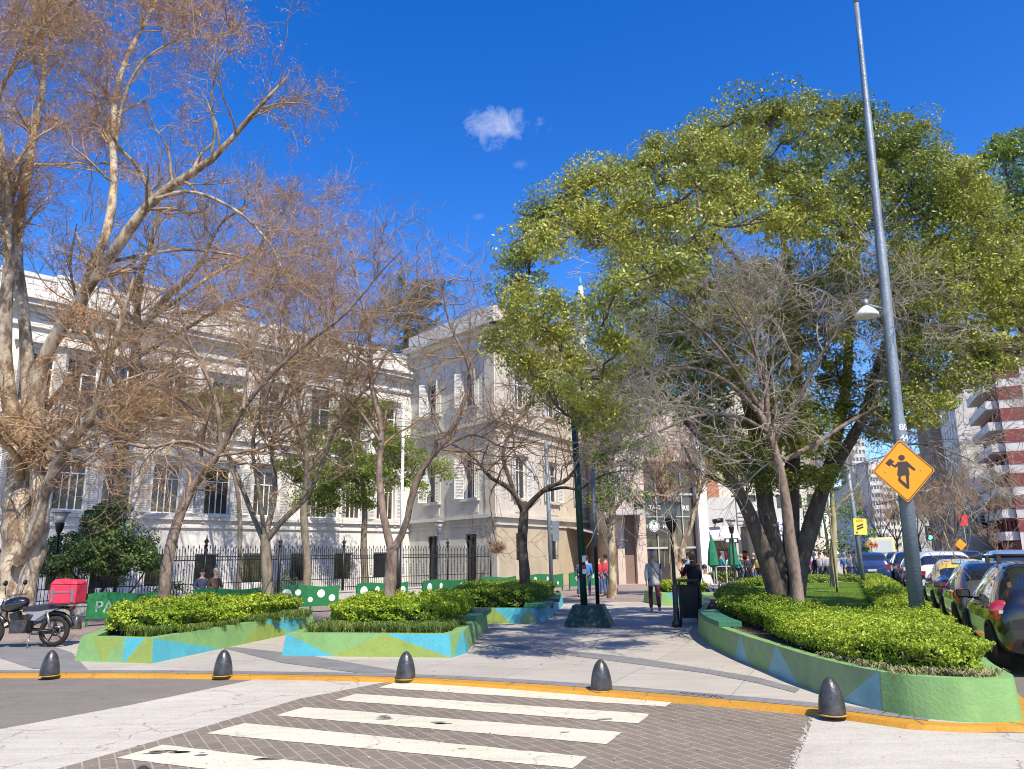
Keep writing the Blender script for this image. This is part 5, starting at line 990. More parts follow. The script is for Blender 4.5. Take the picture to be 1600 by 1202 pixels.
# dark evergreens along the far pavement and the far avenue trees
for k, (nm, lb, bl_, Y, sd, mm) in enumerate((('evergreen_tree', 'dark rounded evergreen behind the staked young tree', [(1285, 840, 28, 0), (1320, 850, 26, 0), (1265, 855, 22, 0), (1300, 800, 24, 0), (1345, 850, 18, 0)], 42, 41, M_egd), ('evergreen_tree', 'olive evergreen beyond the shops, left of the yellow street sign', [(1255, 790, 22, 0), (1335, 800, 24, 0), (1345, 830, 20, 0), (1320, 780, 20, 0)], 50, 42, M_eg2))):
    crown_tree(nm, lb, [limb([(bl_[0][0]+8, 900), (bl_[0][0]+8, 850), (bl_[0][0], 800)], Y, .2, .06)], (*D(bl_[0][0]+8, 900, Y)[:2], 0), M_dark, bl_, Y, sd, mm, size=.2, cl=7, lpc=70, sub=.6)
def street_tree(px, base_y, Y, H, seed, label, n=1., m=None):
    b = D(px, base_y, Y); rg = np.random.default_rng(seed); x, y = b[0], b[1]; L = []
    fk = H*.28
    def W(pts, r0, r1): pts = cat(pts, 6); s = np.r_[0, np.cumsum(np.linalg.norm(np.diff(pts, axis=0), axis=1))]; t = np.linspace(0, s[-1], 14); return np.stack([np.interp(t, s, pts[:, j]) for j in range(3)], 1), np.linspace(r0, r1, 14)
    L.append(W([(x, y, RZ), (x+rg.normal(0, .1), y, fk*.6), (x+rg.normal(0, .2), y, fk)], H*.02, H*.015)); top = L[0][0][-1]
    for k in range(5):
        a = 6.28*k/5+rg.uniform(0, 1); d = np.array([math.cos(a), math.sin(a), 0]); L.append(W([tuple(top), tuple(top+d*H*.1+[0, 0, H*.2]), tuple(top+d*H*.24+[0, 0, H*.42]), tuple(top+d*H*.3+[0, 0, H*.62])], H*.011, H*.003))
    return tree('avenue_tree', label, L, (x, y, RZ), M_dark, m or M_twigR, [dict(src=0, n=int(60*n), lr=(H*.1, H*.25), tmin=.3, ang=(.4, 1.1), K=6, rs=.5, rmin=.016, S=3, wander=.18), dict(n=int(520*n), lr=(H*.05, H*.13), tmin=.1, K=5, rs=.6, rmin=.014, S=3, wander=.2), dict(n=int(1500*n), lr=(H*.03, H*.08), tmin=.1, K=4, rs=.7, rmin=.012, S=3, wander=.2)], seed=seed, sides=6, group='leafless trees lining the avenue')
far = [(1500, 880, 70, 10, 'right of the avenue, nearest the red apartment block'), (1476, 876, 85, 10, 'right pavement, second from the red block'), (1462, 874, 105, 12, 'right pavement, beside the green traffic light'), (1440, 874, 130, 13, 'right pavement, behind the yellow pedestrian sign'), (1405, 873, 120, 11, 'left pavement, beyond the bus'), (1560, 882, 62, 8.5, 'right pavement, in front of the corner house'), (1380, 872, 170, 15, 'far down the left pavement'), (1425, 872, 190, 17, 'far down the right pavement')]
for k, (px, by, Y, H, wd) in enumerate(far): street_tree(px, by, Y, H, 50+k, 'leafless brownish tree on the '+wd if 'pavement' in wd else 'leafless brownish tree '+wd)
# ------------------------------------------------------------------ railing on its plinth
fA0 = np.array([-15.6, 24.7])-np.array([.69, .72])*3.5; fA1 = C0+np.array([-.2, -.35]); FF = Face(fA0, fA1)
rt = empty('iron_railing', (*fA0, 0), 0, 'tall black wrought iron railing with spear tips on a pale plinth before the palace', 'fence')
m = MB().mat(M_conc); FF.box(m, 0, FF.L, 0, .3, -.35, 0.0); FF.box(m, 0, FF.L, .3, .36, -.37, .03); m.build('plinth', None, rt, True)
nb = 8; z0, zt = .36, 2.05
for k in range(nb+1):
    m = MB().mat(M_black); u = FF.L*k/nb; c = FF.p(u, -.17, 0); m.tube([(c[0], c[1], z0-.005), (c[0], c[1], zt+.2)], .045, 8); m.lathe([(.05, zt+.2), (.09, zt+.24), (.04, zt+.3), (.1, zt+.4), (.03, zt+.5), (.01, zt+.66)], 8, (c[0], c[1], 0)); m.build('post', None, rt, True)
for k in range(nb):
    m = MB().mat(M_black); ua, ub = FF.L*k/nb+.06, FF.L*(k+1)/nb-.06
    for zz in (z0+.14, z0+.5, 1.72, 1.86): FF.box(m, ua, ub, zz, zz+.03, -.185, -.155)
    n = int((ub-ua)/.105)
    for j in range(n+1):
        u = ua+(ub-ua)*j/n; c = FF.p(u, -.17, 0); h = zt+(.12 if j % 2 else 0); m.tube([(c[0], c[1], z0+.02), (c[0], c[1], h)], .0125, 4, cap=False); m.lathe([(.011, h), (.026, h+.05), (.003, h+.16)], 4, (c[0], c[1], 0))
        if j % 4 == 2:      # scroll ornament in the middle
            for zc, r in ((1.15, .055), (1.27, .04), (1.03, .04), (1.4, .03)):
                pts = [Vector(FF.p(u+r*math.cos(a)+.0, -.17, zc+r*math.sin(a))) for a in np.linspace(0, 6.28, 9)]; m.tube(pts, .009, 4, cap=False)
        if j % 4 == 0:
            pts = [Vector(FF.p(u+.06*math.sin(a*2), -.17, 1.5+.1*a/3.14)) for a in np.linspace(0, 3.14, 7)]; m.tube(pts, .009, 4, cap=False)
        for zc in (1.795,):
            if j < n: pts = [Vector(FF.p(u+.06+.045*math.cos(a), -.17, zc+.045*math.sin(a))) for a in np.linspace(0, 6.28, 7)]; m.tube(pts, .008, 3, cap=False)
    m.build('railing_panel', None, rt, True)
# ------------------------------------------------------------------ green perforated barriers
M_gbar = mat('barrier_green', (.02, .17, .055), .45, nz=.06, nscale=1.5); M_dot = mat('barrier_white', (.72, .74, .7), .6)
def bx_line(px):   # ground row of the barrier foot below column px
    return float(np.interp(px, [60, 132, 437, 557, 660, 880, 960], [984, 980, 960, 954, 946, 924, 919]))
bars = [(132, 242, 'PA', 'nearest the motorcycle, with the letters P A'), (298, 405, 'letters', 'second from the left, two seated men behind it'), (438, 528, (5,), 'with white dots right of the grey forked trunk'), (556, 636, (4,), 'with white dots crossed by the pinkish tree trunk'), (660, 729, (4,), 'with one half covered dot, left of the shaded hedge'), (752, 806, (3,), 'mostly behind the shaded clipped hedge'), (827, 880, (3,), 'just right of the dark forked trunk'), (890, 938, (2,), 'at the right end of the row behind the dark pole')]
for k, (x0, x1, dots, wd) in enumerate(bars):
    a, b = np.array(G(x0, bx_line(x0))), np.array(G(x1, bx_line(x1)));
    if k < 2: a += (b-a)*0
    f = Face(a, b); root = empty('barrier', (*a, 0), 0, 'green wavy topped pavement barrier '+wd, 'barrier', 'green barriers in front of the railing'); n = 14
    O = Vector(f.p(0, 0, 0)); U = Vector((*f.d, 0)); V = Vector((0, 0, 1)); N = Vector((*f.n, 0)); Hh = .86
    topc = [(f.L*i/n, Hh+.04*math.sin(6.28*i/n*1.0+(.3 if k % 2 else .0))*(1 if k != 1 else 1)) for i in range(n+1)]
    pts = [(0, .2), (f.L, .2)]+topc[::-1]; extr(None, pts, .03, (O, U, V, N), M_gbar, 'panel', root, True)
    if isinstance(dots, tuple):
        rgk = random.Random(k+2); nd = dots[0]
        for j in range(nd):
            m = MB().mat(M_dot); u = f.L*(j+.5)/nd+rgk.uniform(-.05, .05); zz = (.62, .66, .42, .6, .45)[j % 5]; r = (.16, .1, .085, .13, .11)[j % 5]; disc(m, O+U*u+V*zz, U, V, N, .0, r, .034, 20); m.build('dot', None, root, True)
    else: put_text('PA' if dots == 'PA' else 'DE LA', .42 if dots == 'PA' else .34, f.p(f.L*.24 if dots == 'PA' else f.L*.62, .034, .5), N, mat('worn_white', (.25, .4, .3), .7, nz=.4, nscale=9), root)
    for u in (.02, f.L*.5, f.L-.06):
        m = MB().mat(M_gbar); f.box(m, u, u+.05, 0, Hh-.05, -.05, -.002); m.build('leg', None, root, True)
# ------------------------------------------------------------------ bollards
M_boll = mat('cast_iron', (.045, .045, .047), .34, metal=.5, col2=(.11, .105, .1), nscale=9, bump=.25, bscale=30, detail=8)
M_rust = mat('yellow_smear', (.5, .27, .05), .6, col2=(.12, .08, .04), nscale=12)
bm_ = MB().mat(M_boll); bm_.lathe([(.135, .0), (.137, .03), (.133, .1), (.122, .17), (.102, .25), (.076, .31), (.046, .35), (.02, .37), (.001, .375)], 28); b0_ = bm_.build('body')
fl = MB().mat(M_rust); fl.lathe([(.15, .0), (.15, .008), (.138, .014), (.134, .014)], 24); f0_ = fl.build('base_flange')
bolls = [(77, 1056, 0, 'below the motorcycle at far left'), (348, 1056, 0, 'below the left planter corner'), (634, 1061, 0, 'in front of the middle planter'), (940, 1079, 0, 'at the right end of the crossing stripes'), (1301, 1117, 0, 'against the long planter at right'), (215, 1292, RZ, 'on the road, only its tip in frame at the bottom'),
         (118, 984, 0, 'behind the motorcycle wheel, before the lettered barrier'), (541, 962, 0, 'between the third and fourth barriers'), (872, 938, 0, 'low at the far corner of the shaded planter'), (906, 928, 0, 'before the last green barrier'), (961, 924, 0, 'at the foot of the pale barked tree'), (953, 935, 0, 'right of the pyramid base poles'), (1126, 924, 0, 'in front of the cafe terrace railing')]
for i, (x, y, z, wd) in enumerate(bolls):
    p = G(x, y, z); sc = 1.0
    if i in (6, 7): sc = 1.05
    r = empty('bollard', (*p, z), random.uniform(0, 6), 'dark bullet shaped iron bollard '+wd, 'bollard', 'bullet shaped bollards along the kerb and pavement')
    for s_ in (b0_, f0_):
        c = s_ if i == 0 else s_.copy()
        if i: COL.objects.link(c)
        c.parent = r
# ------------------------------------------------------------------ lamps and poles
M_pole = mat('painted_grey_steel', (.19, .23, .27), .45, metal=.2, nz=.12, nscale=2, bump=.5, bscale=30); M_grn = mat('dark_green_paint', (.006, .04, .028), .5, nz=.2, nscale=3)
pb, pt = D(1435, 972, 12.6), D(1338, 6, 12.6); root = empty('lamp_post', (pb[0], pb[1], .33), 0, 'tall blue grey stepped steel lamp post rising from the hedge, leaning slightly', 'lamp post')
def pl(z): k = (z-.5)/(pt[2]-.5); return (pb[0]+(pt[0]-pb[0])*k, pb[1], z)
zs_ = [D(1400, y, 12.6)[2] for y in (660, 375, 175)]
m = MB().mat(M_pole); pr_ = []
for z, r in ((.3, .118), (zs_[0], .108), (zs_[0]+.12, .092), (zs_[1], .088), (zs_[1]+.1, .073), (zs_[2], .07), (zs_[2]+.1, .058), (pt[2]-1.0, .05), (pt[2], .045)): pr_.append((pl(z), r))
m.tube([p for p, r in pr_], [r for p, r in pr_], 20)
m.build('pole', None, root, True)
m = MB().mat(M_pole); t_ = Vector(pl(pt[2])); m.tube([t_, t_+Vector((-.01, 0, .22)), t_+Vector((.06, .04, .48)), t_+Vector((.4, .25, 1.0)), t_+Vector((1.2, .7, 1.6))], [.045, .042, .04, .038, .035], 12); m.build('arm', None, root, True)
m = MB().mat(M_white); q = t_+Vector((1.5, .9, 1.68)); m.lathe([(.03, -.06), (.16, -.05), (.2, 0), (.12, .08), (.02, .1)], 14, q, sx=2.0, R=Matrix.Rotation(.5, 3, 'Z')); m.build('lamp_head', None, root, True)
fq = D(1357, 489, 12.6); m = MB().mat(M_white); pz_ = Vector(pl(fq[2])); m.lathe([(.05, .12), (.12, .06), (.19, -.02), (.2, -.07), (.17, -.075)], 18, (fq[0]-.03, fq[1], fq[2]), sx=1.0); fl_ = m.build('floodlight', None, root, True)
m = MB().mat(M_pole); m.tube([(fq[0]-.03, fq[1], fq[2]+.24), (fq[0]-.03, fq[1], fq[2]+.1)], .05, 8); m.tube([pz_+Vector((0, 0, .05)), Vector((fq[0]-.03, fq[1], fq[2]+.16))], .02, 6); m.build('floodlight_bracket', None, root, True)
N = Vector((0, -1, 0)); 
for i, s_ in enumerate(('80', '44')):
    zz = D(1410, 668+i*17, 12.5)[2]; p = pl(zz)
    me = text_mesh(s_, .15, .002, M_white); 
    for v in me.vertices:                         # wrap the digits round the pole
        a = v.co.x/.1+.25; v.co = Vector((p[0]+.113*math.sin(a)+(v.co.z)*math.sin(a), p[1]-(.113+v.co.z)*math.cos(a), zz+v.co.y))
    link('lettering', me, root, True)
# pedestrian warning sign bolted to it
M_sy = mat('sign_yellow', (.72, .28, .008), .5, spec=.4); M_sb = mat('sign_black', (.035, .025, .022), .6)
c4 = [D(1407, 690, 12.42), D(1463, 734, 12.42), D(1416, 784, 12.42), D(1360, 737, 12.42)]; cen = sum(c4)/4
sroot = empty('warning_sign', tuple(cen), 0, 'orange yellow diamond warning sign with running pupil figure on the grey lamp post', 'sign')
V = Vector(c4[0]-c4[2]); U = Vector(c4[1]-c4[3]); U.y = 0; V.y = 0; hw = (U.length+V.length)/4; ang = math.atan2(U.z, U.x); U = Vector((math.cos(ang), 0, math.sin(ang))); V = Vector((-math.sin(ang), 0, math.cos(ang))); N = Vector((0, -1, 0)); O = Vector((cen[0], cen[1], cen[2]))
def rnd_sq(h, r=.035): 
    o = []
    for k in range(4):
        a0 = math.pi/2*k; cx, cy_ = (h-r*1.41)*math.cos(a0), (h-r*1.41)*math.sin(a0)
        for t in (-math.pi/4, 0, math.pi/4): o.append((cx+r*math.cos(a0+t), cy_+r*math.sin(a0+t)))
    return o
def plate(poly, d0, d1, m, name):
    mb = MB().mat(m); n = len(poly); a = [O+U*x+V*y+N*d0 for x, y in poly]; b = [O+U*x+V*y+N*d1 for x, y in poly]; mb.faces(a+b, [tuple(range(n-1, -1, -1)), tuple(range(n, 2*n))]+[(i, (i+1) % n, n+(i+1) % n, n+i) for i in range(n)]); return mb
plate(rnd_sq(hw), 0, .012, M_sy, 'p').build('plate', None, sroot, True)
bo = MB().mat(M_sb); A_, B_ = rnd_sq(hw*.965, .033), rnd_sq(hw*.93, .03)
for i in range(12):
    j = (i+1) % 12; bo.poly([O+U*x+V*y+N*.0145 for x, y in (A_[i], A_[j], B_[j], B_[i])])
bo.build('border', None, sroot, True)
def sx_(x, y): # crop pixel (scale 8.587, origin 1330,660) to plate units
    px, py = 1330+x/8.587, 660+y/8.587; q = D(px, py, 12.42)-cen; return (q[0]*U.x+q[2]*U.z, q[0]*V.x+q[2]*V.z)
for part, poly in (('pictogram', [(670+44*math.cos(a), 477+38*math.sin(a)) for a in np.linspace(0, 6.28, 17)[:-1]]),
                   ('pictogram', [(515, 487), (572, 530), (508, 594), (452, 550)]),
                   ('pictogram', [(620, 532), (738, 525), (762, 545), (858, 632), (842, 652), (758, 598), (780, 708), (768, 712), (776, 885), (762, 893), (742, 890), (640, 800), (624, 780), (624, 765), (634, 716), (612, 716), (622, 590), (582, 610), (530, 572), (540, 556), (580, 575), (600, 560)])):
    pts = [sx_(*p) for p in poly]; mb = plate(pts, .0125, .016, M_sb, part)
    if part: mb.build(part, None, sroot, True)
pts = [sx_(*p) for p in [(668, 722), (720, 716), (736, 830), (655, 762)]]; plate(pts, .0165, .018, M_sy, 'x').build('pictogram_gap', None, sroot, True)
for x, y in ((455, 662), (930, 640)):
    m = MB().mat(MT['grey_frame']); a, b = sx_(x, y); m.lathe([(.012, 0), (.012, .008), (.004, .012)], 10, O+U*a+V*b+N*.013, R=Matrix.Rotation(math.pi/2, 3, 'X')); m.build('bolt', None, sroot, True)
m = MB().mat(M_pole); m.box((cen[0]+.03, cen[1]+.06, cen[2]), (.5, .03, .04)); m.build('bracket', None, sroot, True)
def globe_lamp(px, py_ground, top_py, label, dark=True, Y=None, panels=True):
    g = G(px, py_ground) if Y is None else D(px, 900, Y)[:2]; Yq = g[1]; x = g[0]; H = D(px, top_py, Yq)[2]; r = empty('park_lamp', (x, Yq, 0), 0, label, 'street lamp', 'conical park lamps on slim posts'); m_ = M_black if dark else M_pole
    m = MB().mat(m_); m.lathe([(.12, 0), (.12, .1), (.07, .18), (.065, .9), (.045, 1.0), (.04, H-.75), (.07, H-.7)], 12, (x, Yq, 0)); m.build('post', None, r, True)
    m = MB().mat(m_); m.lathe([(.05, H-.72), (.1, H-.66), (.15, H-.4), (.15, H-.38)], 12, (x, Yq, 0)); m.build('collar', None, r, True)
    m = MB().mat(mat('lamp_glass', (.5, .5, .46), .3)); m.lathe([(.12, H-.38), (.24, H-.04)], 12, (x, Yq, 0)); m.build('lamp_shade', None, r, True)
    m = MB().mat(mat('lamp_cap', (.3, .28, .24), .6)); m.lathe([(.29, H-.04), (.3, H-.01), (.12, H+.05), (.001, H+.07)], 12, (x, Yq, 0)); m.build('cap', None, r, True); return r
globe_lamp(1058, 980, 786, 'black park lamp with pale conical head above the litter bin')
globe_lamp(1150, 918, 812, 'slim park lamp with conical head and small street name plate before the white shop')
p = G(1150, 918); H = D(1150, 845, p[1])[2]; rt = empty('street_name_sign', (p[0], p[1], H), 0, 'small dark street name plates fixed to the lamp before the white shop', 'sign')
for dx in (-.24, .16):
    m = MB().mat(M_black); m.box((p[0]+dx, p[1]-.08, H), (.4 if dx < 0 else .25, .02, .25)); o = m.build('plate', None, rt, True)
    m = MB().mat(M_dot); m.box((p[0]+dx-.03, p[1]-.094, H), (.14, .006, .15)); m.build('number_panel', None, rt, True)
globe_lamp(84, 0, 800, 'black park lamp behind the railing at far left', Y=26)
globe_lamp(686, 0, 815, 'pale park lamp in the courtyard against the grey wall', dark=False, Y=41)
# pyramid base with poles
bb = [G(892, 981), G(966, 981)]; Yb = bb[0][1]; cx = (bb[0][0]+bb[1][0])/2-.06; hw_ = .56
r = empty('pyramid_plinth', (cx, Yb+.5, 0), 0, 'dark green truncated pyramid base on the plaza carrying two poles', 'plinth')
m = MB().mat(M_grn); 
def pyr(mb, cx, cy, w0, w1, h, z=0): mb.hexa([(cx-w0, cy-w0, z), (cx+w0, cy-w0, z), (cx+w0, cy+w0, z), (cx-w0, cy+w0, z), (cx-w1, cy-w1, z+h), (cx+w1, cy-w1, z+h), (cx+w1, cy+w1, z+h), (cx-w1, cy+w1, z+h)])
pyr(m, 0, 0, .58, .36, .5); o = m.build('block', None, r); o.rotation_euler = (0, 0, -.2)
px_, py_ = cx-.07, Yb+.45
def pole(label, x, y, z0, z1, rr_, m_, name='pole', cat_='pole', lean=0, extra=None):
    r = empty(name, (x, y, z0), 0, label, cat_); m = MB().mat(m_); m.tube([(x, y, z0), (x+lean, y, z1)], rr_, 14); m.build('shaft', None, r, True); return r
q = D(913, 640, Yb+.4); pole('thick dark green pole on the pyramid base, rising into the foliage', px_-.05, py_, .5, q[2]+.6, .085, M_grn, lean=-.1)
r = pole('thinner grey and black pole behind the thick green one', px_+.32, py_+.3, .5, 3.9, .05, M_black)
m = MB().mat(M_pole); m.tube([(px_+.32, py_+.3, 1.9), (px_+.32, py_+.3, 3.9)], .056, 12); m.build('sleeve', None, r, True)
for z, c, s_ in ((1.25, M_white, .16), (1.05, M_red, .1), (.95, M_white, .12)):
    m = MB().mat(c); m.box((px_-.02, py_-.093, z+.35), (.1, .012, s_)); tag(m.build('sticker'), {1.25: 'pale torn sticker high on the thick dark pole', 1.05: 'small red sticker on the thick dark pole', .95: 'lowest pale sticker on the thick dark pole'}[z], 'sticker')
g = D(862, 905, 33); r = pole('grey steel pole with meter box before the beige wall', g[0], 33, 0, D(857, 690, 33)[2], .085, M_pole, lean=-.1)
m = MB().mat(M_pole); m.box((g[0]+.22, 32.95, 2.75), (.28, .2, .85)); m.build('meter_box', None, r, True)
g = D(626, 905, 36); r = pole('white flagpole like post rising behind the forked trunk', g[0], 36, 0, D(627, 640, 36)[2], .07, M_white)
g = D(622, 930, 27); pole('short black pole behind the middle planter trunk', g[0], 27, 0, D(622, 840, 27)[2], .09, M_black)
g = D(1349, 905, 27); r = pole('grey pole with yellow notice beside the parked cars', g[0], 27, 0, D(1330, 700, 27)[2], .075, M_pole, lean=-.12)
c = D(1344, 823, 26.9); s = empty('notice_sign', tuple(c), 0, 'yellow rectangular parking notice with black arrow on the pole by the cars', 'sign'); m = MB().mat(mat('notice_yellow', (.7, .6, .08), .5)); m.box((c[0], c[1], c[2]), (.46, .02, .56), Matrix.Rotation(.04, 3, 'Y')); m.build('plate', None, s, True)
m = MB().mat(M_sb)
for dz in (-.05, .04): m.box((c[0]-.01, c[1]-.014, c[2]+dz), (.24, .008, .05), Matrix.Rotation(-.35, 3, 'Y'))
m.build('arrow_mark', None, s, True); m = MB().mat(M_sb); m.box((c[0]-.14, c[1]-.014, c[2]-.2), (.05, .008, .05)); m.build('symbol', None, s, True)
m = MB().mat(mat('sign_orange_text', (.7, .3, .03), .6)); put_text('HOY', .12, (c[0], c[1]-.016, c[2]+.2), (0, -1, 0), MT['sign_orange_text'], s)
# litter bin
b1g = np.array(G(1072, 974)); r = empty('litter_bin', (*b1g, 0), -.05, 'black square litter bin on posts beside the park lamp', 'bin')
m = MB().mat(M_black); pyr(m, .1, 0, .2, .23, .78, .14); m.build('bin_body', None, r, bevel=.02)
m = MB().mat(M_black); m.box((.1, 0, 1.03), (.5, .5, .05)); m.build('lid_rim', None, r)
for x in (-.15, .35):
    for y in (-.22, .22): m = MB().mat(M_black); m.box((x, y, .5), (.05, .05, 1.0)); m.build('leg', None, r)
# traffic lights, far signs, umbrellas, terrace railing
g = D(1456, 870, 62); r = empty('traffic_light', (g[0], 62, RZ), 0, 'traffic light showing green above the far cars', 'traffic light'); zc = D(1456, 833, 62)[2]
m = MB().mat(M_black); m.tube([(g[0]+.4, 62, RZ), (g[0]+.4, 62, zc+.3)], .07, 8); m.tube([(g[0]+.4, 62, zc+.1), (g[0], 62, zc+.1)], .05, 6); m.build('post', None, r, True); m = MB().mat(M_black); m.box((g[0], 62, zc), (.38, .3, 1.15)); m.build('housing', None, r, True)
for dz, c_ in ((.36, M_red), (0, M_sy)): m = MB().mat(mat('unlit_red', (.1, .01, .01), .4) if dz else mat('unlit_amber', (.12, .06, .01), .4)); m.lathe([(.12, 0), (.12, .03), (.01, .05)], 12, (g[0], 61.85, zc+dz), R=Matrix.Rotation(math.pi/2, 3, 'X')); m.build('lens', None, r, True)
m = MB().mat(mat('green_lit', (.05, .8, .5), .4, emit=(.1, .9, .55, 2.5))); m.lathe([(.17, 0), (.17, .03), (.01, .05)], 12, (g[0], 61.85, zc-.36), R=Matrix.Rotation(math.pi/2, 3, 'X')); m.build('green_lens', None, r, True)
def flat_sign(label, px, py, Y, w_, h_, m_, rot=0, foot=True):
    c = D(px, py, Y); r = empty('street_sign', (c[0], Y, RZ), 0, label, 'sign'); m = MB().mat(m_); m.box(c, (w_, .04, h_), Matrix.Rotation(rot, 3, 'Y')); m.build('plate', None, r, True)
    m = MB().mat(M_pole); m.tube([(c[0], Y+.06, RZ), (c[0], Y+.06, c[2])], .04, 8); m.build('post', None, r, True); return c, r
flat_sign('small orange diamond sign far down the avenue under the traffic light', 1501, 851, 58, .62, .62, M_sy, math.pi/4)
flat_sign('small red and white triangular looking sign right of the grey post', 1505, 813, 70, .8, 1.0, M_red)
put_text('(A)', .9, D(1362, 852, 75), (0, -1, 0), MT['orange_sign'], flat_sign('orange lettered shop sign left of the bus', 1362, 852, 75.1, 1.2, .3, MT['orange_sign'])[1])
for px, lb in ((1116, 'folded dark green terrace umbrella next to the white cafe column'), (1148, 'folded dark green terrace umbrella behind the slim park lamp')):
    g = D(px, 903, 43); r = empty('parasol', (g[0], 43, 0), 0, lb, 'umbrella', 'folded green terrace umbrellas'); m = MB().mat(mat('parasol_green', (.01, .16, .08), .8, nz=.1)); n = 20; pr = [(.1, .95), (.32, 1.1), (.25, 1.8), (.12, 2.4), (.02, 2.65)]
    m.lathe(pr, 8, (g[0], 43, 0), smooth=False); m.build('canopy', None, r, True); m = MB().mat(M_pole); m.lathe([(.3, 0), (.3, .06), (.03, .08), (.03, 2.7), (.01, 2.75)], 10, (g[0], 43, 0)); m.build('pole', None, r, True)
a, b = np.array(G(1104, 913)), np.array(G(1168, 911)); f = Face(a, b); r = empty('terrace_railing', (*a, 0), 0, 'low dark terrace railing with planting behind it, right of the seated figures', 'fence')
m = MB().mat(MT['grey_frame'])
for k in range(5): u = f.L*k/4; f.box(m, u-.03, u+.03, 0, 1.0, -.03, .03)
f.box(m, .03, f.L-.03, .95, .99, -.02, .02); m.build('frame', None, r, True); m = MB().mat(M_black); n = int(f.L/.13)
for k in range(n): u = f.L*(k+.5)/n; f.box(m, u-.01, u+.01, .03, .95, -.01, .01)
m.build('bars', None, r, True)
hedge('low leafy planting behind the terrace railing', [tuple(a+[.2, .3]), tuple(b+[-.2, .3]), tuple(b+[-.2, .9]), tuple(a+[.2, .9])], .1, .62, 500, .09, M_hedge2, .08, seed=9)
# overhead wires
M_wire = mat('cable', (.02, .02, .02), .6)
for lb, pts, Y0_, Y1_ in (('dark overhead cable crossing the top left corner', [(-40, 110), (20, 40), (60, -40)], 15, 16), ('thin overhead cable sagging across the street behind the diamond sign', [(1365, 790), (1390, 784), (1440, 770)], 45, 40)):
    P = cat([D(x, y, yy) for (x, y), yy in zip(pts, np.linspace(Y0_, Y1_, 3))], 6); m = MB().mat(M_wire); m.tube([tuple(p) for p in P], .022 if Y0_ > 20 else .012, 5); tag(m.build('overhead_cable'), lb, 'cable')
# mast seen through the crown
c = D(907, 450, 120); m = MB().mat(M_offw); m.lathe([(1.0, c[2]-52), (.6, c[2]-1.5), (.35, c[2]+.3)], 12, (c[0], c[1], 0)); o = m.build('shaft'); r = empty('distant_mast', (c[0], c[1], 0), 0, 'pale pointed mast top glimpsed through the evergreen leaves', 'mast'); o.parent = r; o.matrix_parent_inverse = Matrix.Translation((-c[0], -c[1], 0))
m = MB().mat(mat('mast_blue', (.1, .35, .5), .5)); m.lathe([(.35, c[2]+.3), (.05, c[2]+2.0)], 10, (c[0], c[1], 0)); m.build('tip', None, r, True)
# ------------------------------------------------------------------ vehicles
M_tyre = mat('tyre_rubber', (.015, .015, .015), .85); M_rim = mat('alloy', (.3, .3, .31), .35, metal=.8); M_lightr = mat('tail_light', (.35, .01, .01), .15, spec=.8, coat=1); M_lightw = mat('light_clear', (.5, .45, .42), .15); M_plate = mat('number_plate', (.6, .6, .58), .5)
M_cargl = mat('car_glass', (.015, .018, .02), .03, spec=1.0, coat=1)
def paint(name, c, metal=.3): return mat(name, c, .25, metal=metal, coat=1, spec=.6)
P_black = paint('paint_black', (.008, .008, .009), 0); P_white = paint('paint_white', (.65, .66, .68), 0); P_silver = paint('paint_silver', (.35, .37, .4), .6); P_blue = paint('paint_blue', (.03, .06, .17), .3); P_navy = paint('paint_navy', (.015, .03, .08), .3); P_red = paint('paint_red', (.3, .02, .02)); P_grey = paint('paint_grey', (.09, .09, .1), .4); P_yel = paint('paint_yellow', (.8, .5, .03), 0); P_lb = paint('paint_pale_blue', (.25, .36, .5), .4)
PROF = {  # x, sill z, belt z, roof z, half width scale, roof half width scale, glass flag to next
 'hatch': (3.95, .845, [(0, .4, .72, .86, .84, .70), (.05, .3, .86, .99, .93, .72), (.16, .24, .93, 1.10, .97, .72), (.5, .2, .95, 1.40, 1, .68), (.78, .18, .95, 1.475, 1, .68), (1.35, .18, .94, 1.49, 1, .68), (1.42, .18, .94, 1.49, 1, .68), (2.05, .18, .92, 1.45, 1, .67), (2.3, .18, .91, 1.39, 1, .67), (2.95, .18, .90, .97, 1, .74), (3.4, .2, .82, .9, .97, .72), (3.8, .25, .68, .76, .88, .64), (3.95, .35, .5, .58, .76, .55)], (2, 3), (8,), (3, 4, 6, 7)),
 'sedan': (4.4, .85, [(0, .4, .75, .88, .84, .7), (.05, .3, .9, 1.0, .94, .74), (.45, .22, .95, 1.02, .98, .74), (.75, .2, .95, 1.05, 1, .7), (1.08, .19, .95, 1.28, 1, .68), (1.4, .18, .94, 1.44, 1, .66), (1.9, .18, .94, 1.49, 1, .66), (1.97, .18, .94, 1.49, 1, .66), (2.55, .18, .92, 1.42, 1, .66), (2.8, .18, .91, 1.36, 1, .66), (3.45, .18, .9, .98, 1, .74), (3.9, .2, .82, .9, .97, .72), (4.28, .25, .68, .76, .88, .64), (4.4, .35, .5, .58, .76, .55)], (3,), (9,), (4, 5, 7, 8)),
 'suv': (4.5, .92, [(0, .45, .85, 1.0, .88, .76), (.05, .35, 1.0, 1.1, .95, .77), (.13, .3, 1.06, 1.25, .98, .77), (.32, .28, 1.07, 1.62, 1, .75), (.6, .26, 1.07, 1.7, 1, .75), (1.5, .26, 1.06, 1.72, 1, .75), (1.57, .26, 1.06, 1.72, 1, .75), (2.5, .26, 1.04, 1.7, 1, .75), (2.75, .26, 1.03, 1.62, 1, .74), (3.35, .26, 1.02, 1.12, 1, .8), (3.9, .28, .98, 1.06, .98, .8), (4.35, .32, .85, .92, .9, .72), (4.5, .4, .6, .68, .8, .6)], (2,), (8,), (3, 4, 6, 7))}
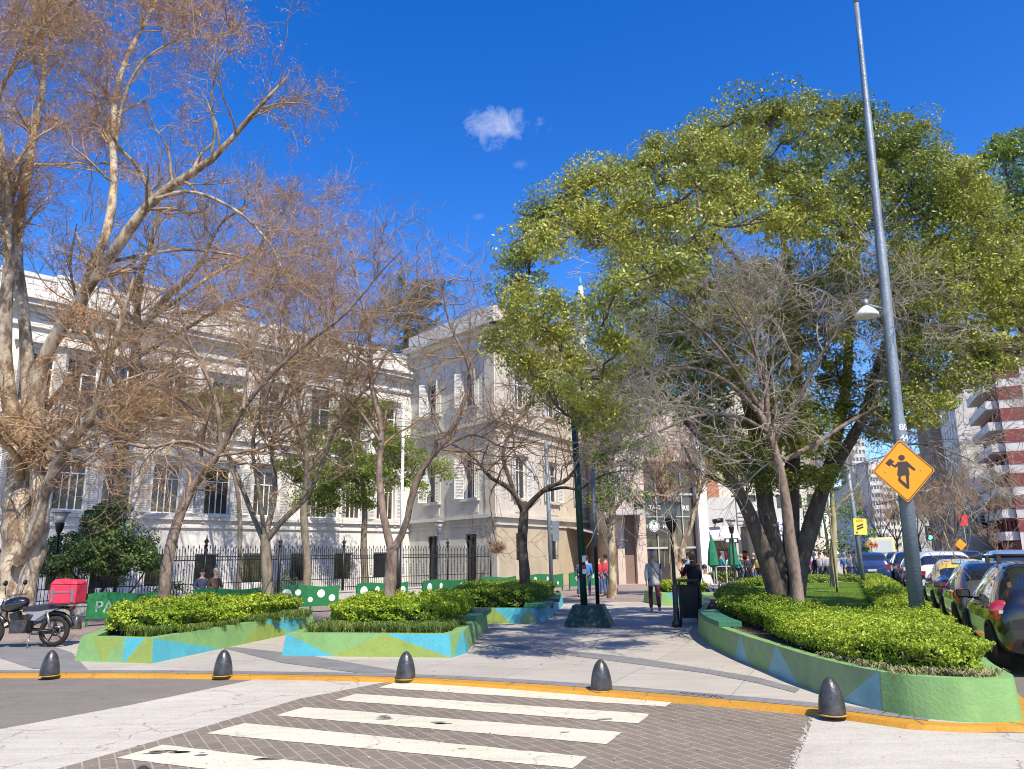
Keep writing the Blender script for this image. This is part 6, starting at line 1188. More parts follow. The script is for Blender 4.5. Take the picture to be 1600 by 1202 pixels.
WH = {'hatch': ((.72, 3.2), .305), 'sedan': ((.95, 3.55), .31), 'suv': ((.85, 3.6), .35)}
def car_parts(kind, pm, detail=1, roofm=None, rearm=None):
    Lc, hw_, stn, rearg, frontg, sideg = PROF[kind]; V = []; nr = 8
    for x, z0, zb, zr, ws, rs in stn:
        w_ = hw_*ws; wr = hw_*rs; V.append([(x, 0, z0), (x, w_*.82, z0), (x, w_*.97, z0+.08), (x, w_*1.0, (z0+zb)*.52), (x, w_*.955, zb), (x, wr, zr-.045*(zr-zb > .2)), (x, wr*.72, zr-.004), (x, 0, zr)])
    full = []
    for row in V: full += row+[(a, -b, c) for a, b, c in row[1:-1]][::-1]
    R_ = 14; fs, mi = [], []
    for i in range(len(V)-1):
        for k in range(R_):
            fs.append((i*R_+k, i*R_+(k+1) % R_, (i+1)*R_+(k+1) % R_, (i+1)*R_+k)); kk = k if k < 7 else 13-k; g = 0
            if kk == 4 and i in sideg: g = 1
            if kk in (5, 6) and (i in rearg or i in frontg): g = 1
            if kk == 4 and (i in rearg or i in frontg): g = 0
            if kk in (5, 6) and roofm and i not in rearg and i not in frontg and rearg[-1] <= i < frontg[0]: g = 2
            if roofm and kk == 4 and not g and rearg[0] <= i <= frontg[-1]: g = 2
            mi.append(g)
    fs.append(tuple(range(R_-1, -1, -1))); mi.append(0); fs.append(tuple((len(V)-1)*R_+k for k in range(R_))); mi.append(0)
    me = bpy.data.meshes.new('car'); me.from_pydata(full, [], fs); 
    for m in (pm, M_cargl, roofm or pm): me.materials.append(m)
    me.polygons.foreach_set('material_index', mi); o = bpy.data.objects.new('t', me); COL.objects.link(o); sm = o.modifiers.new('s', 'SUBSURF'); sm.levels = 2 if detail else 1
    dg = bpy.context.evaluated_depsgraph_get(); dg.update(); m2 = bpy.data.meshes.new_from_object(o.evaluated_get(dg)); bpy.data.objects.remove(o)
    nv = len(m2.vertices); co = np.zeros(nv*3); m2.vertices.foreach_get('co', co); co = co.reshape(-1, 3); out_ = []
    grp = {}
    for p in m2.polygons:
        key = p.material_index
        if key == 1:
            c = p.center; key = (1, 'rear' if c.x < stn[rearg[-1]+1][0]+.02 and abs(c.y) < hw_*.66 and c.x < stn[sideg[0]][0]+.25 and not abs(c.y) > hw_*.70 else 'front' if c.x > stn[frontg[0]][0]-.01 and abs(c.y) < hw_*.68 else ('L' if c.y > 0 else 'R'))
        grp.setdefault(key, []).append(tuple(p.vertices))
    for key, F_ in grp.items():
        ids = sorted({i for f_ in F_ for i in f_}); mp = {v: i for i, v in enumerate(ids)}; mm = bpy.data.meshes.new('body' if key == 0 else 'roof' if key == 2 else 'window'); mm.from_pydata([tuple(co[i]) for i in ids], [], [tuple(mp[i] for i in f_) for f_ in F_])
        mm.materials.append(pm if key == 0 else roofm if key == 2 else M_cargl); mm.polygons.foreach_set('use_smooth', [True]*len(F_)); out_.append((mm.name.split('.')[0], mm))
    bpy.data.meshes.remove(m2); return out_
def car(kind, pm, t, a, label, detail=1, roofm=None, pos=None, yaw=None, group='cars parked in line along the kerb', sc=1, extras=None, cat_='car', name='parked_car'):
    Lc, hw_, stn, *_ = PROF[kind]; p = pos if pos is not None else st(t, a)
    hd = math.atan2(SD[1], SD[0]) if yaw is None else yaw; r = empty(name, (p[0], p[1], RZ), hd, label, cat_, group); r.scale = (sc, sc, sc)
    for nm, me in car_parts(kind, pm, detail, roofm): link(nm, me, r)
    (x1, x2), wr = WH[kind]; RX = Matrix.Rotation(math.pi/2, 3, 'X')
    for x in (x1, x2):
        for sgn in (-1, 1):
            y = sgn*(hw_-.085)
            m = MB().mat(M_tyre); m.lathe([(wr*.62, -.1), (wr*.95, -.105), (wr, -.07), (wr, .07), (wr*.95, .105), (wr*.62, .1)], 24, (x, y, wr), R=RX); w0 = m.build('wheel', None, r)
            m = MB().mat(M_rim); rim = sgn*.075; m.lathe([(wr*.64, .03), (wr*.6, .0), (wr*.12, .01), (.01, .02)], 24, (x, y+sgn*.07, wr), R=Matrix.Rotation(math.pi/2*(-sgn), 3, 'X')); m.build('rim', None, w0)
            if detail:
                m = MB().mat(M_tyre)
                for k in range(5): a_ = 6.28*k/5+.3; m.box((x+wr*.42*math.cos(a_), y+sgn*.095, wr+wr*.42*math.sin(a_)), (wr*.2, .012, wr*.16), Matrix.Rotation(-a_, 3, 'Y'))
                m.build('rim_openings', None, w0)
                m = MB().mat(M_sb)      # wheel arch lip
                pts = [(x+(wr+.05)*math.cos(q), sgn*(hw_*.99), wr+(wr+.05)*math.sin(q)) for q in np.linspace(-.15, math.pi+.15, 14)]; m.tube(pts, .03, 6); m.build('wheel_arch', None, r)
    zb = stn[2][2]
    for sgn in (-1, 1):
        m = MB().mat(M_lightr)
        if kind == 'hatch': m.lathe([(.001, -.05), (.1, -.045), (.15, 0), (.12, .05), (.001, .06)], 16, (.13, sgn*hw_*.86, .84), R=Matrix.Rotation(math.pi/2, 3, 'Y') @ Matrix.Rotation(.0, 3, 'Z'), sx=1.0, sy=1.15)
        else: m.box((.1, sgn*hw_*.76, zb-.12), (.16, .2, .16 if kind == 'sedan' else .3))
        lo_ = m.build('tail_light', None, r, bevel=.02)
        if detail and kind == 'hatch': m = MB().mat(M_lightw); m.box((.072, sgn*hw_*.83, .83), (.01, .16, .04)); m.build('reversing_lamp', None, lo_)
        m = MB().mat(pm); mx_ = stn[8][0]+.05; m.box((mx_, sgn*(hw_+.08), stn[8][2]+.06), (.1, .2, .13)); m.box((mx_, sgn*(hw_-.02), stn[8][2]+.0), (.05, .1, .04)); mo = m.build('mirror', None, r, bevel=.035)
    m = MB().mat(M_plate); m.box((-.012, 0, .62 if kind != 'suv' else .8), (.02, .42, .12)); m.build('number_plate', None, r)
    m = MB().mat(M_sb); m.box((.01, 0, .42), (.06, hw_*1.35, .13)); m.build('bumper_strip', None, r, bevel=.02)
    if detail:
        for x in (stn[6][0]+.02, stn[7][0]+.1):
            for sgn in (-1, 1): m = MB().mat(pm); m.box((x-.35, sgn*(hw_*.995), stn[6][2]-.1), (.16, .03, .03)); m.build('door_handle', None, r, bevel=.006)
        m = MB().mat(M_sb); m.tube([(.62, .12, stn[4][3]-.01), (.42, .12, stn[4][3]+.2)], .006, 5); m.build('aerial', None, r)
    return r
c1 = car('hatch', P_black, 3.05, 1.05, 'glossy black hatchback with red round tail light and roof bars, nearest parked car at right', sc=1.04)
m = MB().mat(M_sb); m.tube([(.95, -.62, 1.56), (.95, .62, 1.56)], .022, 8)
for y in (-.56, .56): m.box((.95, y, 1.5), (.08, .05, .12))
m.build('roof_bar', None, c1)
m = MB().mat(M_sb); m.tube([(2.0, -.62, 1.54), (2.0, .62, 1.54)], .022, 8)
for y in (-.56, .56): m.box((2.0, y, 1.49), (.08, .05, .12))
m.build('roof_bar', None, c1)
car('hatch', P_grey, 8.2, 1.1, 'dark grey hatchback parked directly ahead of the black one with roof bars')
tx = car('sedan', P_black, 13.3, 1.15, 'black taxi with yellow roof and lettered rear window in the parked line', roofm=P_yel)
def rear_text(r, s, size, m_, z=1.18, x=.98, y=0, tilt=.95):
    me = text_mesh(s, size, .004, m_); R = Matrix(((0, math.sin(tilt), -math.cos(tilt)), (-1, 0, 0), (0, math.cos(tilt), math.sin(tilt)))); me.transform(Matrix.Translation((x, y, z)) @ R.to_4x4()); return link('lettering', me, r)
m = MB().mat(mat('taxi_band', (.06, .2, .22), .4)); m.box((1.26, -.14, 1.4), (.03, .72, .12), Matrix.Rotation(.9, 3, 'Y')); m.build('roof_sign', None, tx)
rear_text(tx, 'TAXI PREMIUM', .11, M_white, z=1.41, x=1.235, y=-.14, tilt=.9)
rear_text(tx, 'BA', .08, M_sb, z=1.425, x=1.25, y=.38, tilt=.9)
cars = [('suv', P_white, 18.6, 'white tall van like car ahead of the yellow roofed taxi'), ('hatch', P_grey, 24.3, 'dark grey hatchback ahead of the white tall car'), ('hatch', P_silver, 29.2, 'silver hatchback sixth in the parked line'), ('suv', P_navy, 34.4, 'navy sport utility car near the yellow notice pole'), ('sedan', P_blue, 40.2, 'blue sedan far up the parked line'), ('suv', P_grey, 45.8, 'grey tall car at the far end of the parked line'), ('hatch', P_white, 51.5, 'small white hatchback at the far end of the parked line'), ('sedan', P_black, 57, 'black sedan last but one of the visible parked line'), ('hatch', P_red, 62, 'red hatchback at the end of the parked line')]
for k, (kd, pm, t, lb) in enumerate(cars): car(kd, pm, t, 1.15, lb, detail=0)
p = D(1364, 900, 40); car('suv', P_blue, 0, 0, 'blue car seen from behind left of the navy one', pos=(p[0], 40), detail=0, group='cars in the avenue')
tr = [('suv', P_lb, 1592, 27, 'pale blue tall car with dark rear window at the right edge'), ('suv', P_black, 1512, 36, 'black off-road car with round spare wheel cover among the traffic'), ('hatch', P_white, 1555, 44, 'white hatchback in the traffic behind the pale blue car'), ('sedan', P_silver, 1478, 48, 'silver sedan in the traffic left of the black off-road car'),
      ('sedan', P_grey, 1460, 58, 'grey sedan further up the traffic, under the green light'), ('hatch', P_navy, 1535, 62, 'navy hatchback at the far kerb'), ('sedan', P_white, 1440, 70, 'white sedan far up the traffic behind the grey post'), ('hatch', P_silver, 1490, 74, 'silver hatchback far up the traffic'), ('sedan', P_black, 1520, 82, 'black sedan far up the right lane'), ('suv', P_white, 1422, 66, 'white van in the traffic right of the bus')]
for kd, pm, px, Y, lb in tr:
    p = D(px, 880, Y); c_ = car(kd, pm, 0, 0, lb, pos=(p[0], Y), detail=0, group='traffic on the avenue', name='car')
    if 'spare' in lb:
        m = MB().mat(M_tyre); m.lathe([(.01, .1), (.34, .1), (.36, 0), (.36, -.1)], 20, (-.1, 0, .95), R=Matrix.Rotation(-math.pi/2, 3, 'Y')); so = m.build('spare_wheel_cover', None, c_); m = MB().mat(M_plate)
        for k in range(3): a_ = math.pi/2+k*2.094; m.box((-.215, .1*math.cos(a_), .95+.1*math.sin(a_)), (.008, .03, .22), Matrix.Rotation(a_-math.pi/2, 3, 'X'))
        m.build('emblem', None, so)
# bus
p = D(1381, 880, 78); r = empty('city_bus', (p[0], 78, RZ), math.atan2(SD[1], SD[0])-math.pi/2, 'cream yellow and green city bus coming down the avenue', 'bus')
m = MB().mat(paint('bus_cream', (.7, .62, .25), 0)); m.box((0, 5, 2.2), (2.4, 10, 1.9)); m.build('body', None, r, bevel=.15)
m = MB().mat(paint('bus_green', (.02, .25, .1), 0)); m.box((0, 5, .8), (2.44, 10.04, .9)); m.build('skirt', None, r, bevel=.08)
m = MB().mat(mat('bus_screen', (.55, .6, .6), .2)); m.box((0, -.03, 2.25), (1.9, .06, 1.2)); m.build('windscreen', None, r)
for x in (-1.0, 1.0):
    for y in (2, 8): m = MB().mat(M_tyre); m.lathe([(.45, -.15), (.45, .15)], 14, (x, y, .45), R=Matrix.Rotation(math.pi/2, 3, 'Y')); m.build('wheel', None, r)
m = MB().mat(M_glass)
m.box((-1.2, 5, 2.4), (.06, 8.6, .8)); m.build('side_window', None, r)
# ------------------------------------------------------------------ motorcycle with delivery box
g = np.array(G(82, 1011)); r = empty('motorcycle', (g[0], g[1], 0), math.pi+.05, 'black and silver motorcycle parked on its stand, facing left, at far left', 'motorcycle')
r.scale = (1.0, 1, 1)
RX = Matrix.Rotation(math.pi/2, 3, 'X')
def wheel(x):
    m = MB().mat(M_tyre); m.lathe([(.235, -.045), (.29, -.05), (.315, 0), (.29, .05), (.235, .045), (.235, -.045)], 32, (x, 0, .315), R=RX, caps=False); w0 = m.build('wheel', None, r)
    m = MB().mat(mat('dark_alloy', (.06, .06, .06), .4, metal=.6)); m.lathe([(.24, -.03), (.22, -.03), (.22, .03), (.24, .03)], 28, (x, 0, .315), R=RX, caps=False); m.tube([(x, -.09, .315), (x, .09, .315)], .045, 12)
    for k in range(5): a_ = 6.28*k/5; m.tube([(x+.03*math.cos(a_), 0, .315+.03*math.sin(a_)), (x+.23*math.cos(a_+.15), 0, .315+.23*math.sin(a_+.15))], .016, 6)
    m.build('rim', None, w0)
    m = MB().mat(M_rim); m.lathe([(.07, .055), (.11, .055), (.11, .06), (.07, .06)], 20, (x, 0, .315), R=RX, caps=False); m.build('brake_disc', None, w0)
wheel(0); wheel(1.32)
M_sil = paint('bike_silver', (.42, .43, .45), .6)
def elli(c, s, m_, name, R=None, n=16):
    m = MB().mat(m_); pr = [(math.cos(a), math.sin(a)) for a in np.linspace(-math.pi/2, math.pi/2, 10)]; pr = [(max(a, 1e-3), b) for a, b in pr]; b0 = len(m.v); m.lathe(pr, n); m.v = [tuple((R @ Vector((x*s[0], y*s[1], z*s[2])) if R is not None else Vector((x*s[0], y*s[1], z*s[2])))+Vector(c)) for x, y, z in m.v]; return m.build(name, None, r)
elli((.86, 0, .86), (.3, .15, .15), P_black, 'fuel_tank', Matrix.Rotation(.22, 3, 'Y'))
def slab(pts, y, m_, name, rr=.02):
    m = MB().mat(m_); n = len(pts); vs = [(a, y, b) for a, b in pts]+[(a, -y, b) for a, b in pts]; m.faces(vs, [tuple(range(n)), tuple(range(2*n-1, n-1, -1))]+[(i, n+i, n+(i+1) % n, (i+1) % n) for i in range(n)]); return m.build(name, None, r, bevel=rr)
slab([(-.16, .78), (.3, .7), (.62, .7), (.66, .82), (.3, .85), (-.1, .9)], .13, mat('seat_vinyl', (.02, .022, .035), .55), 'seat', .03)
slab([(-.12, .78), (.16, .66), (.36, .52), (.46, .54), (.4, .64), (.6, .7), (.62, .75), (.1, .79)], .125, M_sil, 'side_panel', .02)
slab([(-.36, .62), (-.3, .78), (-.1, .84), (-.1, .78), (-.28, .72), (-.34, .58)], .06, P_black, 'tail_fairing', .01)
m = MB().mat(M_lightr); m.box((-.32, 0, .78), (.06, .12, .07)); m.build('tail_light', None, r, bevel=.01)
m = MB().mat(M_black); pts = [(.36*math.cos(a), 0, .315+.36*math.sin(a)) for a in np.linspace(1.0, 2.9, 10)]; m.tube([(-p[0]*-1, p[1], p[2]) for p in pts], .045, 8); m.build('rear_mudguard', None, r)
m = MB().mat(P_black); pts = [(1.32+.35*math.cos(a), 0, .315+.35*math.sin(a)) for a in np.linspace(.5, 2.6, 10)]; m.tube(pts, .05, 8); m.build('front_mudguard', None, r)
m = MB().mat(mat('engine_metal', (.08, .08, .08), .45, metal=.7, nz=.3, nscale=12)); m.box((.68, 0, .42), (.34, .26, .26)); m.box((.8, 0, .6), (.16, .18, .22), Matrix.Rotation(.35, 3, 'Y'))
for k in range(5): m.box((.79+k*.008, 0, .53+k*.04), (.2, .22, .012), Matrix.Rotation(.35, 3, 'Y'))
m.lathe([(.11, -.16), (.11, .16)], 16, (.62, 0, .4), R=RX); m.build('engine', None, r, bevel=.015)
m = MB().mat(M_black); m.tube([(1.02, 0, .9), (1.0, 0, .6), (.85, 0, .35), (.5, 0, .3), (.45, 0, .6), (.3, 0, .7)], .022, 8); m.tube([(1.02, .06, .85), (.4, .09, .72), (-.25, .08, .78)], .015, 6); m.tube([(1.02, -.06, .85), (.4, -.09, .72), (-.25, -.08, .78)], .015, 6); m.tube([(.5, .1, .36), (0, .1, .315)], .022, 8); m.tube([(.5, -.1, .36), (0, -.1, .315)], .022, 8); m.build('frame', None, r)
m = MB().mat(M_rim); m.tube([(1.06, .09, .98), (1.32, .09, .315)], .022, 8); m.tube([(1.06, -.09, .98), (1.32, -.09, .315)], .022, 8); m.build('fork', None, r)
m = MB().mat(M_rim); m.tube([(.98, .0, 1.02), (.98, .16, 1.05), (.85, .36, 1.06)], .013, 6); m.tube([(.98, .0, 1.02), (.98, -.16, 1.05), (.85, -.36, 1.06)], .013, 6); m.build('handlebar', None, r)
for s_ in (-1, 1):
    m = MB().mat(M_black); m.tube([(.92, s_*.28, 1.06), (.9, s_*.34, 1.26)], .008, 5); m.lathe([(.001, -.02), (.06, 0), (.055, .015), (.001, .02)], 12, (.9, s_*.35, 1.3), R=Matrix.Rotation(math.pi/2, 3, 'Y'), sy=1.3); m.build('mirror', None, r)
    m = MB().mat(M_sy); m.lathe([(.001, -.03), (.025, 0), (.001, .03)], 8, (-.25, s_*.16, .72)); m.build('indicator', None, r)
    m = MB().mat(M_rim); m.tube([(.14, s_*.11, .72), (.02, s_*.11, .34)], .028, 8); m.build('shock_absorber', None, r)
m = MB().mat(M_lightw); m.lathe([(.001, .05), (.08, .03), (.09, -.04), (.04, -.1)], 14, (1.16, 0, .9), R=Matrix.Rotation(math.pi/2, 3, 'Y')); m.build('headlight', None, r)
m = MB().mat(M_rim); m.tube([(.8, -.12, .35), (.5, -.14, .25), (0, -.17, .3), (-.25, -.18, .38)], [.02, .025, .045, .045], 10); m.build('exhaust', None, r)
m = MB().mat(M_rim); m.tube([(.42, .1, .3), (.38, .26, .012)], .012, 6); m.build('stand', None, r)
for v in [o for o in r.children if o.name.startswith('rear_mudguard')]: pass
# rack and delivery box
m = MB().mat(M_rim)
for s_ in (-1, 1): m.tube([(.0, s_*.14, .82), (-.3, s_*.14, .84), (-.36, s_*.14, .855)], .01, 6); m.tube([(.05, s_*.2, .862), (-.45, s_*.2, .862)], .01, 6)
m.box((-.2, 0, .863), (.5, .4, .012)); m.build('luggage_rack', None, r)
bx = empty('delivery_box', (g[0], g[1], 0), math.pi+.05, 'pinkish red insulated delivery box with reflective strips on the motorcycle rack', 'delivery box')
m = MB().mat(mat('box_red', (.62, .03, .07), .6, nz=.08, nscale=5, bump=.4, bscale=9)); m.box((-.2, 0, 1.06), (.54, .46, .38)); m.build('box_body', None, bx, bevel=.02)
m = MB().mat(MT['box_red']); m.hexa([(-.48, -.24, 1.252), (.08, -.24, 1.252), (.08, .24, 1.252), (-.48, .24, 1.252), (-.43, -.2, 1.33), (.0, -.2, 1.37), (.0, .2, 1.37), (-.43, .2, 1.33)]); m.build('lid', None, bx, bevel=.02)
for y in (-.234, .234):
    m = MB().mat(MT['alloy'])
    for x in (-.4, .0): m.box((x, y, 1.04), (.05, .008, .28))
    m.box((-.2, y*1.005, 1.1), (.34, .008, .03)); m.build('reflective_strip', None, bx)
m = MB().mat(M_sb); m.box((.074, 0, 1.05), (.008, .2, .22)); m.build('side_pocket', None, bx)
# ------------------------------------------------------------------ people
M_skin = mat('skin', (.5, .28, .19), .6)
def cloth(c, n): return mat('cloth_'+n, c, .9, nz=.12, nscale=14, bump=.4, bscale=18)
def skin_obj(name, verts, edges, radii, m, parent, root=0, lv=1):
    me = bpy.data.meshes.new(name); me.from_pydata(verts, edges, []); o = bpy.data.objects.new('t', me); COL.objects.link(o)
    o.modifiers.new('sk', 'SKIN'); s = o.modifiers.new('sb', 'SUBSURF'); s.levels = lv
    for i, rr_ in enumerate(radii):
        v = me.skin_vertices[0].data[i]; v.radius = (rr_, rr_*1.0) if not hasattr(rr_, '__len__') else rr_
    me.skin_vertices[0].data[root].use_root = True
    dg = bpy.context.evaluated_depsgraph_get(); dg.update(); m2 = bpy.data.meshes.new_from_object(o.evaluated_get(dg)); bpy.data.objects.remove(o)
    m2.materials.clear(); m2.materials.append(m); m2.polygons.foreach_set('use_smooth', [True]*len(m2.polygons)); m2.name = name; return link(name, m2, parent)
def person(pos, yaw, h, label, top, legs, hair, pose='stand', coat=0, group=None, bag=None, hairlong=False, z=0, lv=1, shoe=None, scarf=None):
    """local frame: facing +x"""
    r = empty('person', (pos[0], pos[1], z), yaw, label, 'person', group); s = h/1.74; r.scale = (s, s, s); sit = pose == 'sit'; dz = -.42 if sit else 0
    st_ = .0 if pose in ('stand', 'sit', 'arm') else .22
    hz = .93+dz; Lk = {1: (.06+st_*.7, .5), -1: (.02-st_*.3, .5)}; Ank = {1: (st_, .09), -1: (-st_*1.6, .13 if st_ else .09)}
    if sit: Lk = {1: (.42, .52), -1: (.42, .51)}; Ank = {1: (.45, .09), -1: (.4, .09)}
    V = [(0, 0, hz), (0, 0, hz+.2), (.0, 0, hz+.4), (-.01, 0, hz+.52), (0.02, 0, hz+.6), (.03, 0, hz+.69), (.025, 0, hz+.78)]; Rr = [(.13, .15), (.11, .13), (.12, .16), (.055, .06), (.06, .06), (.095, .078), (.06, .055)]; E_ = [(i, i+1) for i in range(6)]
    joints = {}
    for sg in (1, -1):
        b = len(V); kx, kz = Lk[sg]; ax, az = Ank[sg]; V += [(0.0, sg*.09, hz-.04), (kx, sg*.1, kz), (ax, sg*.1, az), (ax+.14, sg*.11, .035 if az < .1 else .06)]; Rr += [.085, .055, .038, .03]; E_ += [(0, b), (b, b+1), (b+1, b+2), (b+2, b+3)]; joints[sg] = b
        b = len(V); sw = -sg*st_*.6; el = (-.03+sw*.5, sg*.225, hz+.19); wr_ = (.08+sw, sg*.225, hz-.04); hd_ = (.11+sw, sg*.22, hz-.12)
        if pose == 'arm' and sg == 1: el = (.1, .25, hz+.22); wr_ = (.3, .16, hz+.3); hd_ = (.38, .14, hz+.33)
        if sit: el = (.0, sg*.24, hz+.2); wr_ = (.22, sg*.14, hz+.12); hd_ = (.3, sg*.1, hz+.12)
        V += [(0, sg*.17, hz+.43), el, wr_, hd_]; Rr += [.055, .042, .028, (.018, .034)]; E_ += [(2, b), (b, b+1), (b+1, b+2), (b+2, b+3)]; joints[10*sg] = b
        hv = Vector(hd_)-Vector(wr_); hv.normalize(); side = Vector((0, 1, 0)).cross(hv).normalized()
        for k, off in enumerate((-.026, -.009, .009, .026)):
            c = len(V); q = Vector(hd_)+side*off+hv*.03; e = q+hv*(.035 if k in (0, 3) else .045)+Vector((.008, -sg*.004, 0)); V += [tuple(q), tuple(e)]; Rr += [.009, .007]; E_ += [(b+3, c), (c, c+1)]
        c = len(V); q = Vector(wr_)+hv*.03+side*.03; V += [tuple(q), tuple(q+side*.02+hv*.035)]; Rr += [.011, .008]; E_ += [(b+2, c), (c, c+1)]
    skin_obj('body', V, E_, Rr, M_skin, r, lv=lv)
    # clothes as slightly wider shells
    jl = hz-(.22 if coat else .02); TV = [(0, 0, jl), (0, 0, hz+.18), (0, 0, hz+.4), (-.005, 0, hz+.49)]; TR = [(.17, .22) if coat else (.15, .19), (.135, .16), (.14, .19), (.075, .085)]; TE = [(0, 1), (1, 2), (2, 3)]
    for sg in (1, -1):
        b = len(TV); j = joints[10*sg]; TV += [tuple(V[j]), tuple(V[j+1]), tuple(Vector(V[j+2])*.92+Vector(V[j+1])*.08)]; TR += [.078, .06, .045]; TE += [(2, b), (b, b+1), (b+1, b+2)]
    skin_obj('jacket', TV, TE, TR, top, r, lv=lv)
    LV = [(0, 0, hz+.02)]; LR = [(.11, .12)]; LE = []
    for sg in (1, -1):
        b = len(LV); j = joints[sg]; a_ = V[j+2]; LV += [tuple(V[j]), tuple(V[j+1]), (a_[0]*1.0, a_[1], a_[2]+.0)]; LR += [.085, .07, .058]; LE += [(0, b), (b, b+1), (b+1, b+2)]
    skin_obj('trousers', LV, LE, LR, legs, r, lv=lv)
    for sg in (1, -1):
        j = joints[sg]; a_ = V[j+2]; m = MB().mat(shoe or M_sb); zz = a_[2]-.085; m.hexa([(a_[0]-.08, a_[1]-.045, zz), (a_[0]+.19, a_[1]-.04, zz), (a_[0]+.19, a_[1]+.04, zz), (a_[0]-.08, a_[1]+.045, zz), (a_[0]-.06, a_[1]-.04, zz+.1), (a_[0]+.15, a_[1]-.03, zz+.05), (a_[0]+.15, a_[1]+.03, zz+.05), (a_[0]-.06, a_[1]+.04, zz+.1)]); m.build('shoe', None, r, bevel=.015)
    hc = Vector((.0, 0, hz+.745)); m = MB().mat(hair); m.lathe([(.001, .125), (.05, .115), (.085, .08), (.1, .03), (.1, -.03), (.09, -.06)], 14, hc+Vector((-.012, 0, -.01)), sx=1.05, sy=.88)
    if hairlong: m.lathe([(.02, -.38), (.08, -.3), (.1, -.1), (.095, .0), (.04, .06)], 12, hc+Vector((-.05, 0, 0)), sx=.55, sy=1.0)
    m.build('hair', None, r)
    for sg in (1, -1):      # eyes and ears are set on the head
        m = MB().mat(M_sb); m.lathe([(.001, -.007), (.008, 0), (.001, .007)], 6, hc+Vector((.098, sg*.03, -.035))); m.build('eye', None, r); m = MB().mat(M_skin); m.lathe([(.001, -.03), (.012, 0), (.001, .03)], 6, hc+Vector((.01, sg*.085, -.05))); m.build('ear', None, r)
    m = MB().mat(M_skin); m.lathe([(.014, -.02), (.011, 0), (.003, .03)], 6, hc+Vector((.102, 0, -.055))); m.build('nose', None, r); m = MB().mat(mat('lips', (.3, .1, .08), .6)); m.box(hc+Vector((.088, 0, -.098)), (.012, .04, .008)); m.build('mouth', None, r)
    return r
C_grey = cloth((.4, .41, .4), 'grey'); C_wine = cloth((.1, .02, .035), 'wine'); C_blk = cloth((.008, .008, .01), 'black'); C_dk = cloth((.03, .03, .045), 'dark'); C_blue = cloth((.06, .2, .5), 'blue'); C_red = cloth((.5, .03, .04), 'red'); C_wht = cloth((.6, .58, .55), 'white'); C_brn = cloth((.1, .06, .045), 'brown'); C_teal = cloth((.03, .3, .3), 'teal'); C_yel = cloth((.6, .5, .15), 'yellow'); C_pink = cloth((.6, .1, .3), 'pink'); C_jean = cloth((.06, .1, .2), 'jean')
C_nav = cloth((.04, .05, .1), 'navy'); H_g = mat('hair_grey', (.3, .29, .28), .8); H_b = mat('hair_black', (.015, .012, .01), .6); H_br = mat('hair_brown', (.08, .04, .02), .6)
yaw_away = math.pi/2-.1
pw1 = person(G(1024, 956), yaw_away, 1.74, 'man in pale grey jacket and wine trousers walking away along the plaza', C_grey, C_wine, H_g, 'walk', coat=1, lv=2, shoe=mat('shoe_pink', (.4, .2, .22), .8))
m = MB().mat(M_sb); pz_ = [( -.175, .1, 1.02+.42), (-.2, -.02, 1.28), (-.19, -.14, 1.08)]; m.tube(pz_, .014, 5); m.build('bag_strap', None, pw1)
person(G(1087, 967), yaw_away+.5, 1.72, 'woman in black with long brown hair standing beside the litter bin', C_blk, C_blk, H_br, 'arm', coat=1, lv=2, hairlong=True, shoe=M_white)
pb_ = D(1104, 930, 27); person((pb_[0], 27), -1.2, 1.7, 'seated person with light shoes and dark trousers on the small planter edge', C_wht, C_nav, H_b, 'sit', z=0, shoe=M_white)
pb_ = D(1093, 925, 28.5); person((pb_[0], 28.5), 1.0, 1.72, 'person with pale top seated behind the woman in black', C_wht, C_dk, H_br, 'sit', z=0)
pb_ = D(1079, 920, 30); person((pb_[0], 30), 2.5, 1.72, 'person in blue and white shirt beyond the woman in black', C_blue, C_nav, H_b, 'stand')
pb_ = D(1071, 925, 29); person((pb_[0], 29), 2.5, 1.5, 'person in red and purple coat close behind the litter bin', cloth((.2, .02, .06), 'crimson'), C_dk, H_b, 'stand')
for px, cm, lb in ((313, C_nav, 'seated man in dark blue jacket behind the second green barrier'), (334, C_brn, 'seated grey haired man in brown jacket behind the second green barrier')):
    Yp = 27.5; p = D(px, 940, Yp); person((p[0], Yp), -.9, 1.72, lb, cm, C_dk, H_b if px < 320 else H_g, 'sit', z=.12)
p = D(325, 950, 27.8); m = MB().mat(M_conc); m.box((p[0], 27.85, .3), (2.0, .4, .6), Matrix.Rotation(.8, 3, 'Z')); tag(m.build('stone_bench'), 'low stone seat under the two seated men behind the barrier', 'bench')
for px, Y, cm, lb in ((907, 33, C_nav, 'person in navy jacket behind the last green barrier, left of the dark pole'), (917, 33.6, C_blue, 'person in bright blue jacket just left of the dark pole'), (936, 33.2, C_red, 'person in red jacket behind the thin pole'), (947, 33.9, cloth((.45, .05, .08), 'scarlet'), 'person in scarlet top right of the thin pole')):
    p = D(px, 900, Y); person((p[0], Y), random.uniform(0, 6), random.uniform(1.6, 1.72), lb, cm, C_jean, H_b, 'stand', group='people by the beige building')
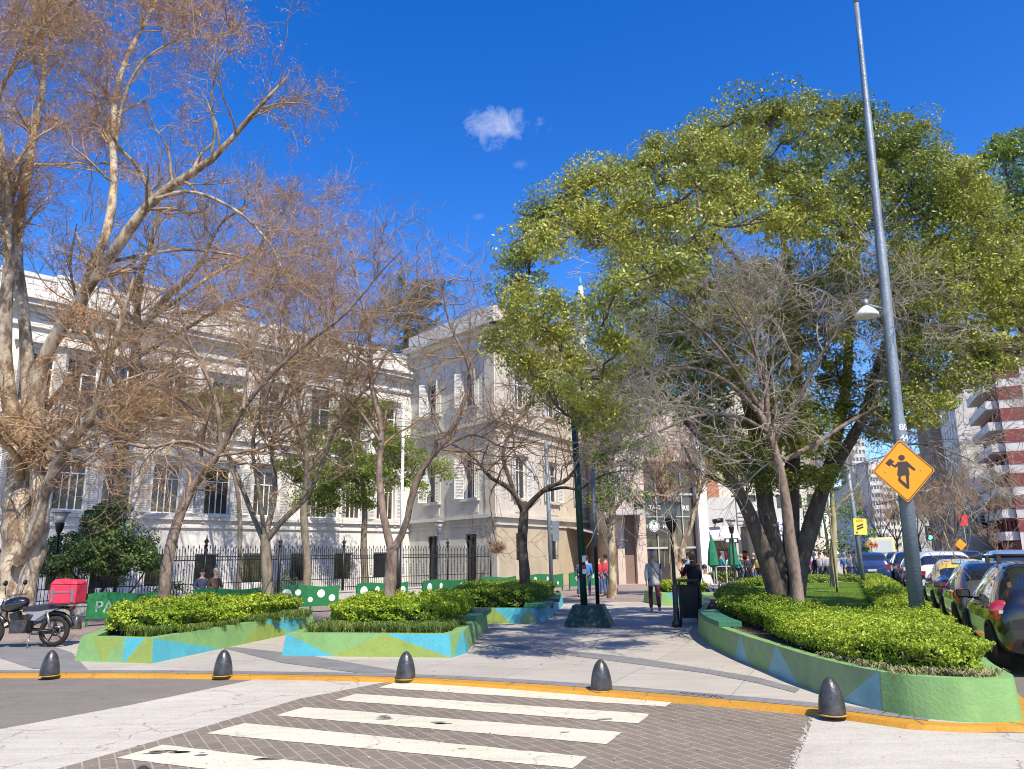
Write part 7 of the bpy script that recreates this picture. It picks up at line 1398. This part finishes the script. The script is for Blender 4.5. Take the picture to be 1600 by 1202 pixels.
crowd = [(1128, 48, C_teal, C_dk, 'in teal by the terrace end'), (1140, 50, C_grey, C_dk, 'in grey before the red posters'), (1160, 47, C_brn, C_jean, 'in brown left of the evergreen trunk'), (1170, 46, C_dk, C_blk, 'in dark coat before the orange sign'), (1187, 40, C_yel, C_blk, 'in yellow top before the market'), (1179, 49, C_blk, C_jean, 'in black before the market blinds'), (1154, 45, C_teal, C_blk, 'in teal coat beside the slim lamp'),
         (1262, 40, C_pink, C_dk, 'in pink between the tree trunks'), (1274, 38, C_blk, C_blk, 'in black coat left of the staked tree'), (1283, 43, C_wht, C_jean, 'in white top left of the staked tree'), (1292, 41, C_grey, C_dk, 'in grey top just left of the staked tree'), (1322, 44, C_blue, C_dk, 'in blue right of the staked tree'), (1331, 40, C_grey, C_jean, 'in grey jacket walking near the notice pole'), (1339, 39, cloth((.16, .15, .17), 'charcoal'), C_jean, 'in charcoal jacket beside the notice pole'), (1226, 44, C_wht, C_dk, 'in white seen between the evergreen stems'), (1252, 46, C_dk, C_dk, 'in dark clothes between the trunks')]
for k, (px, Y, a_, b_, lb) in enumerate(crowd):
    p = D(px, 895, Y); person((p[0], Y), random.uniform(0, 6.2), random.uniform(1.58, 1.78), 'distant person '+lb, a_, b_, (H_b, H_br, H_g)[k % 3], ('walk', 'stand')[k % 2], group='people at the far end of the plaza', lv=1)
p = D(1545, 880, 38); person((p[0], 38), 1.2, 1.7, 'motor scooter rider in blue among the traffic', C_blue, C_dk, H_b, 'sit', z=RZ+.25)
r = empty('scooter', (p[0], 38, RZ), 1.17, 'motor scooter under the blue clad rider in the traffic', 'scooter')
for x in (-.5, .7): m = MB().mat(M_tyre); m.lathe([(.18, -.05), (.24, -.04), (.24, .04), (.18, .05)], 16, (x, 0, .24), R=RX); m.build('wheel', None, r)
m = MB().mat(P_white); m.box((-.3, 0, .5), (.75, .3, .3)); m.box((.2, 0, .3), (.6, .25, .12)); m.box((.55, 0, .65), (.12, .35, .6), Matrix.Rotation(-.25, 3, 'Y')); m.build('body', None, r, bevel=.05); m = MB().mat(M_black); m.tube([(.45, -.3, 1.02), (.45, .3, 1.02)], .02, 6); m.build('handlebar', None, r)
# fallen leaves and litter
rg = np.random.default_rng(77); n = 420; P = np.c_[rg.uniform(-9, 3.4, n), rg.uniform(11.8, 22, n), np.full(n, .012)]; V, Q = leaf_geo(P, .045, rg, np.tile([0, 0, 1.], (n, 1)), 6, .6)
n2 = 260; P2 = np.c_[rg.uniform(-6, 4.5, n2), rg.uniform(6.3, 11, n2), np.full(n2, RZ+.02)]; V2, Q2 = leaf_geo(P2, .03, rg, np.tile([0, 0, 1.], (n2, 1)), 6, .6)
tag(link('fallen_leaves', npmesh('fallen_leaves', np.vstack([V, V2]), np.vstack([Q, Q2+len(V)]), mat('dead_leaf', (.3, .2, .1), .9, island=.5))), 'scattered dry leaves on the plaza and road', 'leaves', kind='stuff')
